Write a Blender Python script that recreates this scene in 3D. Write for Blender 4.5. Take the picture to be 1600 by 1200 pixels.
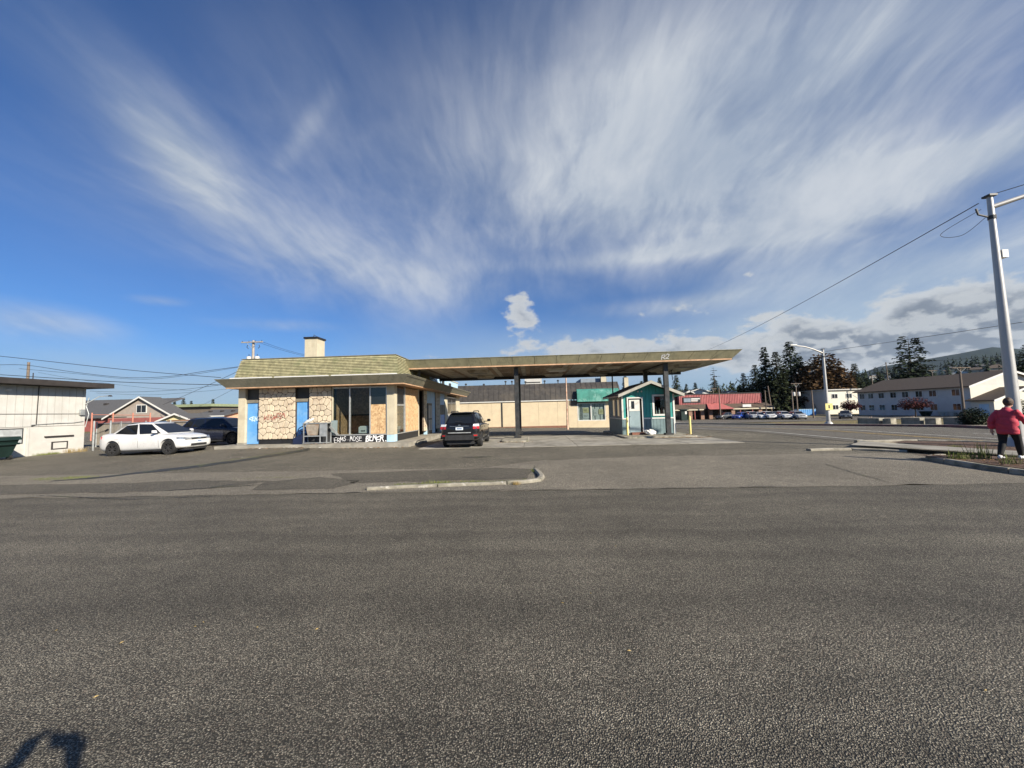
import bpy, bmesh, math, random
from mathutils import Vector, Matrix, noise as mnoise
R = math.radians
random.seed(7)
scene = bpy.context.scene
COL = scene.collection
for o in list(bpy.data.objects):
    bpy.data.objects.remove(o)

# ---------------------------------------------------------------- camera
CAMZ, FPX = 1.6, 600.0                      # eye height in metres, focal length in photo pixels (1600 wide)
PITCH, YAW, ROLL = math.atan(42/600), math.atan(30/600), R(1.43)
fw = Vector((-math.sin(YAW)*math.cos(PITCH), math.cos(YAW)*math.cos(PITCH), math.sin(PITCH)))
_r = fw.cross(Vector((0, 0, 1))).normalized()
_u = _r.cross(fw)
rt = _r*math.cos(ROLL) - _u*math.sin(ROLL)
up = _u*math.cos(ROLL) + _r*math.sin(ROLL)
CAMP = Vector((0, 0, CAMZ))
cam_d = bpy.data.cameras.new('camera')
cam = bpy.data.objects.new('camera', cam_d)
COL.objects.link(cam)
cam_d.sensor_width = 36.0
cam_d.lens = 36.0*FPX/1600.0
cam_d.clip_start = 0.02
cam_d.clip_end = 30000
cam.matrix_world = Matrix(((rt.x, up.x, -fw.x, 0), (rt.y, up.y, -fw.y, 0), (rt.z, up.z, -fw.z, CAMZ), (0, 0, 0, 1)))
scene.camera = cam

# ---------------------------------------------------------------- light
SUN_EL = R(27.2)
SUN_H = Vector((0.770, -0.638))               # horizontal direction towards the sun (behind the camera)
SUN_EXP, SKY_STR, EXPOSURE = 5.0, 0.052, 0.8
sun_d = bpy.data.lights.new('sun', 'SUN')
sun_d.energy = SUN_EXP
sun_d.angle = R(0.55)
sun_d.color = (1.0, 0.91, 0.77)
sun = bpy.data.objects.new('sun', sun_d)
COL.objects.link(sun)
to_sun = Vector((SUN_H.x*math.cos(SUN_EL), SUN_H.y*math.cos(SUN_EL), math.sin(SUN_EL)))
sun.rotation_euler = to_sun.to_track_quat('Z', 'Y').to_euler()
sun.location = to_sun*50
vs = scene.view_settings
vs.view_transform = 'Standard'
vs.look = 'None'
vs.exposure = EXPOSURE
vs.gamma = 1.0
vs.use_curve_mapping = False
scene.cycles.max_bounces = 6
scene.cycles.transparent_max_bounces = 12
scene.cycles.volume_bounces = 0
scene.cycles.caustics_reflective = False
scene.cycles.caustics_refractive = False


def ray(px, py):
    return fw + rt*((px-800)/FPX) - up*((py-600)/FPX)


def sstep(a, b, x):
    t = min(1.0, max(0.0, (x-a)/(b-a)))
    return t*t*(3-2*t)


# ---------------------------------------------------------------- node helper
class NT:
    def __init__(self, tree):
        self.t = tree

    def n(self, typ, **kw):
        nd = self.t.nodes.new(typ)
        for k, v in kw.items():
            setattr(nd, k, v)
        return nd

    def put(self, sock, v):
        if isinstance(v, bpy.types.NodeSocket):
            self.t.links.new(v, sock)
        elif v is not None:
            if sock.type == 'RGBA' and not isinstance(v, (int, float)) and len(v) == 3:
                v = (*v, 1)
            sock.default_value = v

    def math(self, op, a, b=None, c=None, clamp=False):
        nd = self.n('ShaderNodeMath', operation=op, use_clamp=clamp)
        for i, v in enumerate((a, b, c)):
            if v is not None:
                self.put(nd.inputs[i], v)
        return nd.outputs[0]

    def vmath(self, op, a, b=None, s=None):
        nd = self.n('ShaderNodeVectorMath', operation=op)
        self.put(nd.inputs[0], a)
        if b is not None:
            self.put(nd.inputs[1], b)
        if s is not None:
            self.put(nd.inputs['Scale'], s)
        return nd.outputs['Value'] if op in ('LENGTH', 'DOT_PRODUCT', 'DISTANCE') else nd.outputs[0]

    def xyz(self, x, y, z=0.0):
        nd = self.n('ShaderNodeCombineXYZ')
        for i, v in enumerate((x, y, z)):
            self.put(nd.inputs[i], v)
        return nd.outputs[0]

    def sep(self, v):
        nd = self.n('ShaderNodeSeparateXYZ')
        self.put(nd.inputs[0], v)
        return nd.outputs

    def mapping(self, v, loc=(0, 0, 0), rot=(0, 0, 0), sc=(1, 1, 1), typ='POINT'):
        nd = self.n('ShaderNodeMapping', vector_type=typ)
        self.put(nd.inputs['Vector'], v)
        nd.inputs['Location'].default_value = loc
        nd.inputs['Rotation'].default_value = rot
        nd.inputs['Scale'].default_value = sc
        return nd.outputs[0]

    def noise(self, v, scale=1.0, detail=4.0, rough=0.5, dist=0.0, out='Fac', dims='3D'):
        nd = self.n('ShaderNodeTexNoise', noise_dimensions=dims)
        self.put(nd.inputs['Vector'], v)
        nd.inputs['Scale'].default_value = scale
        nd.inputs['Detail'].default_value = detail
        nd.inputs['Roughness'].default_value = rough
        nd.inputs['Distortion'].default_value = dist
        return nd.outputs[out]

    def voro(self, v, scale, feature='F1', out='Distance', rnd=1.0):
        nd = self.n('ShaderNodeTexVoronoi', feature=feature)
        self.put(nd.inputs['Vector'], v)
        nd.inputs['Scale'].default_value = scale
        nd.inputs['Randomness'].default_value = rnd
        return nd.outputs[out]

    def ramp(self, f, lo, hi, a=0.0, b=1.0, smooth=True):
        nd = self.n('ShaderNodeMapRange', interpolation_type='SMOOTHSTEP' if smooth else 'LINEAR')
        nd.clamp = True
        self.put(nd.inputs[0], f)
        for i, v in enumerate((lo, hi, a, b)):
            self.put(nd.inputs[i+1], v)
        return nd.outputs[0]

    def mix(self, f, a, b, blend='MIX'):
        nd = self.n('ShaderNodeMix', data_type='RGBA', blend_type=blend)
        nd.clamp_factor = True
        self.put(nd.inputs[0], f)
        self.put(nd.inputs[6], a)
        self.put(nd.inputs[7], b)
        return nd.outputs[2]


# ---------------------------------------------------------------- sky
def build_world():
    w = bpy.data.worlds.new('World')
    scene.world = w
    w.use_nodes = True
    t = w.node_tree
    t.nodes.clear()
    k = NT(t)
    sky = k.n('ShaderNodeTexSky', sky_type='NISHITA')
    sky.sun_disc = False
    sky.sun_elevation = SUN_EL
    sky.sun_rotation = math.atan2(SUN_H.x, SUN_H.y)
    sky.air_density = 1.0
    sky.dust_density = 0.3
    sky.ozone_density = 2.6
    d = k.vmath('NORMALIZE', k.n('ShaderNodeTexCoord').outputs['Generated'])
    x, y, z = k.sep(d)
    zz = k.math('MAXIMUM', z, 0.0)
    den = k.math('ADD', zz, 0.30)
    uv = k.xyz(k.math('DIVIDE', x, den), k.math('DIVIDE', y, den))      # a flat high layer
    ang = k.xyz(k.math('ARCTAN2', x, y), k.math('ARCSINE', z))          # azimuth, elevation

    def ae(px, py):
        v = ray(px, py).normalized()
        return math.atan2(v.x, v.y), math.asin(v.z)

    def blob(px, py, sx, sy, deg):
        ca, ce = ae(px, py)
        c, s = math.cos(R(deg)), math.sin(R(deg))
        ax, ay = ae(px+10*c, py+10*s)
        bx, by = ae(px-10*s, py+10*c)
        l1 = math.hypot(ax-ca, ay-ce)/10*sx
        l2 = math.hypot(bx-ca, by-ce)/10*sy
        th = math.atan2(ay-ce, ax-ca)
        m = k.mapping(ang, (ca, ce, 0), (0, 0, th), (l1, l2, 1), 'TEXTURE')
        return k.ramp(k.vmath('LENGTH', m), 2.0, 0.0)

    def total(bl):
        acc = None
        for (px, py, sx, sy, dg, wt) in bl:
            v = k.math('MULTIPLY', blob(px, py, sx, sy, dg), wt)
            acc = v if acc is None else k.math('ADD', acc, v)
        return acc
    cirrus = total([(1010, 170, 260, 190, 0, 0.63), (1180, 140, 260, 150, -8, 0.37), (1400, 30, 260, 80, -14, 0.37), (1350, 340, 420, 60, -15, 0.63), (900, 300, 240, 110, 0, 0.30),
                    (1540, 235, 230, 28, -20, 0.44), (240, 200, 170, 60, 38, 0.31), (275, 240, 100, 45, 42, 0.50), (360, 330, 170, 70, 30, 0.22), (90, 60, 230, 60, 32, 0.16),
                    (480, 400, 280, 50, 14, 0.25), (680, 440, 220, 50, 8, 0.24), (560, 300, 280, 170, 0, 0.21), (700, 200, 120, 120, 0, 0.08), (760, 360, 260, 90, 0, 0.19), (65, 500, 110, 20, 8, 0.60),
                    (250, 470, 34, 6, 5, 0.45), (1420, 440, 330, 48, -10, 0.69), (1200, 290, 320, 70, -12, 0.30), (450, 180, 120, 110, 0, 0.12),
                    (1000, 480, 90, 10, -6, 0.40), (1090, 474, 80, 14, -14, 0.53), (1010, 400, 190, 12, -8, 0.33), (478, 205, 60, 14, -55, 0.22), (440, 508, 80, 7, 2, 0.30), (70, 540, 160, 30, 4, 0.19)])
    wrp = k.noise(uv, 1.1, 3, .5, 0, 'Color')
    uvw = k.vmath('ADD', uv, k.vmath('SCALE', k.vmath('SUBTRACT', wrp, (.5, .5, .5)), s=0.40))
    streak = k.noise(k.mapping(uvw, (3, 1, 0), (0, 0, R(10)), (2.3, 1.5, 1)), 1.0, 9, .56, .25)
    fine = k.noise(k.mapping(uvw, (9, 4, 0), (0, 0, R(-14)), (15.0, 4.6, 1)), 1.0, 9, .62, .1)
    fine2 = k.noise(k.mapping(uvw, (2, 7, 0), (0, 0, R(55)), (19.0, 5.0, 1)), 1.0, 9, .62, .1)
    broad = k.noise(k.mapping(uv, (5.2, 1.7, 0), (0, 0, 0), (.9, .6, 1)), 1.0, 4, .5, .2)
    tex = k.math('ADD', k.math('MULTIPLY', streak, .66), k.math('ADD', k.math('MULTIPLY', fine, .18), k.math('MULTIPLY', fine2, .16)))
    # cover: an even thin veil everywhere plus the bodies of cloud seen in this part of the sky
    cov = k.math('ADD', cirrus, k.math('MULTIPLY', k.ramp(broad, .45, .75), .22))
    a = k.math('ADD', k.math('MULTIPLY', cov, k.ramp(tex, .28, .72, .22, 1.12)), k.math('MULTIPLY', k.math('POWER', cov, 2.0), .42))
    a = k.math('MULTIPLY', a, k.ramp(z, 0.0, .06))
    a = k.ramp(a, 0.0, 1.15, 0.0, .93, smooth=False)
    skyc = k.mix(1.0, sky.outputs[0], (0.43, 0.75, 1.20, 1), 'MULTIPLY')
    c1 = k.mix(a, skyc, k.mix(k.ramp(tex, .35, .65), (4.1, 4.9, 6.1, 1), (7.2, 7.6, 8.1, 1)))
    # low heaps of cloud
    warp2 = k.noise(ang, 9, 3, .5, 0, 'Color')
    an2 = k.vmath('ADD', ang, k.vmath('SCALE', k.vmath('SUBTRACT', warp2, (.5, .5, .5)), s=0.02))
    n2 = k.noise(k.mapping(an2, (1.3, .4, 0), sc=(1, 1.7, 1)), 16, 7, .56, .1)
    n2b = k.noise(k.mapping(k.vmath('ADD', an2, (-.006, -.012, 0)), (1.3, .4, 0), sc=(1, 1.7, 1)), 16, 4, .5, .1)
    heap = total([(812, 490, 40, 29, 0, .74), (1530, 484, 170, 50, -8, 1.05), (1240, 508, 72, 22, 8, .78),
                  (1420, 478, 60, 24, 0, .40), (700, 556, 70, 10, 0, .42), (870, 545, 90, 22, 0, .58), (1050, 545, 130, 26, 0, .62),
                  (1330, 545, 110, 30, 0, .72), (1530, 540, 140, 44, 0, .66), (1200, 558, 150, 28, 0, .60), (315, 548, 18, 4, 0, .35), (1150, 440, 70, 12, -20, .42), (1050, 485, 80, 14, -4, .50)])
    bank = k.math('MULTIPLY', k.ramp(k.math('ABSOLUTE', k.math('SUBTRACT', z, .085)), .085, .0), .25)
    bank = k.math('MULTIPLY', bank, k.ramp(k.noise(ang, 1.1, 2), .40, .62))
    hm = k.math('ADD', heap, bank)
    dens = k.ramp(k.math('ADD', k.math('MULTIPLY', hm, .72), n2), .80, .97)
    thick = k.ramp(k.math('ADD', k.math('MULTIPLY', hm, .5), n2), .80, 1.12)
    lit = k.ramp(k.math('SUBTRACT', n2, n2b), -.06, .08)
    hc = k.mix(thick, (6.6, 6.9, 7.2, 1), (2.3, 2.65, 3.2, 1))
    hc = k.mix(k.math('MULTIPLY', lit, .75), hc, (6.9, 7.1, 7.2, 1))
    veil = total([(1400, 510, 330, 90, 0, .80), (1000, 560, 300, 40, 0, .80), (60, 610, 320, 50, 0, .45), (400, 625, 320, 40, 0, .45), (750, 600, 300, 34, 0, .45)])
    c1 = k.mix(k.math('MULTIPLY', veil, k.ramp(n2, .2, .7, .8, 1.0)), c1, (4.9, 6.1, 7.4, 1))
    c2 = k.mix(k.math('MULTIPLY', dens, .93), c1, hc)
    bg = k.n('ShaderNodeBackground')
    k.put(bg.inputs[0], c2)
    bg.inputs[1].default_value = SKY_STR
    out = k.n('ShaderNodeOutputWorld')
    t.links.new(bg.outputs[0], out.inputs[0])
    w.cycles.sampling_method = 'MANUAL'
    w.cycles.sample_map_resolution = 512


build_world()
# ---------------------------------------------------------------- terrain height and pixel helpers
def g(x, y):
    t = max(0.0, y-24)
    z = -min(1.3, 0.03*t)*sstep(-25, 15, x)
    z += 0.20*math.exp(-((x+13.5)/3.2)**2-((y-20)/3.0)**2)
    return z


def gp(px, py):
    d = ray(px, py)
    z = 0.0
    for i in range(40):
        p = CAMP + d*((z-CAMZ)/d.z)
        z = g(p.x, p.y)
    return p


def aty(px, py, Y):
    d = ray(px, py)
    return CAMP + d*(Y/d.y)


def atx(px, py, X):
    d = ray(px, py)
    return CAMP + d*(X/d.x)


def atz(px, py, Z):
    d = ray(px, py)
    return CAMP + d*((Z-CAMZ)/d.z)


# ---------------------------------------------------------------- materials
def new_mat(name):
    m = bpy.data.materials.new(name)
    m.use_nodes = True
    t = m.node_tree
    b = t.nodes['Principled BSDF']
    return m, NT(t), b


def surf(name, col, rough=.75, var=.18, scale=3.0, bump=.0, bscale=60.0, metal=0.0, spec=.4, streak=0.0, dirt=None,
         dirt_amt=.5, dirt_scale=1.2, rnd=0.0, coat=0.0, detail=6):
    """paint, wood, metal or stone: base colour with mottling, optional vertical streaks, dirt patches and fine relief"""
    m, k, b = new_mat(name)
    co = k.n('ShaderNodeTexCoord').outputs['Object']
    c = (*col, 1)
    f = k.noise(co, scale, detail, .6)
    dark = tuple(v*(1-var) for v in col)
    lite = tuple(min(1, v*(1+var)) for v in col)
    base = k.mix(k.ramp(f, .3, .7), (*dark, 1), (*lite, 1))
    if streak:
        s = k.noise(k.mapping(co, sc=(7, 7, .35)), 1.0, 5, .6)
        base = k.mix(k.math('MULTIPLY', k.ramp(s, .48, .72), streak), base, tuple(v*.45 for v in col)+(1,))
    if dirt:
        q = k.noise(k.mapping(co, (4.1, 2.3, 7.7)), dirt_scale, 7, .65, .4)
        base = k.mix(k.math('MULTIPLY', k.ramp(q, .5, .66), dirt_amt), base, (*dirt, 1))
    if rnd:
        rv = k.n('ShaderNodeObjectInfo').outputs['Random']
        base = k.mix(1.0, base, k.mix(rv, (1-rnd, 1-rnd, 1-rnd, 1), (1+rnd*.6, 1+rnd*.55, 1+rnd*.45, 1)), 'MULTIPLY')
    k.put(b.inputs['Base Color'], base)
    k.put(b.inputs['Roughness'], k.ramp(f, .2, .8, max(.02, rough-.08), min(1, rough+.08), smooth=False))
    b.inputs['Metallic'].default_value = metal
    b.inputs['Specular IOR Level'].default_value = spec
    if coat:
        b.inputs['Coat Weight'].default_value = coat
        b.inputs['Coat Roughness'].default_value = .04
    if bump:
        bn = k.n('ShaderNodeBump')
        bn.inputs['Strength'].default_value = bump
        bn.inputs['Distance'].default_value = .02
        k.put(bn.inputs['Height'], k.noise(co, bscale, 4, .6))
        k.put(b.inputs['Normal'], bn.outputs[0])
    return m


def asphalt(name, tone, light=.30, chip=85.0, warm=(1.0, .95, .86), band=0.0, coarse=1.0, patch=.25):
    """aggregate chips in bitumen: stones a centimetre across, darker and lighter patches, wear bands along x"""
    m, k, b = new_mat(name)
    co = k.n('ShaderNodeTexCoord').outputs['Object']
    wv = k.vmath('ADD', co, k.vmath('SCALE', k.noise(co, 30, 2, .5, 0, 'Color'), s=.012))
    cell = k.voro(wv, chip, out='Color')
    dist = k.voro(wv, chip)
    r, gg, bb = k.sep(cell)
    big = k.noise(co, .35, 6, .6)
    mid = k.noise(co, 2.6, 6, .65)
    sp = k.noise(co, 21, 4, .7)
    stone = k.mix(r, tuple(tone*v*.55 for v in warm)+(1,), tuple(light*v for v in warm)+(1,))
    stone = k.mix(k.ramp(gg, .86, .97), stone, (light*1.35, light*1.22, light*.95, 1))
    stone = k.mix(k.math('MULTIPLY', k.ramp(bb, .8, .95), .35), stone, (light*.9, light*.62, light*.46, 1))
    dx = k.math('MULTIPLY', k.ramp(dist, .25, .62), coarse)
    c = k.mix(dx, stone, tuple(tone*v*.30 for v in warm)+(1,))
    c = k.mix(k.ramp(sp, .60, .75), c, tuple(tone*v*.5 for v in warm)+(1,))
    shade = k.math('ADD', k.math('MULTIPLY', k.ramp(big, .3, .7), patch), k.math('MULTIPLY', k.ramp(mid, .3, .7), patch*.6))
    shade = k.math('ADD', shade, 1.0-patch*.8)
    clump = k.noise(co, 52, 3, .6)
    shade = k.math('MULTIPLY', shade, k.ramp(clump, .3, .7, .74, 1.26))
    if band:
        yb = k.sep(co)[1]
        wob = k.math('ADD', yb, k.math('MULTIPLY', k.noise(co, .5, 3), .8))
        tr = k.n('ShaderNodeTexNoise', noise_dimensions='1D')
        k.put(tr.inputs['W'], wob)
        tr.inputs['Scale'].default_value = 1.5
        tr.inputs['Detail'].default_value = 4
        shade = k.math('MULTIPLY', shade, k.ramp(tr.outputs['Fac'], .3, .7, 1-band, 1+band))
    c = k.mix(1.0, c, k.xyz(shade, shade, shade), 'MULTIPLY')
    k.put(b.inputs['Base Color'], c)
    b.inputs['Roughness'].default_value = .8
    b.inputs['Specular IOR Level'].default_value = .35
    bn = k.n('ShaderNodeBump')
    bn.inputs['Strength'].default_value = .9
    bn.inputs['Distance'].default_value = .011
    h = k.math('ADD', k.math('SUBTRACT', 1.0, dist), k.math('MULTIPLY', r, .5))
    k.put(bn.inputs['Height'], h)
    k.put(b.inputs['Normal'], bn.outputs[0])
    return m


def glass(name, tint=(.75, .8, .8), amt=.025):
    m, k, b = new_mat(name)
    t = k.t
    tr = k.n('ShaderNodeBsdfTransparent')
    tr.inputs[0].default_value = (*tint, 1)
    gl = k.n('ShaderNodeBsdfGlossy')
    gl.inputs['Roughness'].default_value = .02
    lw = k.n('ShaderNodeLayerWeight')
    lw.inputs[0].default_value = .5
    fr = k.math('POWER', lw.outputs['Facing'], 3.5)
    mx = k.n('ShaderNodeMixShader')
    k.put(mx.inputs[0], k.math('ADD', k.math('MULTIPLY', fr, .8), amt, clamp=True))
    t.links.new(tr.outputs[0], mx.inputs[1])
    t.links.new(gl.outputs[0], mx.inputs[2])
    t.links.new(mx.outputs[0], t.nodes['Material Output'].inputs[0])
    return m


def leafy(name, col, var=.5, rough=.7):
    m, k, b = new_mat(name)
    geo = k.n('ShaderNodeNewGeometry')
    rv = geo.outputs['Random Per Island']
    ob = k.n('ShaderNodeObjectInfo').outputs['Random']
    c = k.mix(rv, tuple(v*(1-var) for v in col)+(1,), tuple(v*(1+var) for v in col)+(1,))
    c = k.mix(1.0, c, k.mix(ob, (.8, .8, .8, 1), (1.2, 1.15, 1.0, 1)), 'MULTIPLY')
    k.put(b.inputs['Base Color'], c)
    b.inputs['Roughness'].default_value = rough
    b.inputs['Specular IOR Level'].default_value = .25
    return m


M = {}
M['road'] = asphalt('road_asphalt', .145, .335, 110, (1.0, .91, .71), band=.17, patch=.36)
M['lot'] = asphalt('lot_asphalt', .165, .41, 70, (1.0, .90, .68), patch=.38)
M['apron'] = asphalt('apron_aggregate', .19, .40, 85, (1.0, .905, .70), coarse=.6, patch=.3)
M['patch'] = asphalt('patch_asphalt', .14, .31, 95, (1.0, .90, .70), patch=.3)
M['street'] = asphalt('street_asphalt', .14, .28, 80, (1.0, .92, .76), coarse=.7, patch=.25)
M['concrete'] = surf('concrete', (.30, .28, .235), .85, .22, 1.6, .35, 45, dirt=(.13, .12, .09), dirt_amt=.6, dirt_scale=.8)
M['kerb'] = surf('kerb_concrete', (.30, .275, .22), .88, .3, 3, .5, 40, dirt=(.12, .12, .08), dirt_amt=.75, dirt_scale=2.2)
M['kerbpaint'] = surf('worn_kerb_paint', (.25, .23, .18), .85, .25, 6, .5, 40, dirt=(.62, .59, .52), dirt_amt=.8, dirt_scale=4.5)
M['redkerb'] = surf('faded_red_kerb', (.22, .10, .09), .85, .3, 3, .3, 40, dirt=(.2, .18, .15), dirt_amt=.7, dirt_scale=2)
M['soil'] = surf('bark_soil', (.10, .06, .04), .95, .5, 14, 1.0, 50, dirt=(.2, .14, .1), dirt_amt=.5, dirt_scale=9)
M['earth'] = surf('dry_earth', (.20, .17, .11), .95, .35, .6, .8, 8, dirt=(.12, .13, .05), dirt_amt=.7, dirt_scale=.35)
M['white_line'] = surf('worn_white_line', (.55, .54, .50), .8, .2, 4, .2, 60, dirt=(.14, .13, .12), dirt_amt=.9, dirt_scale=3)
M['yellow_line'] = surf('worn_yellow_line', (.42, .30, .12), .8, .2, 4, .2, 60, dirt=(.14, .13, .12), dirt_amt=.9, dirt_scale=3)
M['moss'] = leafy('moss_green', (.10, .13, .03), .5, .9)
M['drygrass'] = leafy('dry_grass', (.36, .27, .12), .45, .9)
M['weed'] = leafy('weed_green', (.17, .20, .06), .4, .8)
M['leaf_litter'] = leafy('leaf_litter', (.26, .15, .07), .55, .85)
M['tar'] = surf('damp_tar', (.035, .033, .028), .6, .4, 6, .5, 40, dirt=(.09, .10, .03), dirt_amt=.85, dirt_scale=2.6)
M['cream'] = surf('cream_paint', (.53, .475, .35), .7, .08, 2, .15, 50, streak=.18, dirt=(.42, .35, .24), dirt_amt=.5, dirt_scale=1.6)
M['blue'] = surf('sky_blue_paint', (.115, .33, .66), .55, .08, 2, .08, 60, dirt=(.25, .45, .66), dirt_amt=.5, dirt_scale=1.3)
M['paleblue'] = surf('pale_blue_paint', (.42, .62, .78), .6, .10, 2, .1, 60, streak=.15, dirt=(.6, .65, .66), dirt_amt=.5)
M['stone'] = surf('cream_painted_stone', (.60, .51, .38), .85, .12, 6, .4, 40, rnd=.14, dirt=(.42, .31, .22), dirt_amt=.45, dirt_scale=1.1)
M['mortar'] = surf('dark_mortar', (.15, .115, .085), .95, .3, 12, .5, 60)
M['shake'] = surf('mossy_shake', (.34, .315, .185), .85, .25, 5, .5, 50, streak=.35, dirt=(.23, .25, .13), dirt_amt=.6, dirt_scale=.9, rnd=.10)
M['fascia'] = surf('olive_fascia_metal', (.20, .19, .14), .6, .10, 2, .1, 40, streak=.45, dirt=(.30, .27, .20), dirt_amt=.4, dirt_scale=.8, rnd=.06)
M['canopyfascia'] = surf('weathered_canopy_fascia', (.30, .28, .18), .65, .14, 2.4, .15, 40, streak=.55, dirt=(.38, .33, .2), dirt_amt=.5, dirt_scale=.9, rnd=.07)
M['trimwood'] = surf('bare_edge_wood', (.50, .31, .19), .8, .2, 5, .2, 40, dirt=(.25, .17, .1), dirt_amt=.5)
M['soffit'] = surf('peeling_soffit_paint', (.40, .37, .31), .8, .22, 3, .25, 40, rnd=.22, dirt=(.20, .15, .10), dirt_amt=.7, dirt_scale=1.1)
M['soffit_bare'] = surf('bare_soffit_plywood', (.20, .145, .10), .85, .3, 4, .3, 40, rnd=.3, dirt=(.4, .36, .3), dirt_amt=.75, dirt_scale=1.5)
M['white'] = surf('white_paint', (.68, .67, .63), .55, .05, 2, .05, 60, dirt=(.6, .57, .5), dirt_amt=.4)
M['offwhite'] = surf('weathered_white_siding', (.53, .52, .485), .7, .06, 2, .1, 60, streak=.16, dirt=(.5, .47, .42), dirt_amt=.35)
M['black'] = surf('black_paint', (.018, .018, .02), .5, .3, 4, .05, 60)
M['darksteel'] = surf('dark_painted_steel', (.035, .037, .038), .5, .3, 5, .1, 60, dirt=(.09, .07, .055), dirt_amt=.4, dirt_scale=3)
M['alu'] = surf('aluminium', (.55, .55, .53), .45, .1, 5, .05, 60, metal=.6)
M['galv'] = surf('galvanised_steel', (.42, .44, .44), .5, .15, 4, .08, 60, metal=.5, dirt=(.3, .29, .27), dirt_amt=.5)
M['dark'] = surf('dark_interior', (.03, .026, .022), .9, .3, 3)
M['darkpanel'] = surf('dark_transom_panel', (.045, .045, .042), .5, .2, 2, .05)
M['lintel'] = surf('grey_brown_lintel', (.19, .175, .14), .7, .15, 3, .1)
M['glass'] = glass('window_glass')
M['glassdark'] = surf('dark_reflective_glass', (.012, .014, .016), .06, .2, 1.0, 0, 10, spec=.8)
M['rubber'] = surf('tyre_rubber', (.018, .018, .018), .85, .2, 9, .1, 80)
M['chrome'] = surf('bright_metal', (.7, .7, .7), .22, .05, 4, metal=1.0)
M['rim'] = surf('dark_alloy', (.10, .10, .105), .35, .15, 6, metal=.8)
M['rimsilver'] = surf('silver_alloy', (.45, .45, .46), .3, .1, 6, metal=.9)
M['plasticblack'] = surf('black_plastic', (.025, .025, .026), .6, .2, 8, .05, 80)
M['redlamp'] = surf('red_lamp', (.42, .015, .015), .15, .1, 9, spec=.7)
M['whitelamp'] = surf('clear_lamp', (.75, .77, .78), .12, .05, 9, spec=.8)
M['plate'] = surf('number_plate', (.66, .72, .76), .5, .05, 9)
M['plateblue'] = surf('plate_print_blue', (.12, .18, .32), .5, .05, 9)


def osb_mat():
    m, k, b = new_mat('strand_board')
    co = k.n('ShaderNodeTexCoord').outputs['Object']
    cc = k.voro(k.mapping(co, sc=(18, 18, 9)), 1.0, out='Color')
    c = k.mix(k.sep(cc)[0], (.34, .19, .085, 1), (.66, .45, .24, 1))
    cc2 = k.voro(k.mapping(co, (3, 1, 2), (0, .7, 0), (9, 9, 22)), 1.0, out='Color')
    c = k.mix(k.math('MULTIPLY', k.sep(cc2)[1], .5), c, (.70, .52, .30, 1))
    st = k.noise(k.mapping(co, sc=(5, 5, .5)), 1, 4)
    c = k.mix(k.math('MULTIPLY', k.ramp(st, .55, .75), .5), c, (.26, .13, .06, 1))
    k.put(b.inputs['Base Color'], c)
    b.inputs['Roughness'].default_value = .8
    return m


M['osb'] = osb_mat()


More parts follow.
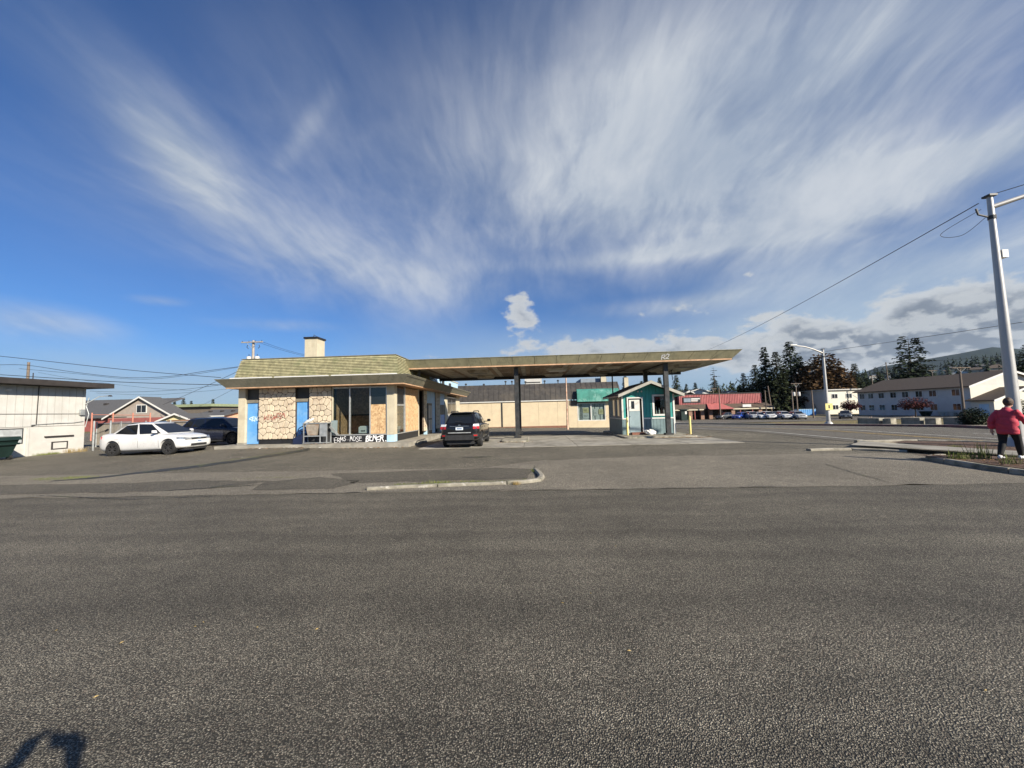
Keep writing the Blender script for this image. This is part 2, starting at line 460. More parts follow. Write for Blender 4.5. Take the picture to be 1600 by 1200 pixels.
# ---------------------------------------------------------------- mesh builder
class MB:
    def __init__(self):
        self.v = []
        self.f = []

    def add(self, vs_, fs):
        o = len(self.v)
        self.v += [tuple(p) for p in vs_]
        self.f += [tuple(i+o for i in q) for q in fs]
        return self

    def box(self, x0, x1, y0, y1, z0, z1):
        v = [(x0, y0, z0), (x1, y0, z0), (x1, y1, z0), (x0, y1, z0), (x0, y0, z1), (x1, y0, z1), (x1, y1, z1), (x0, y1, z1)]
        return self.add(v, [(0, 3, 2, 1), (4, 5, 6, 7), (0, 1, 5, 4), (1, 2, 6, 5), (2, 3, 7, 6), (3, 0, 4, 7)])

    def hexa(self, a, b):
        """two quads a and b (4 points each, same winding) joined into a solid"""
        return self.add(list(a)+list(b), [(3, 2, 1, 0), (4, 5, 6, 7), (0, 1, 5, 4), (1, 2, 6, 5), (2, 3, 7, 6), (3, 0, 4, 7)])

    def prism(self, pts, d):
        """polygon pts extruded by vector d"""
        n = len(pts)
        d = Vector(d)
        a = [Vector(p) for p in pts]
        return self.add(a+[p+d for p in a], [tuple(range(n))[::-1], tuple(range(n, 2*n))]+[(i, (i+1) % n, n+(i+1) % n, n+i) for i in range(n)])

    def quad(self, *p):
        return self.add(p, [tuple(range(len(p)))])

    def tube(self, path, rad, n=8, caps=True, ax=None):
        path = [Vector(p) for p in path]
        if not hasattr(rad, '__len__'):
            rad = [rad]*len(path)
        vs_, fs = [], []
        prev = None
        for i, p in enumerate(path):
            t = (path[min(i+1, len(path)-1)]-path[max(i-1, 0)]).normalized()
            ref = prev if prev is not None else (Vector((0, 0, 1)) if abs(t.z) < .9 else Vector((1, 0, 0)))
            a = (ref-t*ref.dot(t))
            if a.length < 1e-6:
                a = t.orthogonal()
            a.normalize()
            prev = a
            b = t.cross(a)
            for j in range(n):
                q = 2*math.pi*j/n
                vs_.append(p+(a*math.cos(q)+b*math.sin(q))*rad[i])
        for i in range(len(path)-1):
            for j in range(n):
                fs.append((i*n+j, i*n+(j+1) % n, (i+1)*n+(j+1) % n, (i+1)*n+j))
        if caps:
            fs.append(tuple(range(n))[::-1])
            fs.append(tuple((len(path)-1)*n+j for j in range(n)))
        return self.add(vs_, fs)

    def lathe(self, prof, n=24, axis='Y', c=(0, 0, 0)):
        """closed profile of (radius, along-axis) swept round the axis"""
        c = Vector(c)
        vs_, fs = [], []
        m = len(prof)
        for j in range(n):
            q = 2*math.pi*j/n
            for (r_, h) in prof:
                if axis == 'Y':
                    vs_.append(c+Vector((r_*math.cos(q), h, r_*math.sin(q))))
                else:
                    vs_.append(c+Vector((r_*math.cos(q), r_*math.sin(q), h)))
        for j in range(n):
            for i in range(m-1):
                a, b = j*m+i, ((j+1) % n)*m+i
                fs.append((a, b, b+1, a+1))
        return self.add(vs_, fs)

    def build(self, name, mat, parent=None, smooth=False, recalc=True, angle=None):
        off = Vector((0, 0, 0))
        q = parent
        while q is not None:
            off += q.location
            q = q.parent
        me = bpy.data.meshes.new(name)
        me.from_pydata([tuple(Vector(p)-off) for p in self.v], [], self.f)
        if recalc:
            bm = bmesh.new()
            bm.from_mesh(me)
            bmesh.ops.recalc_face_normals(bm, faces=bm.faces)
            bm.to_mesh(me)
            bm.free()
        if mat is not None:
            me.materials.append(M[mat] if isinstance(mat, str) else mat)
        if smooth or angle:
            me.polygons.foreach_set('use_smooth', [True]*len(me.polygons))
            if angle:
                me.set_sharp_from_angle(angle=R(angle))
        o = bpy.data.objects.new(name, me)
        COL.objects.link(o)
        o.parent = parent
        return o


def tag(o, label, cat, group=None):
    o['label'] = label
    o['category'] = cat
    if group:
        o['group'] = group
    return o


def thing(name, label, cat, loc=(0, 0, 0), group=None):
    e = bpy.data.objects.new(name, None)
    e.empty_display_size = .2
    COL.objects.link(e)
    e.location = loc
    return tag(e, label, cat, group)


def kind(o, k_):
    o['kind'] = k_
    return o


def bx(name, mat, parent, *a):
    return MB().box(*a).build(name, mat, parent)


def copy_tree(o, parent=None):
    c = o.copy()
    COL.objects.link(c)
    c.parent = parent
    for ch in list(o.children):
        copy_tree(ch, c)
    return c


def bake(o, mods):
    """apply modifiers given as (type, settings) and keep the evaluated mesh"""
    for typ, kw in mods:
        m = o.modifiers.new(typ.lower(), typ)
        for k_, v in kw.items():
            setattr(m, k_, v)
    dg = bpy.context.evaluated_depsgraph_get()
    me = bpy.data.meshes.new_from_object(o.evaluated_get(dg), depsgraph=dg)
    o.modifiers.clear()
    o.data = me
    return o


def tris_sheet(poly, dz, name, mat, step=1.0, jitter=0.0, seed=1, parent=None, zf=g):
    """a sheet lying on the terrain inside a polygon (list of x, y); its border is cut into short pieces and roughened"""
    rnd = random.Random(seed)
    pts = []
    n = len(poly)
    for i in range(n):
        a, b = Vector(poly[i]), Vector(poly[(i+1) % n])
        m = max(1, int((b-a).length/step))
        nrm = Vector((-(b-a).y, (b-a).x)).normalized() if (b-a).length else Vector((0, 0))
        for j in range(m):
            p = a.lerp(b, j/m)
            if jitter:
                p = p+nrm*(mnoise.noise(Vector((p.x*1.7, p.y*1.7, seed*3.1)))*jitter*1.5+rnd.uniform(-.25, .25)*jitter)
            pts.append(p)
    bm = bmesh.new()
    vs_ = [bm.verts.new((p.x, p.y, 0)) for p in pts]
    es = [bm.edges.new((vs_[i], vs_[(i+1) % len(vs_)])) for i in range(len(vs_))]
    bmesh.ops.triangle_fill(bm, use_beauty=True, edges=es)
    xs = [p.x for p in pts]
    ys = [p.y for p in pts]
    # cut by grid lines where the terrain bends
    for v in range(int(min(xs)//4)*4, int(max(xs))+1, 4):
        if max(ys) > 16 and v > min(xs)+.01:
            bmesh.ops.bisect_plane(bm, geom=bm.verts[:]+bm.edges[:]+bm.faces[:], plane_co=(v, 0, 0), plane_no=(1, 0, 0))
    for v in list(range(16, 26, 1))+list(range(28, 90, 6)):
        if min(ys)+.01 < v < max(ys):
            bmesh.ops.bisect_plane(bm, geom=bm.verts[:]+bm.edges[:]+bm.faces[:], plane_co=(0, v, 0), plane_no=(0, 1, 0))
    for v in bm.verts:
        v.co.z = zf(v.co.x, v.co.y)+dz
    for f in bm.faces:
        if f.normal.z < 0:
            f.normal_flip()
    bm.normal_update()
    for f in bm.faces:
        if f.normal.z < 0:
            f.normal_flip()
    me = bpy.data.meshes.new(name)
    bm.to_mesh(me)
    bm.free()
    me.materials.append(M[mat])
    o = bpy.data.objects.new(name, me)
    COL.objects.link(o)
    if parent:
        o.parent = parent
    return o
# ---------------------------------------------------------------- ground, hills, roads
HILLS = [(-1.6, .004), (-1.0, .004), (-.2, .004), (.25, .008), (.40, .014), (.5, .018), (.62, .030), (.75, .050), (.86, .062), (.95, .060), (1.2, .05), (1.6, .02)]
RIDGE = [(-1.6, .008), (-.3, .008), (.18, .02), (.30, .045), (.40, .055), (.48, .035), (.60, .04), (.66, .060), (.705, .085), (.74, .088), (.775, .098), (.81, .106), (.86, .106), (.90, .094), (.925, .088), (.96, .098), (1.05, .108), (1.25, .10), (1.6, .06)]


def lerp_tab(tab, a):
    if a <= tab[0][0]:
        return tab[0][1]
    for (x0, y0), (x1, y1) in zip(tab, tab[1:]):
        if a <= x1:
            t = (a-x0)/(x1-x0)
            t = t*t*(3-2*t)
            return y0+(y1-y0)*t
    return tab[-1][1]


def terrain(x, y):
    z = g(x, y)
    r_ = math.hypot(x, y)
    if r_ > 150 and y > -50:
        a = math.atan2(x, y)
        h = lerp_tab(HILLS, a)*900
        z += sstep(150, 1000, r_)*h*(1+.25*mnoise.noise(Vector((x*.004, y*.004, 0))))
        if r_ > 2200:
            rd = lerp_tab(RIDGE, a)*3500
            rough = mnoise.fractal(Vector((x*.0011, y*.0011, 3.0)), 1.0, 2.0, 5)*90+mnoise.noise(Vector((x*.006, y*.006, 1)))*14
            z += sstep(2600, 5200, r_)*max(0, rd-lerp_tab(HILLS, a)*900+rough*min(1, rd/250))*1.0
    return z


def build_ground():
    # polar fan ahead plus a plain skirt behind: fine rings near, coarse far
    rings = [0, 8, 16, 24, 32, 40, 50, 60, 75, 90, 110, 140, 180, 230, 300, 380, 470, 580, 700, 820, 950, 1100, 1400, 1800, 2300] + [2600+i*130 for i in range(24)] + [5850, 6000]
    nA = 300
    mb = MB()
    vs_, fs = [(0, 0, -.08)], []
    for r_ in rings[1:]:
        for j in range(nA):
            a = 2*math.pi*j/nA if False else None
            # denser azimuths ahead and to the right where hills show
            u = j/nA
            a = -math.pi+2*math.pi*(u+.10*math.sin(2*math.pi*u-.6)*-1)
            x, y = r_*math.sin(a), r_*math.cos(a)
            vs_.append((x, y, terrain(x, y)-.08))
    for j in range(nA):
        fs.append((0, 1+(j+1) % nA, 1+j))
    for i in range(len(rings)-2):
        for j in range(nA):
            a, b = 1+i*nA+j, 1+i*nA+(j+1) % nA
            fs.append((a, b, b+nA, a+nA))
    mb.add(vs_, fs)
    m, k, b = new_mat('ground_cover')
    co = k.n('ShaderNodeTexCoord').outputs['Object']
    rr = k.vmath('LENGTH', co)
    f = k.noise(co, .12, 7, .65)
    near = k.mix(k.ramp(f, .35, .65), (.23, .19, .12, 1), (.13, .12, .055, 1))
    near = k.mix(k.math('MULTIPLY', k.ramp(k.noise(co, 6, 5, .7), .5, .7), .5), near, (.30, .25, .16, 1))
    far = k.mix(k.ramp(k.noise(co, .01, 8, .7), .35, .65), (.010, .018, .011, 1), (.020, .030, .016, 1))  # cloud shadow over the far hills is put into these dark greens
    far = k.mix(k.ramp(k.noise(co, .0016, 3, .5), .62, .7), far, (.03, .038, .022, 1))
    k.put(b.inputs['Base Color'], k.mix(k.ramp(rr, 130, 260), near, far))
    b.inputs['Roughness'].default_value = .95
    b.inputs['Specular IOR Level'].default_value = .1
    bn = k.n('ShaderNodeBump')
    bn.inputs['Strength'].default_value = .6
    bn.inputs['Distance'].default_value = .05
    k.put(bn.inputs['Height'], k.noise(co, 9, 5, .7))
    k.put(b.inputs['Normal'], bn.outputs[0])
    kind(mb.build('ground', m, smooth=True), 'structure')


build_ground()

ROAD_Y = 7.85
kind(tris_sheet([(-160, 5.2-14), (13.5, -9), (13.5, ROAD_Y), (-160, ROAD_Y)], 0.0, 'road', 'road', .5, .035, 3), 'structure')
# beyond the junction the same road goes on
kind(tris_sheet([(25.5, -9), (160, -9), (160, ROAD_Y), (25.5, ROAD_Y)], 0.0, 'road', 'street', 2, 0, 4), 'structure')
CS0, CS1 = 12.9, 24.3         # cross street edges in x
kind(tris_sheet([(CS0+.3, -120), (25.6, -120), (25.6, 9.0), (CS1, 13), (CS1, 160), (CS0, 160), (CS0, 14), (CS0+.3, 9.6)], .012, 'cross_street', 'street', 4, 0, 5), 'structure')
kind(tris_sheet([(-60, 8.4), (CS0+.35, 7.9), (CS0+.05, 15.5), (CS0+.05, 75), (-60, 75)], 0.0, 'parking_lot', 'lot', 1.0, .08, 6), 'structure')
kind(tris_sheet([(-60, ROAD_Y-.05), (10.3, ROAD_Y-.02), (10.9, 10.0), (11.3, 12.2), (11.2, 12.7), (3.5, 12.9), (.3, 12.4), (-1.5, 11.0), (-18, 11.1), (-60, 10.9)], .004, 'pavement', 'apron', .5, .10, 8), 'structure')
kind(tris_sheet([(-4.2, 8.9), (-.2, 9.15), (.05, 10.6), (-1.0, 11.0), (-3.0, 10.7), (-5.6, 10.4)], .009, 'asphalt_patch', 'patch', .4, .08, 9), 'structure')
kind(tris_sheet([(-14.5, 8.15), (-9.3, 8.2), (-7.3, 8.5), (-6.5, 9.4), (-8.6, 9.7), (-11, 9.4), (-14.5, 9.5)], .009, 'asphalt_patch', 'patch', .4, .12, 10), 'structure')
kind(tris_sheet([(-6.2, 8.25), (-4.4, 8.3), (-4.2, 9.2), (-5.6, 9.9), (-6.6, 9.3)], .009, 'asphalt_patch', 'patch', .4, .10, 11), 'structure')

# damp tar seam with moss running from the kerb to the shop
seam = [(80, 752), (150, 747), (230, 738), (300, 730), (360, 722), (420, 713), (480, 703)]
pts = [gp(*p) for p in seam]
wd = [.14, .24, .42, .55, .55, .6, .7]
left = [(p.x-w_*.4, p.y+w_) for p, w_ in zip(pts, wd)]
right = [(p.x+w_*.4, p.y-w_*.7) for p, w_ in zip(pts, wd)]
kind(tris_sheet(left+right[::-1], .008, 'tar_seam', 'tar', .25, .10, 12), 'structure')
kind(tris_sheet([(-2.55, 13.62), (-1.9, 13.5), (-1.35, 13.62), (-1.4, 13.76), (-1.95, 13.82), (-2.5, 13.74)], .004, 'oil_stain', 'tar', .1, .03, 13), 'structure')
# cracks along the road joint and across the apron


def crack(px_pts, w_, seed, name='crack'):
    rnd = random.Random(seed)
    P = []
    base = [gp(*p) for p in px_pts]
    for a, b in zip(base, base[1:]):
        m = max(2, int((b-a).length/.12))
        for j in range(m):
            q = a.lerp(b, j/m)
            P.append(Vector((q.x+rnd.uniform(-.02, .02), q.y+rnd.uniform(-.025, .025))))
    P.append(Vector((base[-1].x, base[-1].y)))
    L, Q = [], []
    for i, p in enumerate(P):
        t = (P[min(i+1, len(P)-1)]-P[max(0, i-1)]).normalized()
        n_ = Vector((-t.y, t.x))
        w2 = w_*rnd.uniform(.25, 1.0)
        L.append(p+n_*w2)
        Q.append(p-n_*w2)
    mb = MB()
    for i in range(len(P)-1):
        mb.quad(*[(v.x, v.y, g(v.x, v.y)+.013) for v in (L[i], Q[i], Q[i+1], L[i+1])])
    kind(mb.build(name, 'tar', recalc=False), 'structure')


crack([(480, 772), (640, 768), (800, 766.5), (960, 765), (1150, 762), (1230, 761)], .016, 1)
crack([(1290, 726), (1330, 738), (1392, 755)], .014, 2)
crack([(250, 768), (330, 763), (420, 757), (470, 748)], .03, 3)
crack([(330, 762), (368, 757)], .05, 4)
crack([(835, 728), (838, 742), (840, 750)], .02, 5)
crack([(60, 775), (200, 781), (330, 776)], .02, 6)
crack([(1040, 700), (1200, 701), (1330, 700)], .03, 7)

# kerb island by the road, worn white paint on its face


def kerb_run(path, w_, h, name, mat, dz=0.0, piece=2.2, gap=.012, kindname='structure', parent=None):
    """kerb of separate stones laid end to end along a path of (x, y)"""
    P = [Vector(p) for p in path]
    dist = [0]
    for a, b in zip(P, P[1:]):
        dist.append(dist[-1]+(b-a).length)

    def at(s):
        for i in range(len(P)-1):
            if s <= dist[i+1]+1e-6:
                t = (s-dist[i])/max(1e-6, dist[i+1]-dist[i])
                return P[i].lerp(P[i+1], t)
        return P[-1]
    e = parent
    nst = max(1, round(dist[-1]/piece))
    for i in range(nst):
        s0, s1 = dist[-1]*i/nst+gap, dist[-1]*(i+1)/nst-gap
        m = 4
        mb = MB()
        rows = []
        for j in range(m+1):
            s = s0+(s1-s0)*j/m
            p = at(s)
            t = (at(min(dist[-1], s+.05))-at(max(0, s-.05))).normalized()
            n_ = Vector((-t.y, t.x))
            zb = g(p.x, p.y)+dz
            a0, a1 = p-n_*w_*.5, p+n_*w_*.5
            hh = h+mnoise.noise(Vector((s*1.3, i*.7, 2)))*.012
            rows.append([(a0.x, a0.y, zb-.06), (a0.x, a0.y, zb+hh-.025), (a0.x+n_.x*.03, a0.y+n_.y*.03, zb+hh), (a1.x-n_.x*.03, a1.y-n_.y*.03, zb+hh), (a1.x, a1.y, zb+hh-.025), (a1.x, a1.y, zb-.06)])
        vs_ = [q for r_ in rows for q in r_]
        fs = []
        for j in range(m):
            for q in range(5):
                fs.append((j*6+q, (j+1)*6+q, (j+1)*6+q+1, j*6+q+1))
        fs += [tuple(range(6)), tuple(m*6+q for q in range(6))]
        mb.add(vs_, fs)
        o = mb.build('kerb_stone', mat, e)
    return e


def struct_root(name, loc=(0, 0, 0)):
    e = bpy.data.objects.new(name, None)
    COL.objects.link(e)
    e.location = loc
    return kind(e, 'structure')


K = struct_root('kerb')
kerb_run([(-3.55, 8.12), (-2.9, 8.28), (-1.8, 8.40), (-.6, 8.55)], .14, .062, 'kerb', 'kerbpaint', parent=K, piece=1.5)
kerb_run([(-.6, 8.55), (-.15, 8.64), (.10, 8.82), (.19, 9.15), (.15, 9.7), (.05, 10.4)], .14, .07, 'kerb', 'kerb', parent=K, piece=.9)
# corner planting beds and the pavement round the junction
kind(tris_sheet([(10.95, 13.95), (11.6, 12.75), (12.3, 11.2), (12.75, 9.7), (12.9, 7.0), (14.2, 7.0), (13.9, 9.7), (13.4, 11.7), (12.75, 13.8), (12.3, 15.2)], .14, 'pavement', 'concrete', .5, .02, 21), 'structure')
kind(tris_sheet([(10.55, 11.3), (11.5, 11.1), (12.1, 10.6), (12.55, 9.6), (12.75, 7.4), (10.6, 7.4), (10.35, 8.6), (10.45, 10.2)], .115, 'soil', 'soil', .4, .03, 22), 'structure')
kind(tris_sheet([(13.5, 11.9), (14.1, 9.8), (14.3, 7.4), (16.3, 7.4), (16.2, 11), (15.6, 14.2), (14.0, 15.3), (13.0, 14.9)], .115, 'soil', 'soil', .4, .03, 23), 'structure')
K = struct_root('kerb')
kerb_run([(11.35, 11.35), (10.75, 11.2), (10.45, 10.4), (10.25, 9.3), (10.2, 8.4), (10.5, 7.4), (11.2, 6.95), (12.8, 6.85), (14.4, 6.88), (16.4, 7.15)], .16, .115, 'kerb', 'kerb', parent=K, piece=1.6)
kerb_run([(12.35, 15.5), (13.2, 15.4), (14.3, 15.5), (15.6, 14.5), (16.35, 11.4), (16.5, 7.2)], .18, .15, 'kerb', 'kerb', parent=K, piece=2.0)
kerb_run([(9.3, 13.62), (10.0, 13.7), (10.75, 13.62), (11.1, 13.3), (11.7, 12.75)], .20, .075, 'kerb', 'kerb', parent=K, piece=1.2)
# kerb and verge along the far side of the cross street
K = struct_root('kerb')
kerb_run([(CS1+.1, 14), (CS1+.1, 26), (CS1+.1, 40)], .2, .15, 'kerb', 'redkerb', parent=K, piece=3.0)
kerb_run([(CS1+.1, 40), (CS1+.1, 60), (CS1+.1, 95)], .2, .15, 'kerb', 'kerb', parent=K, piece=5.0)
kind(tris_sheet([(CS1+.2, 14), (CS1+1.7, 14), (CS1+1.7, 120), (CS1+.2, 120)], .12, 'pavement', 'concrete', 3, 0, 24), 'structure')
kind(tris_sheet([(CS1+8, 64), (120, 60), (120, 86), (CS1+3, 86), (CS1+3, 68)], -.02, 'parking_lot', 'street', 4, .3, 25), 'structure')


def stripe(x, y0, y1, w_, mat, name='lane_line'):
    mb = MB()
    y = y0
    ys = []
    while y < y1:
        ys.append(y)
        y += 2.0 if y > 20 else 1.0
    ys.append(y1)
    for a, b in zip(ys, ys[1:]):
        mb.quad((x-w_/2, a, g(x, a)+.024), (x+w_/2, a, g(x, a)+.024), (x+w_/2, b, g(x, b)+.024), (x-w_/2, b, g(x, b)+.024))
    kind(mb.build(name, mat, recalc=False), 'structure')


stripe(13.75, 15.5, 90, .12, 'white_line')
stripe(16.9, 14.5, 100, .12, 'yellow_line')
stripe(17.15, 14.5, 100, .12, 'yellow_line')
for yy in range(16, 84, 9):
    stripe(20.6, yy, yy+3.2, .14, 'white_line')
stripe(18.35, 15.0, 60, .13, 'white_line')
# ---------------------------------------------------------------- stroke lettering (spray paint and small print)
GLYPH = {
    'A': [[(0, 0), (.5, 1), (1, 0)], [(.2, .4), (.8, .4)]], 'B': [[(0, 0), (0, 1), (.7, .95), (.8, .75), (.6, .55), (0, .5)], [(.6, .52), (.95, .3), (.8, .05), (0, 0)]],
    'C': [[(1, .85), (.5, 1), (.05, .7), (.05, .3), (.5, 0), (1, .15)]], 'E': [[(1, 1), (.05, .95), (0, .5), (.05, .05), (1, 0)], [(0, .5), (.75, .55)]],
    'H': [[(0, 0), (0, 1)], [(1, 0), (1, 1)], [(0, .5), (1, .5)]], 'I': [[(.5, 0), (.5, 1)]], 'L': [[(0, 1), (0, 0), (1, 0)]],
    'M': [[(0, 0), (.1, 1), (.5, .35), (.9, 1), (1, 0)]], 'N': [[(0, 0), (.05, 1), (.95, 0), (1, 1)]],
    'O': [[(.5, 1), (.05, .75), (.05, .25), (.5, 0), (.95, .25), (.95, .75), (.5, 1)]], 'P': [[(0, 0), (0, 1), (.8, .95), (.95, .7), (.7, .48), (0, .45)]],
    'R': [[(0, 0), (0, 1), (.8, .95), (.9, .7), (.6, .5), (0, .45)], [(.4, .48), (1, 0)]], 'S': [[(.95, .85), (.5, 1), (.1, .75), (.5, .5), (.9, .25), (.5, 0), (.05, .15)]],
    'T': [[(0, 1), (1, 1)], [(.5, 1), (.5, 0)]], 'U': [[(0, 1), (.05, .2), (.5, 0), (.95, .2), (1, 1)]], 'W': [[(0, 1), (.25, 0), (.5, .7), (.75, 0), (1, 1)]],
    'Z': [[(0, 1), (1, 1), (0, 0), (1, 0)]], '.': [[(.4, .1), (.6, .15)]], '-': [[(.1, .5), (.9, .5)]], '2': [[(0, .8), (.4, 1), (.9, .8), (.7, .5), (0, 0), (1, 0)]],
    '>': [[(0, .5), (1, .8)], [(0, .5), (1, .2)]],
}


def lettering(text, name, mat, parent, org, U, V, h, w_, pitch=.75, thick=.03, shake=.0, seed=1, nrm=None):
    """ribbon letters on the plane org + u*U + v*V"""
    rnd = random.Random(seed)
    U, V, org = Vector(U), Vector(V), Vector(org)
    nv = nrm if nrm is not None else U.cross(V).normalized()
    nv = Vector(nv)
    mb = MB()
    x = 0.0
    lift = 0.0
    for ch in text:
        if ch == ' ':
            x += w_*pitch*.7
            continue
        dy = rnd.uniform(-shake, shake)*h
        for poly in GLYPH.get(ch, GLYPH['I']):
            P = [Vector((x+a*w_*.8+rnd.uniform(-shake, shake)*w_*.5, b*h+dy+rnd.uniform(-shake, shake)*h*.4)) for a, b in poly]
            lift += .0004
            for a, b in zip(P, P[1:]):
                t = (b-a)
                if t.length < 1e-5:
                    continue
                t.normalize()
                n_ = Vector((-t.y, t.x))*thick*.5
                e = t*thick*.35
                q = [a-e-n_, b+e-n_, b+e+n_, a-e+n_]
                lift += .00015
                mb.quad(*[org+U*p.x+V*p.y+nv*lift for p in q])
        x += w_*pitch*1.25
    return mb.build(name, mat, parent, recalc=False)


M['spray_white'] = surf('white_spray_paint', (.8, .8, .8), .6, .05)
M['spray_red'] = surf('red_spray_paint', (.36, .12, .09), .6, .2, 8)
M['spray_pale'] = surf('pale_spray_paint', (.70, .84, .92), .6, .05)


def clip_poly(poly, px, py, nx, ny):
    out = []
    n = len(poly)
    for i in range(n):
        a, b = poly[i], poly[(i+1) % n]
        da = (a[0]-px)*nx+(a[1]-py)*ny
        db = (b[0]-px)*nx+(b[1]-py)*ny
        if da <= 0:
            out.append(a)
        if (da < 0 < db) or (db < 0 < da):
            t = da/(da-db)
            out.append((a[0]+(b[0]-a[0])*t, a[1]+(b[1]-a[1])*t))
    return out


def cells(w_, h, sp, seed, gap):
    rnd = random.Random(seed)
    P = []
    ny = max(1, round(h/sp))
    for j in range(ny):
        nx = max(1, round(w_/sp))
        for i in range(nx):
            P.append(((i+.5+(.25 if j % 2 else -.25)+rnd.uniform(-.33, .33))*w_/nx, (j+.5+rnd.uniform(-.33, .33))*h/ny))
    res = []
    for i, p in enumerate(P):
        poly = [(0, 0), (w_, 0), (w_, h), (0, h)]
        for j, q in enumerate(P):
            if i != j and math.hypot(p[0]-q[0], p[1]-q[1]) < sp*3.2:
                nx, ny_ = q[0]-p[0], q[1]-p[1]
                L = math.hypot(nx, ny_)
                nx, ny_ = nx/L, ny_/L
                poly = clip_poly(poly, (p[0]+q[0])/2-nx*gap/2, (p[1]+q[1])/2-ny_*gap/2, nx, ny_)
                if len(poly) < 3:
                    break
        if len(poly) >= 3:
            # knock the corners off
            n = len(poly)
            rp = []
            for q in range(n):
                a, b, c = poly[q-1], poly[q], poly[(q+1) % n]
                for o_ in (a, c):
                    L = math.hypot(o_[0]-b[0], o_[1]-b[1])
                    t = min(.28, .035/max(L, 1e-4))
                    rp.append((b[0]+(o_[0]-b[0])*t, b[1]+(o_[1]-b[1])*t))
            res.append((p, rp))
    return res


def stone_panel(parent, x0, x1, z0, z1, yf, seed, side=None):
    """dark mortar backing with separate painted stones; side=X for a panel on the side wall (x0, x1 are then y)"""
    if side is None:
        back = bx('stone_panel', 'mortar', parent, x0, x1, yf, yf+.10, z0, z1)
    else:
        back = bx('stone_panel', 'mortar', parent, side-.10, side, x0, x1, z0, z1)
    rnd = random.Random(seed)
    for c, poly in cells(x1-x0, z1-z0, .275, seed, .019):
        pr = rnd.uniform(.022, .038)
        cx = sum(p[0] for p in poly)/len(poly)
        cz = sum(p[1] for p in poly)/len(poly)
        mb = MB()
        n = len(poly)
        rings = []
        for (s, d) in ((1.0, 0.0), (.985, pr*.7), (.88, pr)):
            ring = []
            for (a, b) in poly:
                u, v = x0+cx+(a-cx)*s, z0+cz+(b-cz)*s
                ring.append((u, yf+.002-d, v) if side is None else (side-.002+d, u, v))
            rings += ring
        fs = []
        for k_ in range(2):
            for i in range(n):
                fs.append((k_*n+i, k_*n+(i+1) % n, (k_+1)*n+(i+1) % n, (k_+1)*n+i))
        fs.append(tuple(2*n+i for i in range(n)))
        mb.add(rings, fs)
        mb.build('stone', 'stone', back)
    return back


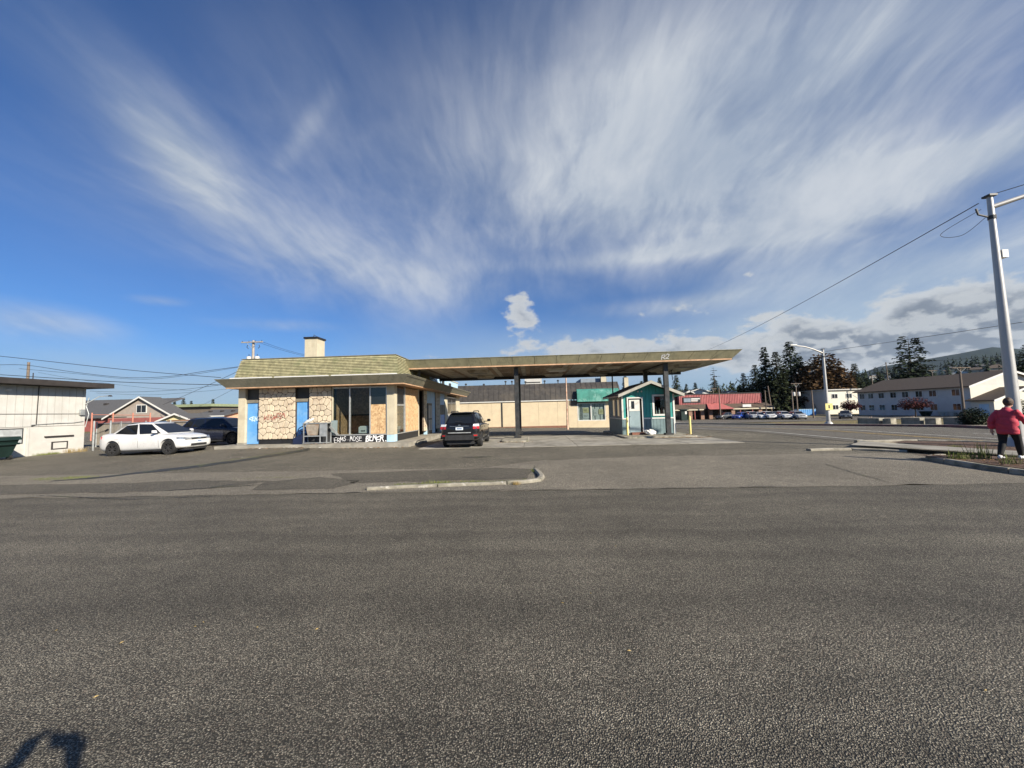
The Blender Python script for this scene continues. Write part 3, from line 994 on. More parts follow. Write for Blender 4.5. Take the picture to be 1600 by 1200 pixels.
# ---------------------------------------------------------------- the boarded-up shop
def build_shop():
    X0, X1, Y0, Y1, ZF, ZS = -15.0, -6.85, 19.0, 36.2, .22, 3.05
    S = thing('shop_building', 'boarded-up flat-roofed shop with cream stone panels, blue doors and mossy mansard roof', 'building', (-11, 27, 0))
    # floor slab with a broken kerb edge
    sl = MB()
    sl.box(X0-.55, X1+.95, 18.15, Y1, -.25, ZF)
    slab = sl.build('floor_slab', 'concrete', S)
    # walls
    bx('wall', 'cream', S, X0, X0+.2, Y0+.36, Y1-.22, ZF, 4.2)
    bx('wall', 'cream', S, X0, X1-.3, Y1-.2, Y1, ZF, 4.2)
    bx('pilaster', 'cream', S, X0, -14.64, Y0-.06, Y0+.34, ZF+.10, ZS)
    bx('pilaster_base', 'concrete', S, X0-.02, -14.62, Y0-.08, Y0+.36, ZF, ZF+.098)
    # door bay
    d = bx('door', 'blue', S, -14.62, -13.95, Y0+.10, Y0+.15, ZF+.02, 2.33)
    lettering('>EH2', 'spray_tag', 'spray_pale', d, (-14.52, Y0+.096, 1.40), (1, 0, 0), (0, 0, 1), .22, .13, .95, .035, .25, 5, (0, -1, 0))
    bx('lintel', 'lintel', S, -14.638, -13.934, Y0+.05, Y0+.2, 2.335, 2.49)
    bx('transom_panel', 'darkpanel', S, -14.636, -13.936, Y0+.11, Y0+.17, 2.495, ZS)
    sp = stone_panel(S, -13.93, -12.02, .47, ZS-.01, Y0-.02, 11)
    lettering('M2CMESN', 'spray_scrawl', 'spray_red', sp, (-13.62, Y0-.062, 1.50), (1, 0, .02), (0, 0, 1), .22, .15, .85, .026, .45, 3, (0, -1, 0))
    bx('base_course', 'black', S, -13.93, -12.02, Y0+.03, Y0+.09, ZF, .468)
    # panel of blue boards
    for i in range(5):
        a = -12.0+i*.142
        bx('board', 'blue', S, a, a+.134, Y0+.10+(.004 if i % 2 else 0), Y0+.14, ZF+.04, 2.33)
    bx('lintel', 'lintel', S, -12.018, -11.282, Y0+.05, Y0+.2, 2.335, 2.49)
    bx('transom_panel', 'darkpanel', S, -12.016, -11.284, Y0+.11, Y0+.17, 2.495, ZS)
    bx('backing_wall', 'dark', S, X0+.21, -10.1, Y0+.36, Y0+.42, ZF, ZS)
    stone_panel(S, -11.28, -10.14, .47, ZS-.01, Y0-.02, 23)
    bx('base_course', 'black', S, -11.28, -10.14, Y0+.03, Y0+.09, ZF, .468)
    # shopfront
    kw = bx('knee_wall', 'black', S, -10.13, -7.28, Y0+.02, Y0+.16, ZF, .57)
    lettering('ERMS.MOSE', 'spray_tag', 'spray_white', kw, (-9.98, Y0+.016, .27), (1, 0, 0), (0, 0, 1), .23, .16, .80, .022, .30, 7, (0, -1, 0))
    lettering('BENER.', 'spray_tag', 'spray_white', kw, (-8.35, Y0+.016, .26), (1, 0, 0), (0, 0, 1), .28, .19, .78, .050, .26, 9, (0, -1, 0))
    bx('sill', 'alu', S, -10.13, -7.28, Y0-.01, Y0+.14, .572, .62)
    for xm in (-10.10, -9.20, -8.15, -7.30):
        bx('mullion', 'alu' if xm > -10 else 'cream', S, xm-.03, xm+.03, Y0+.01, Y0+.11, .622, ZS)
    bx('head_rail', 'alu', S, -10.06, -7.34, Y0+.02, Y0+.10, 2.95, 3.02)
    for a, b in ((-10.07, -9.23), (-9.17, -8.18)):
        bx('window_pane', 'glass', S, a, b, Y0+.055, Y0+.061, .625, 2.948)
    bx('window_pane', 'glassdark', S, -8.12, -7.33, Y0+.055, Y0+.061, 2.10, 2.948)
    bx('strand_board', 'osb', S, -8.118, -7.332, Y0+.035, Y0+.053, .625, 2.098)
    bx('corner_post', 'cream', S, -7.27, -6.88, Y0-.03, Y0+.36, .57, ZS)
    bx('corner_base', 'paleblue', S, -7.275, -6.875, Y0-.02, Y0+.35, ZF, .568)
    # what shows inside the shop window
    bx('partition', M['osb_dark'], S, -10.2, -7.0, Y0+1.75, Y0+1.81, ZF, ZS)
    bx('partition_rail', 'dark', S, -10.2, -7.0, Y0+1.7, Y0+1.748, 1.55, 1.62)
    bx('partition', M['osb_dark'], S, -10.16, -10.1, Y0+.45, Y0+1.74, ZF, ZS)
    bx('counter', 'osb', S, -10.0, -9.0, Y0+1.2, Y0+1.65, ZF+.01, .6)
    # side wall facing the canopy
    bx('knee_wall', 'black', S, X1-.16, X1-.02, 19.40, 23.05, ZF, .57)
    bx('sill', 'alu', S, X1-.14, X1+.01, 19.40, 23.05, .572, .61)
    bx('window_pane', 'glass', S, X1-.06, X1-.054, 19.42, 20.50, .612, 2.02)
    bx('window_pane', 'glassdark', S, X1-.06, X1-.054, 19.42, 20.50, 2.09, 3.02)
    bx('mullion', 'alu', S, X1-.11, X1-.01, 19.42, 20.50, 2.022, 2.088)
    bx('mullion', 'alu', S, X1-.11, X1-.01, 20.52, 20.60, .612, ZS)
    for a, b in ((20.62, 21.78), (21.80, 22.95)):
        bx('strand_board', 'osb', S, X1-.05, X1-.03, a, b, .612, 3.0)
    bx('post', 'cream', S, X1-.2, X1-.01, 22.97, 23.12, ZF, ZS)
    bx('door_recess', 'dark', S, X1-.5, X1-.3, 23.14, 24.0, ZF, ZS)
    stone_panel(S, 24.02, 24.72, .47, ZS-.01, X1+.0, 31, side=X1+.02)
    bx('wall', 'paleblue', S, X1-.2, X1-.02, 24.74, 27.0, ZF, ZS)
    dr = bx('door', 'darksteel', S, X1-.018, X1+.03, 24.95, 26.0, ZF+.01, 2.25)
    for (za, zb) in ((.45, 1.15), (1.25, 2.1)):
        bx('door_panel', 'offwhite', dr, X1+.031, X1+.045, 25.12, 25.42, za, zb)
        bx('door_panel', 'offwhite', dr, X1+.031, X1+.045, 25.54, 25.84, za, zb)
    stone_panel(S, 27.02, 28.2, .47, ZS-.01, X1+.0, 37, side=X1+.02)
    bx('post', 'cream', S, X1-.2, X1+.01, 28.22, 28.5, ZF, ZS)
    bx('wall', 'blue', S, X1-.2, X1-.02, 28.52, 29.98, ZF, 1.45)
    bx('wall', 'paleblue', S, X1-.2, X1-.02, 28.52, 29.98, 2.2, ZS)
    wn = bx('window', 'darksteel', S, X1-.15, X1-.01, 28.6, 29.9, 1.455, 2.195)
    for a, b in ((28.66, 29.22), (29.28, 29.84)):
        bx('pane', 'lintel', wn, X1-.008, X1-.004, a, b, 1.5, 2.15)
    bx('post', 'cream', S, X1-.2, X1+.01, 30.0, 30.9, ZF, ZS)
    bx('wall', 'offwhite', S, X1-.2, X1-.02, 30.92, 34.6, ZF, 1.4)
    wn = bx('window', 'alu', S, X1-.15, X1-.01, 31.0, 34.5, 1.402, 2.9)
    for a, b in ((31.1, 32.7), (32.8, 34.4)):
        bx('pane', 'glassdark', wn, X1-.008, X1-.004, a, b, 1.5, 2.8)
    bx('post', 'cream', S, X1-.2, X1+.01, 34.62, Y1+.01, ZF, ZS)
    bx('side_cap', 'dark', S, X1-.45, X1-.21, 24.75, Y1-.25, ZF, ZS)
    # eaves: soffit, sloping fascia, flat roof
    bt = [(-15.22, 18.36), (-6.22, 18.36), (-6.22, Y1+.6), (-15.22, Y1+.6)]
    tp = [(-15.58, 18.05), (-5.88, 18.05), (-5.88, Y1+.95), (-15.58, Y1+.95)]
    mb = MB()
    mb.add([(x, y, ZS+.002) for x, y in bt]+[(x, y, 3.10) for x, y in bt], [(0, 1, 2, 3), (0, 4, 5, 1), (1, 5, 6, 2), (2, 6, 7, 3), (3, 7, 4, 0)])
    mb.build('soffit', 'trimwood', S)
    # fascia panels, each a sheet with a narrow joint

    def fascia_run(a0, a1, b0, b1, z0, z1, n, mat, par, name='fascia_panel'):
        A0, A1, B0, B1 = Vector((*a0, z0)), Vector((*a1, z0)), Vector((*b0, z1)), Vector((*b1, z1))
        nr = (A1-A0).cross(B0-A0).normalized()*-.03
        for i in range(n):
            t0, t1 = i/n+.0006, (i+1)/n-.0006
            q = [A0.lerp(A1, t0), A0.lerp(A1, t1), B0.lerp(B1, t1), B0.lerp(B1, t0)]
            MB().hexa(q, [p+nr for p in q]).build(name, mat, par)
    fascia_run(bt[0], bt[1], tp[0], tp[1], 3.10, 3.50, 7, 'fascia', S)
    fascia_run(bt[1], bt[2], tp[1], tp[2], 3.10, 3.50, 12, 'fascia', S)
    fascia_run(bt[3], bt[0], tp[3], tp[0], 3.10, 3.50, 12, 'fascia', S)
    fascia_run(bt[2], bt[3], tp[2], tp[3], 3.10, 3.50, 7, 'fascia', S)
    bx('roof_deck', 'darkpanel', S, -15.5, -5.95, 18.15, Y1+.85, 3.40, 3.47)
    for a, b in ((-15.05, -12.9), (-12.75, -10.0), (-9.85, -6.55)):
        MB().tube([(a, 18.42, 3.545), (b, 18.42, 3.545)], .05, 8).build('flashing_tube', 'white', S)
    # mansard of shingle courses
    n = 13
    z0, z1 = 3.48, 4.55

    def lvl(t, o):
        ins = .02+t*.26
        return (-15.12+ins*.8-o, -6.60-ins*.8+o, 18.72+ins-o, 24.9, z0+(z1-z0)*t)
    for i in range(n):
        t0, t1 = i/n, (i+1.1)/n
        a = lvl(t0, .055)
        b = lvl(min(t1, 1.03), .0)
        c = lvl(t0, .0)
        mb = MB()
        # front
        for (P, Q) in (((a[0], a[2]), (a[1], a[2])), ((a[1], a[2]), (a[1], a[3])), ((a[0], a[3]), (a[0], a[2]))):
            pass
        ring_lo = [(a[0], a[3]), (a[0], a[2]), (a[1], a[2]), (a[1], a[3])]
        ring_hi = [(b[0], b[3]), (b[0], b[2]), (b[1], b[2]), (b[1], b[3])]
        ring_in = [(c[0], c[3]), (c[0], c[2]), (c[1], c[2]), (c[1], c[3])]
        V = [(x, y, a[4]) for x, y in ring_lo]+[(x, y, b[4]) for x, y in ring_hi]+[(x, y, a[4]) for x, y in ring_in]
        F = []
        for j in range(3):
            F += [(j, j+1, 4+j+1, 4+j), (8+j, 8+j+1, j+1, j)]
        mb.add(V, F)
        mb.build('shingle_course', 'shake', S, recalc=False)
    top = lvl(1.0, 0)
    bx('parapet_cap', 'fascia', S, top[0]-.03, top[1]+.03, top[2]-.03, 24.9, 4.585, 4.62)
    bx('upper_wall', 'paleblue', S, -14.6, -6.95, 24.95, 36.0, 3.48, 4.30)
    bx('parapet_cap', 'cream', S, -14.65, -6.9, 24.92, 36.05, 4.302, 4.37)
    ch = bx('chimney', 'cream', S, -12.55, -11.85, 20.6, 21.4, 4.4, 5.90)
    bx('chimney_cap', 'black', ch, -12.60, -11.80, 20.55, 21.45, 5.902, 6.0)
    MB().tube([(-12.3, 21, 6.0), (-12.3, 21, 6.12), (-12.2, 21, 6.17), (-12.12, 21, 6.1)], .012, 6).build('chimney_wire', 'darksteel', ch)
    MB().tube([(-12.2, 20.9, 6.0), (-12.2, 20.9, 6.2)], .012, 6).build('chimney_wire', 'darksteel', ch)
    # wall lamps and wires on the upper wall beside the canopy
    MB().tube([(-6.9, 25.2, 3.8), (-6.5, 25.4, 3.9), (-6.35, 25.6, 3.6)], .02, 6).build('loose_cable', 'black', S)
    for yy in (29.5, 32.0):
        bx('vent_box', 'darksteel', S, -6.948, -6.8, yy, yy+.3, 3.75, 4.05)
    return S


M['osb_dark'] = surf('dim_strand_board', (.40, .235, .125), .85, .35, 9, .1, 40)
M['stone_grey'] = M['stone']
build_shop()


# ---------------------------------------------------------------- filling-station canopy
def build_canopy():
    S = thing('station_canopy', 'long flat filling-station canopy on dark steel columns with weathered olive fascia', 'canopy', (2, 24, 0))
    zb, zt = 4.02, 4.50
    bt = [(-6.72, 20.66), (10.62, 20.66), (10.62, 27.24), (-6.72, 27.24)]
    tp = [(-7.0, 20.38), (11.02, 20.38), (11.02, 27.5), (-7.0, 27.5)]

    def run(a0, a1, b0, b1, n, s=1):
        A0, A1, B0, B1 = Vector((*a0, zb+.06)), Vector((*a1, zb+.06)), Vector((*b0, zt)), Vector((*b1, zt))
        nr = (A1-A0).cross(B0-A0).normalized()*-.025
        C0, C1 = Vector((*a0, zb-.012)), Vector((*a1, zb-.012))
        D0, D1 = A0-Vector((0, 0, .004)), A1-Vector((0, 0, .004))
        for i in range(n):
            t0, t1 = i/n+.0005, (i+1)/n-.0005
            q = [A0.lerp(A1, t0), A0.lerp(A1, t1), B0.lerp(B1, t1), B0.lerp(B1, t0)]
            MB().hexa(q, [p+nr for p in q]).build('fascia_panel', 'canopyfascia', S)
        q = [C0, C1, D1, D0]
        MB().hexa(q, [p+Vector((nr.x, nr.y, 0))*1.4 for p in q]).build('edge_strip', 'trimwood', S)
    run(bt[0], bt[1], tp[0], tp[1], 15)
    run(bt[1], bt[2], tp[1], tp[2], 6)
    run(bt[2], bt[3], tp[2], tp[3], 15)
    run(bt[3], bt[0], tp[3], tp[0], 6)
    MB().add([(x, y, zt-.02) for x, y in tp], [(0, 1, 2, 3)]).build('roof_deck', 'darkpanel', S)
    # soffit planks run front to back
    rnd = random.Random(5)
    x = -6.66
    i = 0
    while x < 10.55:
        w_ = .265
        bare = (-3.6 < x < 5.6 and rnd.random() < .55) or rnd.random() < .08
        dz = rnd.uniform(0, .012)
        bx('soffit_plank', 'soffit_bare' if bare else 'soffit', S, x, min(x+w_-.012, 10.6), 20.70, 27.2, zb-dz, zb+.02)
        x += w_
        i += 1
    # columns
    for (cx, cy) in ((-.82, 21.35), (7.36, 21.35), (-.82, 25.2), (7.40, 25.2)):
        z0 = .1
        c = bx('column', 'darksteel', S, cx-.115, cx+.115, cy-.115, cy+.115, z0, zb-.013)
        bx('base_plate', 'darksteel', c, cx-.2, cx+.2, cy-.2, cy+.2, z0, z0+.09)
    bx('beam', 'black', S, -6.5, 10.3, 26.85, 27.05, zb-.20, zb-.014)
    bx('beam', 'black', S, 7.28, 7.50, 21.5, 25.05, zb-.10, zb-.014)
    bx('short_post', 'black', S, -6.35, -6.22, 21.2, 21.33, 3.5, zb-.013)
    MB().tube([(-6.3, 26.2, zb-.02), (-6.25, 26.3, 3.6), (-6.0, 26.5, 3.5)], .03, 6).build('bracket', 'black', S)
    # light boxes
    for r_, yy in enumerate((22.6, 26.0)):
        for cx in (-3.1, 1.55, 4.55, 9.05):
            a = [(cx-.65, yy-.42, zb-.016), (cx+.65, yy-.42, zb-.016), (cx+.65, yy+.42, zb-.016), (cx-.65, yy+.42, zb-.016)]
            b = [(cx-.52, yy-.30, zb-.15), (cx+.52, yy-.30, zb-.15), (cx+.52, yy+.30, zb-.15), (cx-.52, yy+.30, zb-.15)]
            lb = MB().hexa(a, b).build('light_box', 'soffit', S)
            lens = 'offwhite' if (r_ == 0 and cx == 1.55) else 'darkpanel'
            bx('lens', lens, lb, cx-.48, cx+.48, yy-.26, yy+.26, zb-.165, zb-.152)
    # cables slung under the deck
    for k_, (a, b, sag) in enumerate((((3.9, 24.9, 3.98), (5.8, 24.9, 3.98), .12), ((5.8, 24.9, 3.98), (7.3, 25.0, 3.95), .02), ((7.5, 25.1, 3.95), (9.1, 25.0, 3.98), .25), ((9.0, 25, 3.98), (9.05, 25, 3.3), 0))):
        a, b = Vector(a), Vector(b)
        P = [a.lerp(b, t/8)-Vector((0, 0, sag*4*(t/8)*(1-t/8))) for t in range(9)]
        MB().tube(P, .022, 6).build('loose_cable', 'black', S)
    o = Vector((5.9, 20.40, 4.17))
    sl = (Vector((0, tp[0][1], zt))-Vector((0, bt[0][1], zb+.06))).normalized()
    nv = Vector((0, -1, -.63)).normalized()
    org = Vector((6.95, bt[0][1], zb+.06))+sl*.08+nv*.006
    lettering('R2', 'spray_tag', 'spray_white', S, org, (1, 0, 0), sl, .26, .20, .8, .045, .15, 4, nv)
    return S


build_canopy()

# forecourt slabs and column islands
F = struct_root('forecourt')
for i in range(6):
    for j in range(2):
        x0 = -5.1+i*2.35
        y0 = 16.95+j*3.4
        rn = random.Random(i*7+j)
        bx('slab', 'concrete', F, x0+.012, x0+2.338, y0+.012, y0+3.388, -.10, .018+rn.uniform(0, .008))
for (x0, x1, y0, y1) in ((-1.62, -.22, 19.45, 22.9), (4.75, 8.55, 20.35, 26.6)):
    mb = MB()
    n = 10
    pts = []
    r_ = .28
    for (cx, cy, a0) in ((x1-r_, y0+r_, -90), (x1-r_, y1-r_, 0), (x0+r_, y1-r_, 90), (x0+r_, y0+r_, 180)):
        for q in range(5):
            a = R(a0+q*22.5)
            pts.append((cx+r_*math.cos(a), cy+r_*math.sin(a)))
    V = [(x, y, -.1) for x, y in pts]+[(x, y, .085) for x, y in pts]+[(x+(((x0+x1)/2)-x)*.02, y+(((y0+y1)/2)-y)*.02, .105) for x, y in pts]
    m = len(pts)
    Fc = [(i, (i+1) % m, m+(i+1) % m, m+i) for i in range(m)]+[(m+i, m+(i+1) % m, 2*m+(i+1) % m, 2*m+i) for i in range(m)]+[tuple(2*m+i for i in range(m))]
    mb.add(V, Fc)
    kind(mb.build('concrete_island', 'kerb'), 'structure')


# ---------------------------------------------------------------- teal coffee kiosk
M['teal'] = surf('teal_siding_paint', (.045, .30, .27), .6, .10, 3, .1, 60, streak=.15)
M['tealgrey'] = surf('grey_teal_siding', (.16, .23, .24), .65, .10, 3, .1, 60, streak=.15)
M['trimgrey'] = surf('pale_trim', (.66, .64, .58), .6, .08, 3, .05)
M['shadetrim'] = surf('shaded_barge_paint', (.40, .385, .33), .75, .15, 3, .1, dirt=(.25, .23, .18), dirt_amt=.5)  # canopy shade on the barge boards is put into this grey
M['pinktrim'] = surf('pinkish_bare_trim', (.45, .36, .31), .7, .12, 3, .05)
M['roofing'] = surf('dark_roofing', (.05, .045, .04), .9, .3, 8, .6, 40)
M['doorgrey'] = surf('grey_blue_door_paint', (.26, .34, .36), .5, .06, 3, .04)
M['openred'] = surf('dim_open_sign_tube', (.55, .10, .09), .4, .1, 5)
M['yellowpaint'] = surf('pale_yellow_bollard_paint', (.78, .66, .24), .55, .10, 4, .1, dirt=(.4, .33, .15), dirt_amt=.5)
M['brickred'] = surf('brick_step', (.22, .10, .07), .9, .3, 8, .4)


def siding(parent, mat, a0, a1, z0f, z1f, fixed, axis='x', step=.2, dep=.03, skip=()):
    """vertical boards with grooves between; z limits are functions of the running coordinate"""
    mb = MB()
    a = a0
    while a < a1-.01:
        b = min(a+step, a1)
        segs = [(z0f, z1f)]
        for (s0, s1, q0, q1) in skip:
            if b > s0+.02 and a < s1-.02:
                segs = [(z0f, lambda v, q0=q0: q0), (lambda v, q1=q1: q1, z1f)]
        for lo, hi in segs:
            c0, c1 = a+.006, b-.006
            if hi(c0) - lo(c0) < .02:
                continue
            if axis == 'x':
                q = [(c0, fixed, lo(c0)), (c1, fixed, lo(c1)), (c1, fixed, hi(c1)), (c0, fixed, hi(c0))]
                mb.hexa(q, [(x, y+dep, z) for x, y, z in q])
            else:
                q = [(fixed, c0, lo(c0)), (fixed, c1, lo(c1)), (fixed, c1, hi(c1)), (fixed, c0, hi(c0))]
                mb.hexa(q, [(x+dep, y, z) for x, y, z in q])
        a = b
    return mb.build('siding', mat, parent)


def build_kiosk():
    X0, X1, Y0, Y1 = 5.12, 7.98, 22.1, 25.8
    xr, zr, ze = 6.57, 3.02, 2.38
    z0 = .107
    K_ = thing('coffee_kiosk', 'small teal gabled drive-through kiosk with white-trimmed window under the canopy', 'kiosk', (6.5, 23.9, .1))

    def gable(v):
        return ze+(zr-.06-ze)*(1-abs(v-xr)/(xr-X0 if v < xr else X1-xr))
    const = lambda q: (lambda v: q)
    bx('core', 'dark', K_, X0+.04, 5.40, Y0+.04, Y1-.04, z0, ze)
    bx('core', 'dark', K_, 7.72, X1-.04, Y0+.04, Y1-.04, z0, ze)
    bx('core', 'dark', K_, 5.41, 7.71, Y0+.9, Y1-.04, z0, ze)
    bx('core', 'dark', K_, 5.41, 6.28, Y0+.06, Y0+.89, z0, ze)
    siding(K_, 'teal', X0, X1, const(1.03), gable, Y0, 'x', .19, .035, skip=((5.44, 6.22, 1.03, 2.16), (6.84, 7.66, 1.17, 2.26)))
    siding(K_, 'tealgrey', X0, 5.42, const(z0), const(.955), Y0, 'x', .16, .035)
    siding(K_, 'tealgrey', 6.24, X1, const(z0), const(.955), Y0, 'x', .19, .035)
    siding(K_, 'tealgrey', Y0, Y1, const(1.03), const(ze), X0-.036, 'y', .2, .035)
    siding(K_, 'tealgrey', Y0, Y1, const(z0), const(.955), X0-.036, 'y', .2, .035)
    siding(K_, 'teal', Y0, Y1, const(1.03), const(ze-.03), X1+.001, 'y', .2, .035)
    siding(K_, 'tealgrey', Y0, Y1, const(z0), const(.955), X1+.001, 'y', .2, .035)
    bx('back_wall', 'tealgrey', K_, X0, X1, Y1-.03, Y1, z0, ze)
    for a, b in ((X0-.03, 5.38), (6.28, X1+.03)):
        bx('belt_rail', 'white', K_, a, b, Y0-.03, Y0+.002, .96, 1.03)
    bx('belt_rail', 'trimgrey', K_, X0-.066, X0-.037, Y0, Y1, .96, 1.03)
    # door with frame
    for a, b in ((5.38, 5.45), (6.21, 6.28)):
        bx('door_frame', 'white', K_, a, b, Y0-.035, Y0+.01, z0, 2.20)
    bx('door_frame', 'white', K_, 5.452, 6.208, Y0-.035, Y0+.01, 2.13, 2.20)
    d = bx('door', 'doorgrey', K_, 5.50, 6.10, Y0+.025, Y0+.055, z0+.10, 2.06)
    bx('upper_panel', 'trimgrey', d, 5.505, 6.095, Y0+.010, Y0+.023, 1.42, 2.05)
    bx('door_window', 'glassdark', d, 5.63, 5.80, Y0-.002, Y0+.008, 1.55, 1.98)
    bx('handle', 'chrome', d, 5.52, 5.56, Y0-.03, Y0+.02, 1.10, 1.13)
    bx('threshold', 'pinktrim', K_, 5.44, 6.22, Y0-.12, Y0+.03, z0, z0+.08)
    bx('step', 'brickred', K_, 5.5, 6.5, Y0-.45, Y0-.13, z0, z0+.13)
    # window with frame and sign
    for (a, b, c, e) in ((6.80, 6.90, 1.12, 2.32), (7.60, 7.70, 1.12, 2.32), (6.902, 7.598, 1.12, 1.22), (6.902, 7.598, 2.22, 2.32)):
        bx('window_frame', 'white', K_, a, b, Y0-.04, Y0+.01, c, e)
    bx('window_pane', 'glass', K_, 6.9, 7.6, Y0+.03, Y0+.036, 1.22, 2.22)
    sg = bx('open_sign', 'black', K_, 6.93, 7.56, Y0+.06, Y0+.09, 1.97, 2.19)
    lettering('OPEN', 'sign_letters', 'openred', sg, (6.97, Y0+.056, 2.01), (1, 0, 0), (0, 0, 1), .14, .145, .78, .028, 0, 1, (0, -1, 0))
    for (a, c, mt) in ((6.95, .30, 'pinktrim'), (7.08, .42, 'alu'), (7.24, .35, 'white'), (7.40, .5, 'brickred'), (7.5, .3, 'alu')):
        MB().lathe([(0, 0), (.045, 0), (.04, c*.6), (.02, c), (0, c)], 10, 'Z', (a, Y0+.25, 1.22)).build('bottle', mt, K_)
    bx('shelf', 'pinktrim', K_, 6.85, 7.68, Y0+.08, Y0+.5, 1.18, 1.215)
    # string of lights round the window
    for q in range(12):
        z_ = 1.1+q*.1
        MB().tube([(6.72+.02*(q % 2), Y0-.02, z_), (6.76, Y0-.03, z_-.04)], .012, 5).build('string_bulb', 'darksteel', K_)
    for q in range(9):
        x_ = 6.85+q*.1
        MB().tube([(x_, Y0-.02, 1.07+.02*(q % 2)), (x_+.03, Y0-.03, 1.04)], .012, 5).build('string_bulb', 'darksteel', K_)
    for xx in (6.02, 6.22):
        MB().lathe([(0, -.04), (.035, -.04), (.05, 0), (.03, .03), (0, .03)], 10, 'Y', (xx, Y0-.03, 2.52)).build('flood_lamp', 'white', K_)
    # corner boards
    bx('corner_board', 'white', K_, X1-.05, X1+.04, Y0-.032, Y0+.001, z0, ze-.05)
    bx('corner_board', 'trimgrey', K_, X0-.04, X0+.05, Y0-.032, Y0+.001, 1.035, ze)
    # side windows with pinkish trim
    for (a, b) in ((22.35, 23.15), (23.6, 24.4)):
        w_ = bx('side_window', 'pinktrim', K_, X0-.06, X0-.037, a, b, 1.06, 2.2)
        bx('pane', 'glassdark', w_, X0-.068, X0-.062, a+.25, b-.12, 1.15, 2.1)
    # roof: two slabs with overhang, fascia boards
    yf, yb = Y0-.72, Y1+.25
    for s, xe, zz in ((-1, 4.76, 2.29), (1, 8.32, 2.26)):
        q = [(xr, yf, zr+.06), (xe, yf, zz+.06), (xe, yb, zz+.06), (xr, yb, zr+.06)]
        MB().hexa(q, [(x, y, z-.05) for x, y, z in q]).build('roof_slope', 'roofing', K_)
        q = [(xr, yf-.03, zr+.065), (xe, yf-.03, zz+.065), (xe, yf-.03, zz-.10), (xr, yf-.03, zr-.10)]
        MB().hexa(q, [(x, y+.028, z) for x, y, z in q]).build('barge_board', 'shadetrim', K_)
        bx('eave_board', 'pinktrim' if s < 0 else 'trimgrey', K_, min(xe, xe-s*.03), max(xe, xe-s*.03), yf+.001, yb, zz-.08, zz+.005)


build_kiosk()
for i, (x, y, lb) in enumerate(((5.22, 21.55, 'pale yellow steel bollard by the kiosk door'), (8.62, 21.6, 'pale yellow steel bollard beside the kiosk corner by the column'))):
    b = MB().lathe([(0, 0), (.055, 0), (.055, 1.0), (.045, 1.05), (.02, 1.075), (0, 1.08)], 14, 'Z', (x, y, .02))
    tag(b.build('bollard', 'yellowpaint', smooth=False, angle=35), lb, 'bollard', 'bollards guarding the kiosk')
tag(MB().tube([(5.60, 26.75, 0), (5.60, 26.75, 4.0)], .045, 8).build('steel_post', 'darksteel'), 'thin dark steel post behind the teal kiosk reaching the canopy', 'post')
# crumpled white bag by the step
bm = bmesh.new()
bmesh.ops.create_icosphere(bm, subdivisions=3, radius=1)
for v in bm.verts:
    q = v.co.copy()
    nn = mnoise.noise(q*2.2)*.28+mnoise.noise(q*5.5+Vector((3, 1, 2)))*.14
    v.co = Vector((q.x*.29, q.y*.2, max(-.5, q.z)*.19))*(1+nn)
    if v.co.x < -.12:
        v.co.z += (-.12-v.co.x)*.5
zmin = min(v.co.z for v in bm.verts)
for v in bm.verts:
    v.co += Vector((6.42, 21.45, .108-zmin))
me = bpy.data.meshes.new('plastic_bag')
bm.to_mesh(me)
bm.free()
me.materials.append(M['white'])
o = bpy.data.objects.new('plastic_bag', me)
COL.objects.link(o)
tag(o, 'crumpled white plastic bag lying before the kiosk door', 'bag')


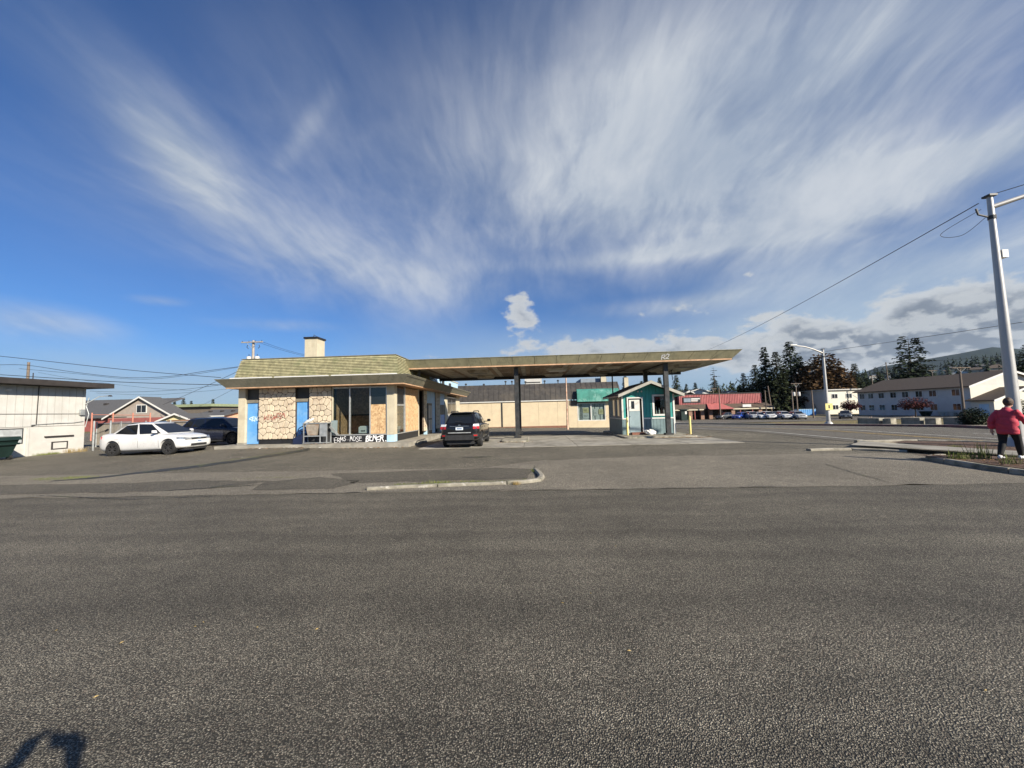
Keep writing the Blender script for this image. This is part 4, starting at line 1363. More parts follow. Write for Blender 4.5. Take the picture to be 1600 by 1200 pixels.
# ---------------------------------------------------------------- junk in front of the shop
def build_junk():
    z = .225
    C = thing('metal_cabinet', 'rusty grey open metal hopper cabinet standing before the stone panel', 'cabinet', (-10.6, 18.7, z))
    x0, x1, y0, y1 = -11.25, -10.05, 18.42, 18.85
    for (a, b) in ((x0, y0), (x1-.04, y0), (x0, y1-.04), (x1-.04, y1-.04), (-10.42, y0)):
        bx('leg', 'galv', C, a, a+.04, b, b+.04, z, z+.99)
    bx('top_panel', 'galv', C, x0-.02, x1+.02, y0-.02, y1+.02, z+.992, z+1.03)
    bx('rail', 'galv', C, x0+.042, -10.422, y0-.004, y0+.036, z+.36, z+.41)
    bx('bottom_panel', 'galv', C, x0-.02, x1+.02, y0-.02, y1, z+.03, z+.06)
    bx('back_panel', 'darksteel', C, x0+.05, x1-.05, y1-.036, y1-.006, z+.07, z+.99)
    bx('side_panel', 'galv', C, -10.378, x1-.042, y0+.004, y0+.02, z+.36, z+.99)
    q = [(x0+.10, y0+.02, z+.96), (-10.46, y0+.02, z+.96), (-10.62, y0+.02, z+.42), (x0+.22, y0+.02, z+.42)]
    MB().hexa(q, [(a, b+.34, c) for a, b, c in q]).build('hopper', M['hopper'], C)
    W = thing('steering_wheel', 'dark blue steering wheel leaning on a folded seat by the blue boards', 'steering wheel', (-11.5, 18.6, z))
    P = [(-11.42+.23*math.cos(a), 18.62+.05*math.sin(a), z+.62+.23*math.sin(a)) for a in [i*math.pi/10 for i in range(21)]]
    MB().tube(P, .022, 8, caps=False).build('rim', M['navyplastic'], W)
    for a in (0.2, 2.9, 4.7):
        MB().tube([(-11.42, 18.62, z+.62), (-11.42+.22*math.cos(a), 18.62+.05*math.sin(a), z+.62+.22*math.sin(a))], .02, 6).build('spoke', M['navyplastic'], W)
    q = [(-11.78, 18.45, z), (-11.30, 18.45, z), (-11.30, 18.45, z+.52), (-11.55, 18.45, z+.42), (-11.78, 18.45, z+.26)]
    tag(MB().prism(q, (0, .38, 0)).build('vinyl_seat', M['navyplastic']), 'dark navy vinyl seat block under the steering wheel', 'seat')
    P = [(-11.32, 18.55, z+.86), (-11.22, 18.52, z+1.02), (-11.05, 18.5, z+1.12), (-10.9, 18.5, z+1.16), (-10.78, 18.52, z+1.26)]
    tag(MB().tube(P, [.05, .07, .08, .07, .03], 8).build('white_cloth', 'white', smooth=True), 'white rag draped over the end of the metal cabinet', 'cloth')
    # sheet of glass leaning by the cabinet
    q = [(-10.12, 18.93, z+.40), (-9.80, 18.93, z+.40), (-9.80, 18.96, z+1.12), (-10.12, 18.96, z+1.12)]
    tag(MB().hexa(q, [(a, b+.012, c) for a, b, c in q]).build('glass_sheet', M['greyglass']), 'grey glass sheet leaning on the shop window beside the cabinet', 'glass sheet')
    q = [(-10.04, 18.60, z+.80), (-9.96, 18.60, z+.86), (-9.70, 18.86, z+.42), (-9.78, 18.86, z+.36)]
    tag(MB().hexa(q, [(a, b+.05, c) for a, b, c in q]).build('metal_strut', 'galv'), 'slanting grey metal strut against the leaning glass sheet', 'strut')
    # white box and tub behind the window
    b = thing('printer_box', 'white boxy appliance on the shop window sill', 'appliance', (-8.6, 19.3, .62))
    bx('counter_block', 'dark', b, -8.9, -8.3, 19.18, 19.6, .23, .66)
    bx('body', 'white', b, -8.82, -8.32, 19.2, 19.55, .662, .98)
    bx('slot', 'black', b, -8.70, -8.48, 19.192, 19.199, .75, .80)
    bx('lid', 'white', b, -8.78, -8.38, 19.24, 19.5, .982, 1.02)
    t = thing('plastic_tub', 'clear plastic tub of odds and ends inside the side window', 'tub', (-7.3, 19.9, .2))
    bx('pedestal', 'dark', t, -7.5, -7.05, 19.6, 20.4, .23, .62)
    q = [(-7.45, 19.65, .622), (-7.08, 19.65, .622), (-7.08, 20.3, .622), (-7.45, 20.3, .622)]
    MB().hexa(q, [(-7.5, 19.6, .95), (-7.03, 19.6, .95), (-7.03, 20.35, .95), (-7.5, 20.35, .95)]).build('tub_body', M['greyglass'], t)
    for i in range(4):
        MB().lathe([(0, 0), (.07, 0), (.08, .1), (.03, .16), (0, .16)], 10, 'Z', (-7.25, 19.72+.17*i, .952)).build('bundle', 'white', t)


M['hopper'] = surf('rusty_hopper_steel', (.30, .26, .21), .7, .2, 4, .1, 40, dirt=(.22, .12, .07), dirt_amt=.6, dirt_scale=3)
M['navyplastic'] = surf('navy_vinyl', (.012, .020, .055), .5, .2, 5, .1)
M['greyglass'] = surf('grey_green_glass_sheet', (.25, .31, .31), .12, .1, 2, spec=.7)
build_junk()
# ---------------------------------------------------------------- vehicles
def paint(name, col, flake=.0, rough=.28, dirt=None):
    return surf(name, col, rough, .06, 2.0, 0, 40, spec=.5, coat=.5, dirt=dirt, dirt_amt=.25, dirt_scale=2)


def vlerp(a, b, t):
    return a+(b-a)*t


CAR = {
    # x forward, z up. lower body stations: (x, z_bottom, z_top, half width at waist, half width at top)
    'sedan': dict(L=4.48, W=.885, H=1.46, wb=2.65, axf=1.36, rw=.325,
                  st=[(-2.24, .42, .86, .70, .60), (-2.19, .27, .99, .80, .69), (-1.95, .22, 1.045, .865, .755), (-1.35, .20, 1.035, .885, .80), (-.7, .19, .985, .885, .82), (0, .19, .955, .885, .82),
                      (.7, .19, .935, .885, .82), (1.15, .20, .925, .885, .81), (1.6, .22, .86, .875, .78), (1.95, .24, .775, .83, .72), (2.16, .26, .70, .74, .62), (2.24, .34, .60, .62, .52)],
                  gh=dict(fb=1.20, ft=.28, rt=-.92, rb=-1.78, zb=.93, zr=1.475, wbase=.775, wtop=.585)),
    'suv': dict(L=4.45, W=.89, H=1.61, wb=2.635, axf=1.33, rw=.345,
                st=[(-2.22, .48, .95, .74, .68), (-2.17, .34, 1.02, .82, .76), (-1.9, .28, 1.06, .875, .80), (-1.3, .26, 1.05, .89, .82), (-.6, .25, 1.04, .89, .83), (0, .25, 1.03, .89, .83),
                    (.7, .25, 1.02, .89, .83), (1.1, .26, 1.01, .89, .82), (1.6, .28, .965, .88, .78), (1.95, .31, .90, .84, .73), (2.15, .34, .82, .76, .64), (2.23, .44, .70, .64, .54)],
                gh=dict(fb=1.22, ft=.45, rt=-1.62, rb=-2.06, zb=1.02, zr=1.565, wbase=.79, wtop=.565)),
}


def make_car(name, label, typ, mat, rim, loc, yaw, group=None, detail=True, pitch=0.0, plate=True, rails=False, glassm='carglass', roll_z=None):
    P = CAR[typ]
    e = thing(name, label, 'car', (0, 0, 0), group)
    # lower shell
    rings = []
    for (x, zb, zt, wm, wt) in P['st']:
        zm = vlerp(zb, zt, .55)
        half = [(0, zb), (wm*.80, zb), (wm*.95, zb+.06), (wm*.985, vlerp(zb, zm, .5)), (wm, zm), (wm*.985, vlerp(zm, zt, .55)), (vlerp(wm, wt, .7), zt-.05), (wt, zt-.012), (wt*.72, zt+.012), (0, zt+.028)]
        ring = [(x, y, z) for y, z in half]+[(x, -y, z) for y, z in half[-2:0:-1]]
        rings.append(ring)
    n = len(rings[0])
    mb = MB()
    fs = []
    for i in range(len(rings)-1):
        for j in range(n):
            fs.append((i*n+j, i*n+(j+1) % n, (i+1)*n+(j+1) % n, (i+1)*n+j))
    fs += [tuple(range(n)), tuple((len(rings)-1)*n+j for j in range(n))]
    mb.add([p for r_ in rings for p in r_], fs)
    body = mb.build('body', mat, e)
    xf = P['axf']
    xr = xf-P['wb']
    rw = P['rw']
    cut = MB()
    for xx in (xf, xr):
        for s in (-1, 1):
            cut.lathe([(0, 0), (rw+.055, 0), (rw+.055, .5), (0, .5)], 28, 'Y', (xx, .62 if s > 0 else -1.12, rw+.02))
    co = cut.build('cutter', None)
    body.data.materials[0] = mat
    if detail:
        bake(body, [('SUBSURF', dict(levels=1, render_levels=1))])
    bake(body, [('BOOLEAN', dict(object=co, operation='DIFFERENCE', solver='EXACT'))])
    bpy.data.objects.remove(co)
    me = body.data
    me.polygons.foreach_set('use_smooth', [True]*len(me.polygons))
    me.set_sharp_from_angle(angle=R(38))
    bx('underbody', 'plasticblack', e, P['st'][1][0]+.12, P['st'][-2][0]-.12, -.60, .60, .17, .55)
    # greenhouse
    G = P['gh']
    zb, zr, wb_, wt_ = G['zb'], G['zr'], G['wbase'], G['wtop']
    xm = (G['ft']+G['rt'])/2
    A = [(G['fb'], wb_*.93), (G['rb'], wb_*.90)]
    base = [Vector((G['fb'], wb_*.93, zb)), Vector((G['rb'], wb_*.90, zb)), Vector((G['rb'], -wb_*.90, zb)), Vector((G['fb'], -wb_*.93, zb))]
    top = [Vector((G['ft'], wt_*.97, zr-.035)), Vector((G['rt'], wt_*.95, zr-.045)), Vector((G['rt'], -wt_*.95, zr-.045)), Vector((G['ft'], -wt_*.97, zr-.035))]
    mid_b = [Vector((xm+.2, wb_*1.02, zb)), Vector((xm+.2, -wb_*1.02, zb))]
    mid_t = [Vector((xm, wt_*1.02, zr)), Vector((xm, -wt_*1.02, zr))]
    V = base+top+mid_b+mid_t+[Vector((G['ft']-.1, 0, zr)), Vector((xm, 0, zr+.03)), Vector((G['rt']+.1, 0, zr-.012))]
    F = [(0, 3, 7, 4), (2, 1, 5, 6), (0, 4, 10, 8), (8, 10, 5, 1), (3, 9, 11, 7), (9, 2, 6, 11), (4, 12, 13, 10), (10, 13, 14, 5), (12, 7, 11, 13), (13, 11, 6, 14), (4, 7, 12), (5, 14, 6)]
    gh = MB().add(V, F).build('cabin', mat, e)
    bake(gh, [('BEVEL', dict(width=.075, segments=4, limit_method='ANGLE', angle_limit=R(22)))])
    gh.data.polygons.foreach_set('use_smooth', [True]*len(gh.data.polygons))
    gh.data.set_sharp_from_angle(angle=R(45))
    gm = M[glassm]

    def pane(a, b, c, d, u0, u1, v0, v1, nm, skew0=0., skew1=0.):
        """pane on the quad a-b (bottom) d-c (top) between u and v limits, laid proud of the shell"""
        def S(u, v):
            return (a.lerp(b, u)).lerp(d.lerp(c, u), v)
        q = [S(u0, v0), S(u1, v0), S(u1+skew1, v1), S(u0+skew0, v1)]
        n_ = (q[1]-q[0]).cross(q[3]-q[0]).normalized()
        ctr = sum(q, Vector())/4
        if n_.dot(ctr-Vector((xm, 0, zb))) < 0:
            n_ = -n_
        lo = [p-n_*.004 for p in q]
        hi = [p+n_*.012 for p in q]
        return MB().hexa(lo, hi).build(nm, gm, e)
    pane(base[3], base[0], top[0], top[3], .05, .95, .07, .93, 'windscreen')
    pane(base[1], base[2], top[2], top[1], .09, .91, .12, .90, 'rear_window')
    for s in (0, 1):
        b0, b1 = (base[0], base[1]) if s == 0 else (base[3], base[2])
        t0, t1 = (top[0], top[1]) if s == 0 else (top[3], top[2])
        mb_, mt_ = mid_b[s], mid_t[s]
        if typ == 'sedan':
            pane(b0, mb_, mt_, t0, .20, .955, .06, .90, 'side_window', -.10, 0)
            pane(mb_, b1, t1, mt_, .045, .80, .06, .88, 'side_window', 0, .02)
        else:
            pane(b0, mb_, mt_, t0, .17, .955, .06, .90, 'side_window', -.07, 0)
            pane(mb_, b1, t1, mt_, .04, .50, .06, .90, 'side_window', 0, 0)
            pane(mb_, b1, t1, mt_, .57, .86, .10, .88, 'side_window', 0, .0)
    # wheels
    for xx in (xf, xr):
        for s in (-1, 1):
            yo = s*(P['W']-.115)
            w_ = bpy.data.objects.new('wheel', None)
            COL.objects.link(w_)
            w_.parent = e
            w_.location = (xx, yo, rw)
            if M.get('_tyre'+typ) is None:
                M['_tyre'+typ] = 1
            ty = MB().lathe([(rw*.64, -.10), (rw*.93, -.108), (rw*.985, -.085), (rw, -.05), (rw, .05), (rw*.985, .085), (rw*.93, .108), (rw*.64, .10), (rw*.64, -.10)], 30, 'Y', (xx, yo, rw))
            ty.build('tyre', 'rubber', w_, angle=50)
            rm = MB()
            rm.lathe([(rw*.645, -.09), (rw*.60, -.06), (rw*.60, .06), (rw*.645, .09)], 30, 'Y', (xx, yo, rw))
            rm.lathe([(0, s*.02), (rw*.60, s*.0), (rw*.60, s*-.02), (0, s*-.02)], 24, 'Y', (xx, yo, rw))
            rm.build('barrel', 'plasticblack', w_)
            sp = MB()
            for q in range(5):
                a = 2*math.pi*q/5+.3
                for da in (-.10, .10):
                    c, d = Vector((math.cos(a), 0, math.sin(a))), Vector((-math.sin(a), 0, math.cos(a)))
                    o_ = Vector((xx, yo+s*.06, rw))
                    p0, p1 = o_+c*rw*.08, o_+c*rw*.60+d*rw*da*1.6+Vector((0, s*.015, 0))
                    wd = d*.018
                    th = Vector((0, s*.025, 0))
                    sp.hexa([p0-wd, p0+wd, p1+wd, p1-wd], [p0-wd+th, p0+wd+th, p1+wd+th, p1-wd+th])
            sp.lathe([(rw*.62, s*.07), (rw*.66, s*.095), (rw*.60, s*.095), (rw*.57, s*.06)], 30, 'Y', (xx, yo, rw))
            sp.lathe([(0, s*.09), (rw*.13, s*.085), (rw*.16, s*.05), (0, s*.05)], 16, 'Y', (xx, yo, rw))
            sp.build('rim', rim, w_, angle=40)
    # lamps, bumpers, plates, mirrors, handles
    f0, r0 = P['st'][-1], P['st'][0]
    zh = f0[2]

    def slab(nm, m_, x0, x1, y0, y1, z0, z1, par=e):
        return bx(nm, m_, par, min(x0, x1), max(x0, x1), min(y0, y1), max(y0, y1), z0, z1)

    def hexp(nm, m_, q, d):
        q = [Vector(p) for p in q]
        return MB().hexa(q, [p+Vector(d) for p in q]).build(nm, m_, e)
    if typ == 'sedan':
        for s in (-1, 1):
            h = [(2.225, s*.42, .655), (2.06, s*.745, .70), (1.80, s*.83, .755), (1.84, s*.76, .79)]
            MB().add([Vector(p) for p in [(2.235, s*.40, .625), (2.175, s*.66, .62), (1.86, s*.853, .70), (1.80, s*.845, .77), (2.02, s*.745, .765), (2.20, s*.43, .705)]]
                     + [Vector((1.75, s*.35, .70))], [(0, 1, 2, 3, 4, 5), (0, 6, 1), (1, 6, 2), (2, 6, 3), (3, 6, 4), (4, 6, 5), (5, 6, 0)]).build('headlight', 'headlamp', e)
            MB().add([Vector(p) for p in [(-2.232, s*.44, .80), (-2.20, s*.68, .79), (-1.98, s*.86, .80), (-1.97, s*.845, .92), (-2.15, s*.74, .945), (-2.222, s*.46, .90)]]
                     + [Vector((-1.8, s*.4, .85))], [(0, 1, 2, 3, 4, 5), (0, 6, 1), (1, 6, 2), (2, 6, 3), (3, 6, 4), (4, 6, 5), (5, 6, 0)]).build('tail_light', 'redlamp', e)
            hexp('fog_vent', 'plasticblack', [(2.205, s*.46, .36), (2.08, s*.72, .37), (2.08, s*.72, .45), (2.21, s*.46, .42)], (-.15, 0, 0))
        slab('grille', 'plasticblack', 2.10, 2.252, -.38, .38, .63, .70)
        slab('grille_trim', 'chrome', 2.10, 2.256, -.39, .39, .702, .714)
        slab('emblem', 'chrome', 2.1, 2.262, -.06, .06, .66, .69)
        slab('lower_grille', 'plasticblack', 2.05, 2.235, -.42, .42, .34, .44)
        pl = slab('number_plate', 'plate', 2.2, 2.258, -.16, .16, .47, .60)
        slab('plate_print', 'plateblue', 2.2585, 2.2592, -.11, .11, .51, .56, pl)
        slab('number_plate', 'plate', -2.25, -2.2, -.16, .16, .62, .74)
    else:
        for s in (-1, 1):
            MB().add([Vector(p) for p in [(2.21, s*.40, .74), (2.15, s*.68, .75), (1.80, s*.86, .86), (1.75, s*.84, .93), (2.0, s*.745, .91), (2.19, s*.43, .83)]]
                     + [Vector((1.7, s*.35, .80))], [(0, 1, 2, 3, 4, 5), (0, 6, 1), (1, 6, 2), (2, 6, 3), (3, 6, 4), (4, 6, 5), (5, 6, 0)]).build('headlight', 'headlamp', e)
            tl = hexp('tail_light', 'redlamp', [(-2.235, s*.60, .84), (-2.14, s*.865, .84), (-2.13, s*.86, .955), (-2.225, s*.60, .955)], (.30, -s*.02, 0))
            hexp('reverse_light', 'whitelamp', [(-2.228, s*.60, .958), (-2.13, s*.85, .958), (-2.11, s*.83, 1.05), (-2.20, s*.62, 1.05)], (.28, -s*.02, 0))
            hexp('reflector_pod', 'plasticblack', [(-2.235, s*.60, .50), (-2.17, s*.82, .50), (-2.17, s*.82, .63), (-2.235, s*.58, .63)], (.2, 0, 0))
            hexp('reflector', 'redlamp', [(-2.243, s*.63, .53), (-2.19, s*.78, .53), (-2.19, s*.78, .585), (-2.243, s*.63, .585)], (.1, 0, 0))
        slab('bumper', 'plasticblack', -2.232, -1.95, -.64, .64, .36, .58)
        slab('bumper_step', 'alu', -2.252, -2.1, -.50, .50, .665, .70)
        pl = slab('number_plate', 'plate', -2.248, -2.1, -.16, .16, .80, .92)
        slab('plate_print', 'plateblue', -2.2492, -2.2484, -.11, .11, .835, .885, pl)
        slab('plate_garnish', 'chrome', -2.244, -2.1, -.42, .42, .955, .975)
        slab('emblem', 'chrome', -2.232, -2.1, -.055, .055, .995, 1.03)
        slab('grille', 'plasticblack', 2.05, 2.238, -.36, .36, .70, .82)
        slab('lower_grille', 'plasticblack', 2.0, 2.2, -.5, .5, .44, .56)
        slab('number_plate', 'plate', 2.2, 2.245, -.16, .16, .58, .69)
        MB().hexa([(G['rt']+.18, -.50, zr-.02), (G['rt']+.18, .50, zr-.02), (G['rt']-.16, .47, zr-.03), (G['rt']-.16, -.47, zr-.03)],
                  [(G['rt']+.18, -.50, zr+.02), (G['rt']+.18, .50, zr+.02), (G['rt']-.16, .47, zr+.005), (G['rt']-.16, -.47, zr+.005)]).build('spoiler', mat, e)
        MB().tube([(-2.02, -.12, 1.14), (-2.02, .22, 1.18)], .010, 5).build('rear_wiper', 'plasticblack', e)
    for s in (-1, 1):
        # mirror
        zm = zb+.12
        xm_ = G['fb']-.42
        mr = MB()
        mr.hexa([(xm_-.04, s*(wb_+.09), zm-.07), (xm_+.09, s*(wb_+.09), zm-.06), (xm_+.06, s*(wb_+.27), zm-.05), (xm_-.05, s*(wb_+.26), zm-.06)],
                [(xm_-.04, s*(wb_+.09), zm+.07), (xm_+.05, s*(wb_+.09), zm+.06), (xm_+.03, s*(wb_+.26), zm+.06), (xm_-.05, s*(wb_+.26), zm+.07)])
        mo = mr.build('mirror', mat, e)
        bake(mo, [('BEVEL', dict(width=.025, segments=2))])
        bx('mirror_stalk', 'plasticblack', mo, xm_-.02, xm_+.03, min(s*(wb_-.08), s*(wb_+.1)), max(s*(wb_-.08), s*(wb_+.1)), zm-.07, zm-.03)
        for xh in (P['axf']-1.5, P['axf']-2.42):
            yh = P['W']*.985
            hd = bx('door_handle', mat, e, xh-.10, xh+.10, min(s*(yh-.03), s*(yh+.018)), max(s*(yh-.03), s*(yh+.018)), zb-.16, zb-.125)
        # door shut lines as thin dark strips
        for xs, tilt in ((P['axf']-.48, .05), (P['axf']-1.42, .0), (P['axf']-2.28, -.10)):
            MB().tube([(xs+tilt, s*(P['W']*.985), .36), (xs+tilt*.6, s*(P['W']+.001), .62), (xs, s*(P['W']*.955), zb-.06)], .0055, 4).build('shut_line', 'plasticblack', e)
        bx('sill_trim', 'plasticblack', e, xr+rw+.09, xf-rw-.09, min(s*.70, s*(P['W']-.012)), max(s*.70, s*(P['W']-.012)), P['st'][5][1]-.012, P['st'][5][1]+.06)
        if rails:
            MB().tube([(G['ft']-.15, s*.52, zr), (G['ft']-.28, s*.52, zr+.065), (G['rt']+.30, s*.52, zr+.055), (G['rt']+.15, s*.52, zr-.01)], .022, 7).build('roof_rail', 'plasticblack', e)
            bx('arch_trim', 'plasticblack', e, -2.0, -1.72, min(s*.8, s*.885), max(s*.8, s*.885), .40, .56)
    if typ == 'sedan':
        # short overhangs beyond the axles
        def sq(x):
            return 1.5+(x-1.5)*.74 if x > 1.5 else (-1.45+(x+1.45)*.76 if x < -1.45 else x)
        for c in e.children_recursive:
            if c.type == 'MESH' and c.parent is not None and not c.parent.name.startswith('wheel'):
                for v in c.data.vertices:
                    v.co.x = sq(v.co.x)
    e.location = loc
    e.rotation_euler = (0, pitch, yaw)
    return e


M['headlamp'] = surf('smoked_headlamp', (.30, .32, .34), .15, .3, 12, metal=.5, spec=.7)
M['carglass'] = surf('tinted_car_glass', (.010, .012, .014), .05, .1, 1, spec=.7)
M['paint_white'] = paint('white_car_paint', (.64, .64, .63), dirt=(.6, .58, .53))
M['paint_black'] = paint('black_car_paint', (.006, .006, .007), rough=.25)
M['paint_navy'] = paint('navy_car_paint', (.010, .014, .032), rough=.25)
M['paint_blue'] = paint('blue_car_paint', (.02, .06, .30))
M['paint_silver'] = paint('silver_car_paint', (.42, .43, .44))
M['paint_grey'] = paint('dark_grey_car_paint', (.06, .065, .07))

p = aty(219, 700, 18.5)
make_car('white_sedan', 'white four-door sedan with dark alloy wheels parked beside the shop', 'sedan', M['paint_white'], 'rim', (-17.70, 17.42, .0), R(0), pitch=R(-1.1))
make_car('dark_hatchback', 'dark navy hatchback parked close to the shop corner behind the white sedan', 'suv', M['paint_navy'], 'rim', (-18.3, 21.95, .07), R(-2))
make_car('black_crossover', 'black crossover with roof rails parked under the canopy edge', 'suv', M['paint_black'], 'rim', (-3.2, 19.02, .018), R(90), rails=True)
far = [  # photo pixel of the car's foot, type, paint, heading, label
    (1133, 655, 'sedan', 'paint_grey', R(200), 'dark grey sedan parked broadside before the red shops'),
    (1157, 655, 'sedan', 'paint_blue', R(215), 'bright blue sedan parked before the red shops'),
    (1175, 655, 'suv', 'paint_silver', R(262), 'silver crossover parked nose out between the blue car and a white car'),
    (1187, 655, 'sedan', 'paint_white', R(265), 'white sedan parked nose out beside the silver crossover'),
    (1200, 655, 'suv', 'paint_white', R(262), 'white crossover parked nose out by the end of the red shops'),
    (1211, 654, 'sedan', 'paint_grey', R(262), 'dark grey sedan between two white parked cars'),
    (1225, 655, 'suv', 'paint_white', R(258), 'white crossover parked nose out by the wooden fence'),
    (1246, 655, 'suv', 'paint_silver', R(258), 'silver crossover parked nose out near the blue container'),
    (1321, 654, 'sedan', 'paint_grey', R(235), 'dark sedan parked alone on the lot before the cream building'),
]
for (px, py, ty, pm, yw, lb) in far:
    q = gp(px, py)
    make_car('parked_car', lb, ty, M[pm], 'rimsilver', (q.x, q.y, q.z-.02), yw, group='cars parked by the red shops', detail=False)
q = gp(152, 699)
make_car('parked_car', 'blue car parked behind the chain-link fence by the white building', 'sedan', M['paint_navy'], 'rimsilver', (-25.2, 25.5, 0), R(100), detail=False)
# ---------------------------------------------------------------- neighbouring buildings
M['siding_white'] = M['offwhite']
M['block'] = surf('painted_block', (.53, .515, .475), .8, .06, 2, .25, 30, dirt=(.52, .49, .43), dirt_amt=.4)
M['darkroof'] = surf('dark_brown_fascia', (.035, .030, .028), .7, .2, 3, .1)
M['greyshingle'] = surf('grey_shingle', (.09, .09, .092), .9, .25, 9, .5, 40)
M['brownroof'] = surf('brown_shingle', (.10, .075, .055), .9, .25, 5, .4, 40)
M['taupe'] = surf('taupe_siding', (.34, .29, .25), .75, .08, 2, .1)
M['redwall'] = surf('dull_red_wall', (.27, .085, .075), .8, .12, 2, .1)
M['peach'] = surf('peach_wall', (.62, .38, .25), .8, .08, 2, .1)
M['paleyellow'] = surf('pale_yellow_wall', (.68, .60, .34), .8, .08, 2, .1)
M['greenroof'] = surf('green_flat_roof', (.24, .28, .17), .8, .12, 2, .1)
M['beige'] = surf('beige_stucco', (.60, .50, .34), .85, .06, 1.2, .25, 60, streak=.08, dirt=(.5, .42, .30), dirt_amt=.35)
M['metalroof'] = surf('dark_metal_roof', (.055, .05, .045), .65, .2, 2.5, .1, 40, streak=.3, dirt=(.12, .10, .075), dirt_amt=.4, dirt_scale=.7)
M['greenawning'] = surf('green_awning', (.05, .22, .175), .7, .2, 1.2, .1, 40, streak=.0, dirt=(.22, .42, .36), dirt_amt=.7, dirt_scale=1.0)
M['brownpanel'] = surf('brown_panel', (.13, .11, .09), .8, .1, 2, .1)
M['greyblue'] = surf('grey_blue_metal', (.22, .26, .30), .7, .1, 2, .05)
M['redmetal'] = surf('red_ribbed_metal', (.40, .125, .12), .6, .10, 1.0, .05, 40, streak=.10, dirt=(.56, .25, .22), dirt_amt=.5, dirt_scale=.4)
M['redawning'] = surf('faded_red_awning', (.40, .12, .11), .75, .12, 1.5)
M['brick'] = surf('brown_brick', (.28, .17, .12), .9, .3, 6, .3)
M['apt'] = surf('pale_grey_siding', (.60, .58, .53), .75, .05, 1, .05)
M['creamsiding'] = surf('cream_siding', (.70, .66, .55), .75, .05, 1, .05)
M['windowdark'] = surf('dark_window', (.02, .023, .028), .15, .3, 1, spec=.6)
M['wood'] = surf('weathered_pole_wood', (.17, .135, .105), .9, .2, 4, .4, 40, streak=.3)
M['polewood'] = surf('bleached_pole_wood', (.36, .32, .28), .9, .15, 4, .4, 40, streak=.25)
M['fencewood'] = surf('red_brown_fence_wood', (.27, .16, .10), .85, .2, 4, .3, 40, streak=.2, rnd=.15)
M['slat'] = surf('grey_brown_slat', (.25, .225, .19), .8, .12, 3, .1, rnd=.12)
M['redpipe'] = surf('faded_red_pipe', (.48, .20, .14), .7, .1)
M['bin'] = surf('dark_green_bin_plastic', (.010, .026, .022), .5, .15, 3, .08)
M['rust'] = surf('rusty_white_pole', (.55, .38, .28), .8, .25, 3, .2, dirt=(.38, .14, .06), dirt_amt=.8, dirt_scale=1.5)
M['polewhite'] = surf('pale_grey_lamp_post', (.44, .43, .41), .45, .06, 2, .03, metal=.3)
M['sign_blue'] = surf('blue_sign', (.02, .16, .42), .5, .05)
M['sign_teal'] = surf('pale_sign', (.55, .66, .66), .5, .05)
M['concblock'] = surf('mossy_concrete_block', (.27, .255, .21), .9, .2, 3, .4, 30, streak=.45, dirt=(.10, .10, .07), dirt_amt=.6)


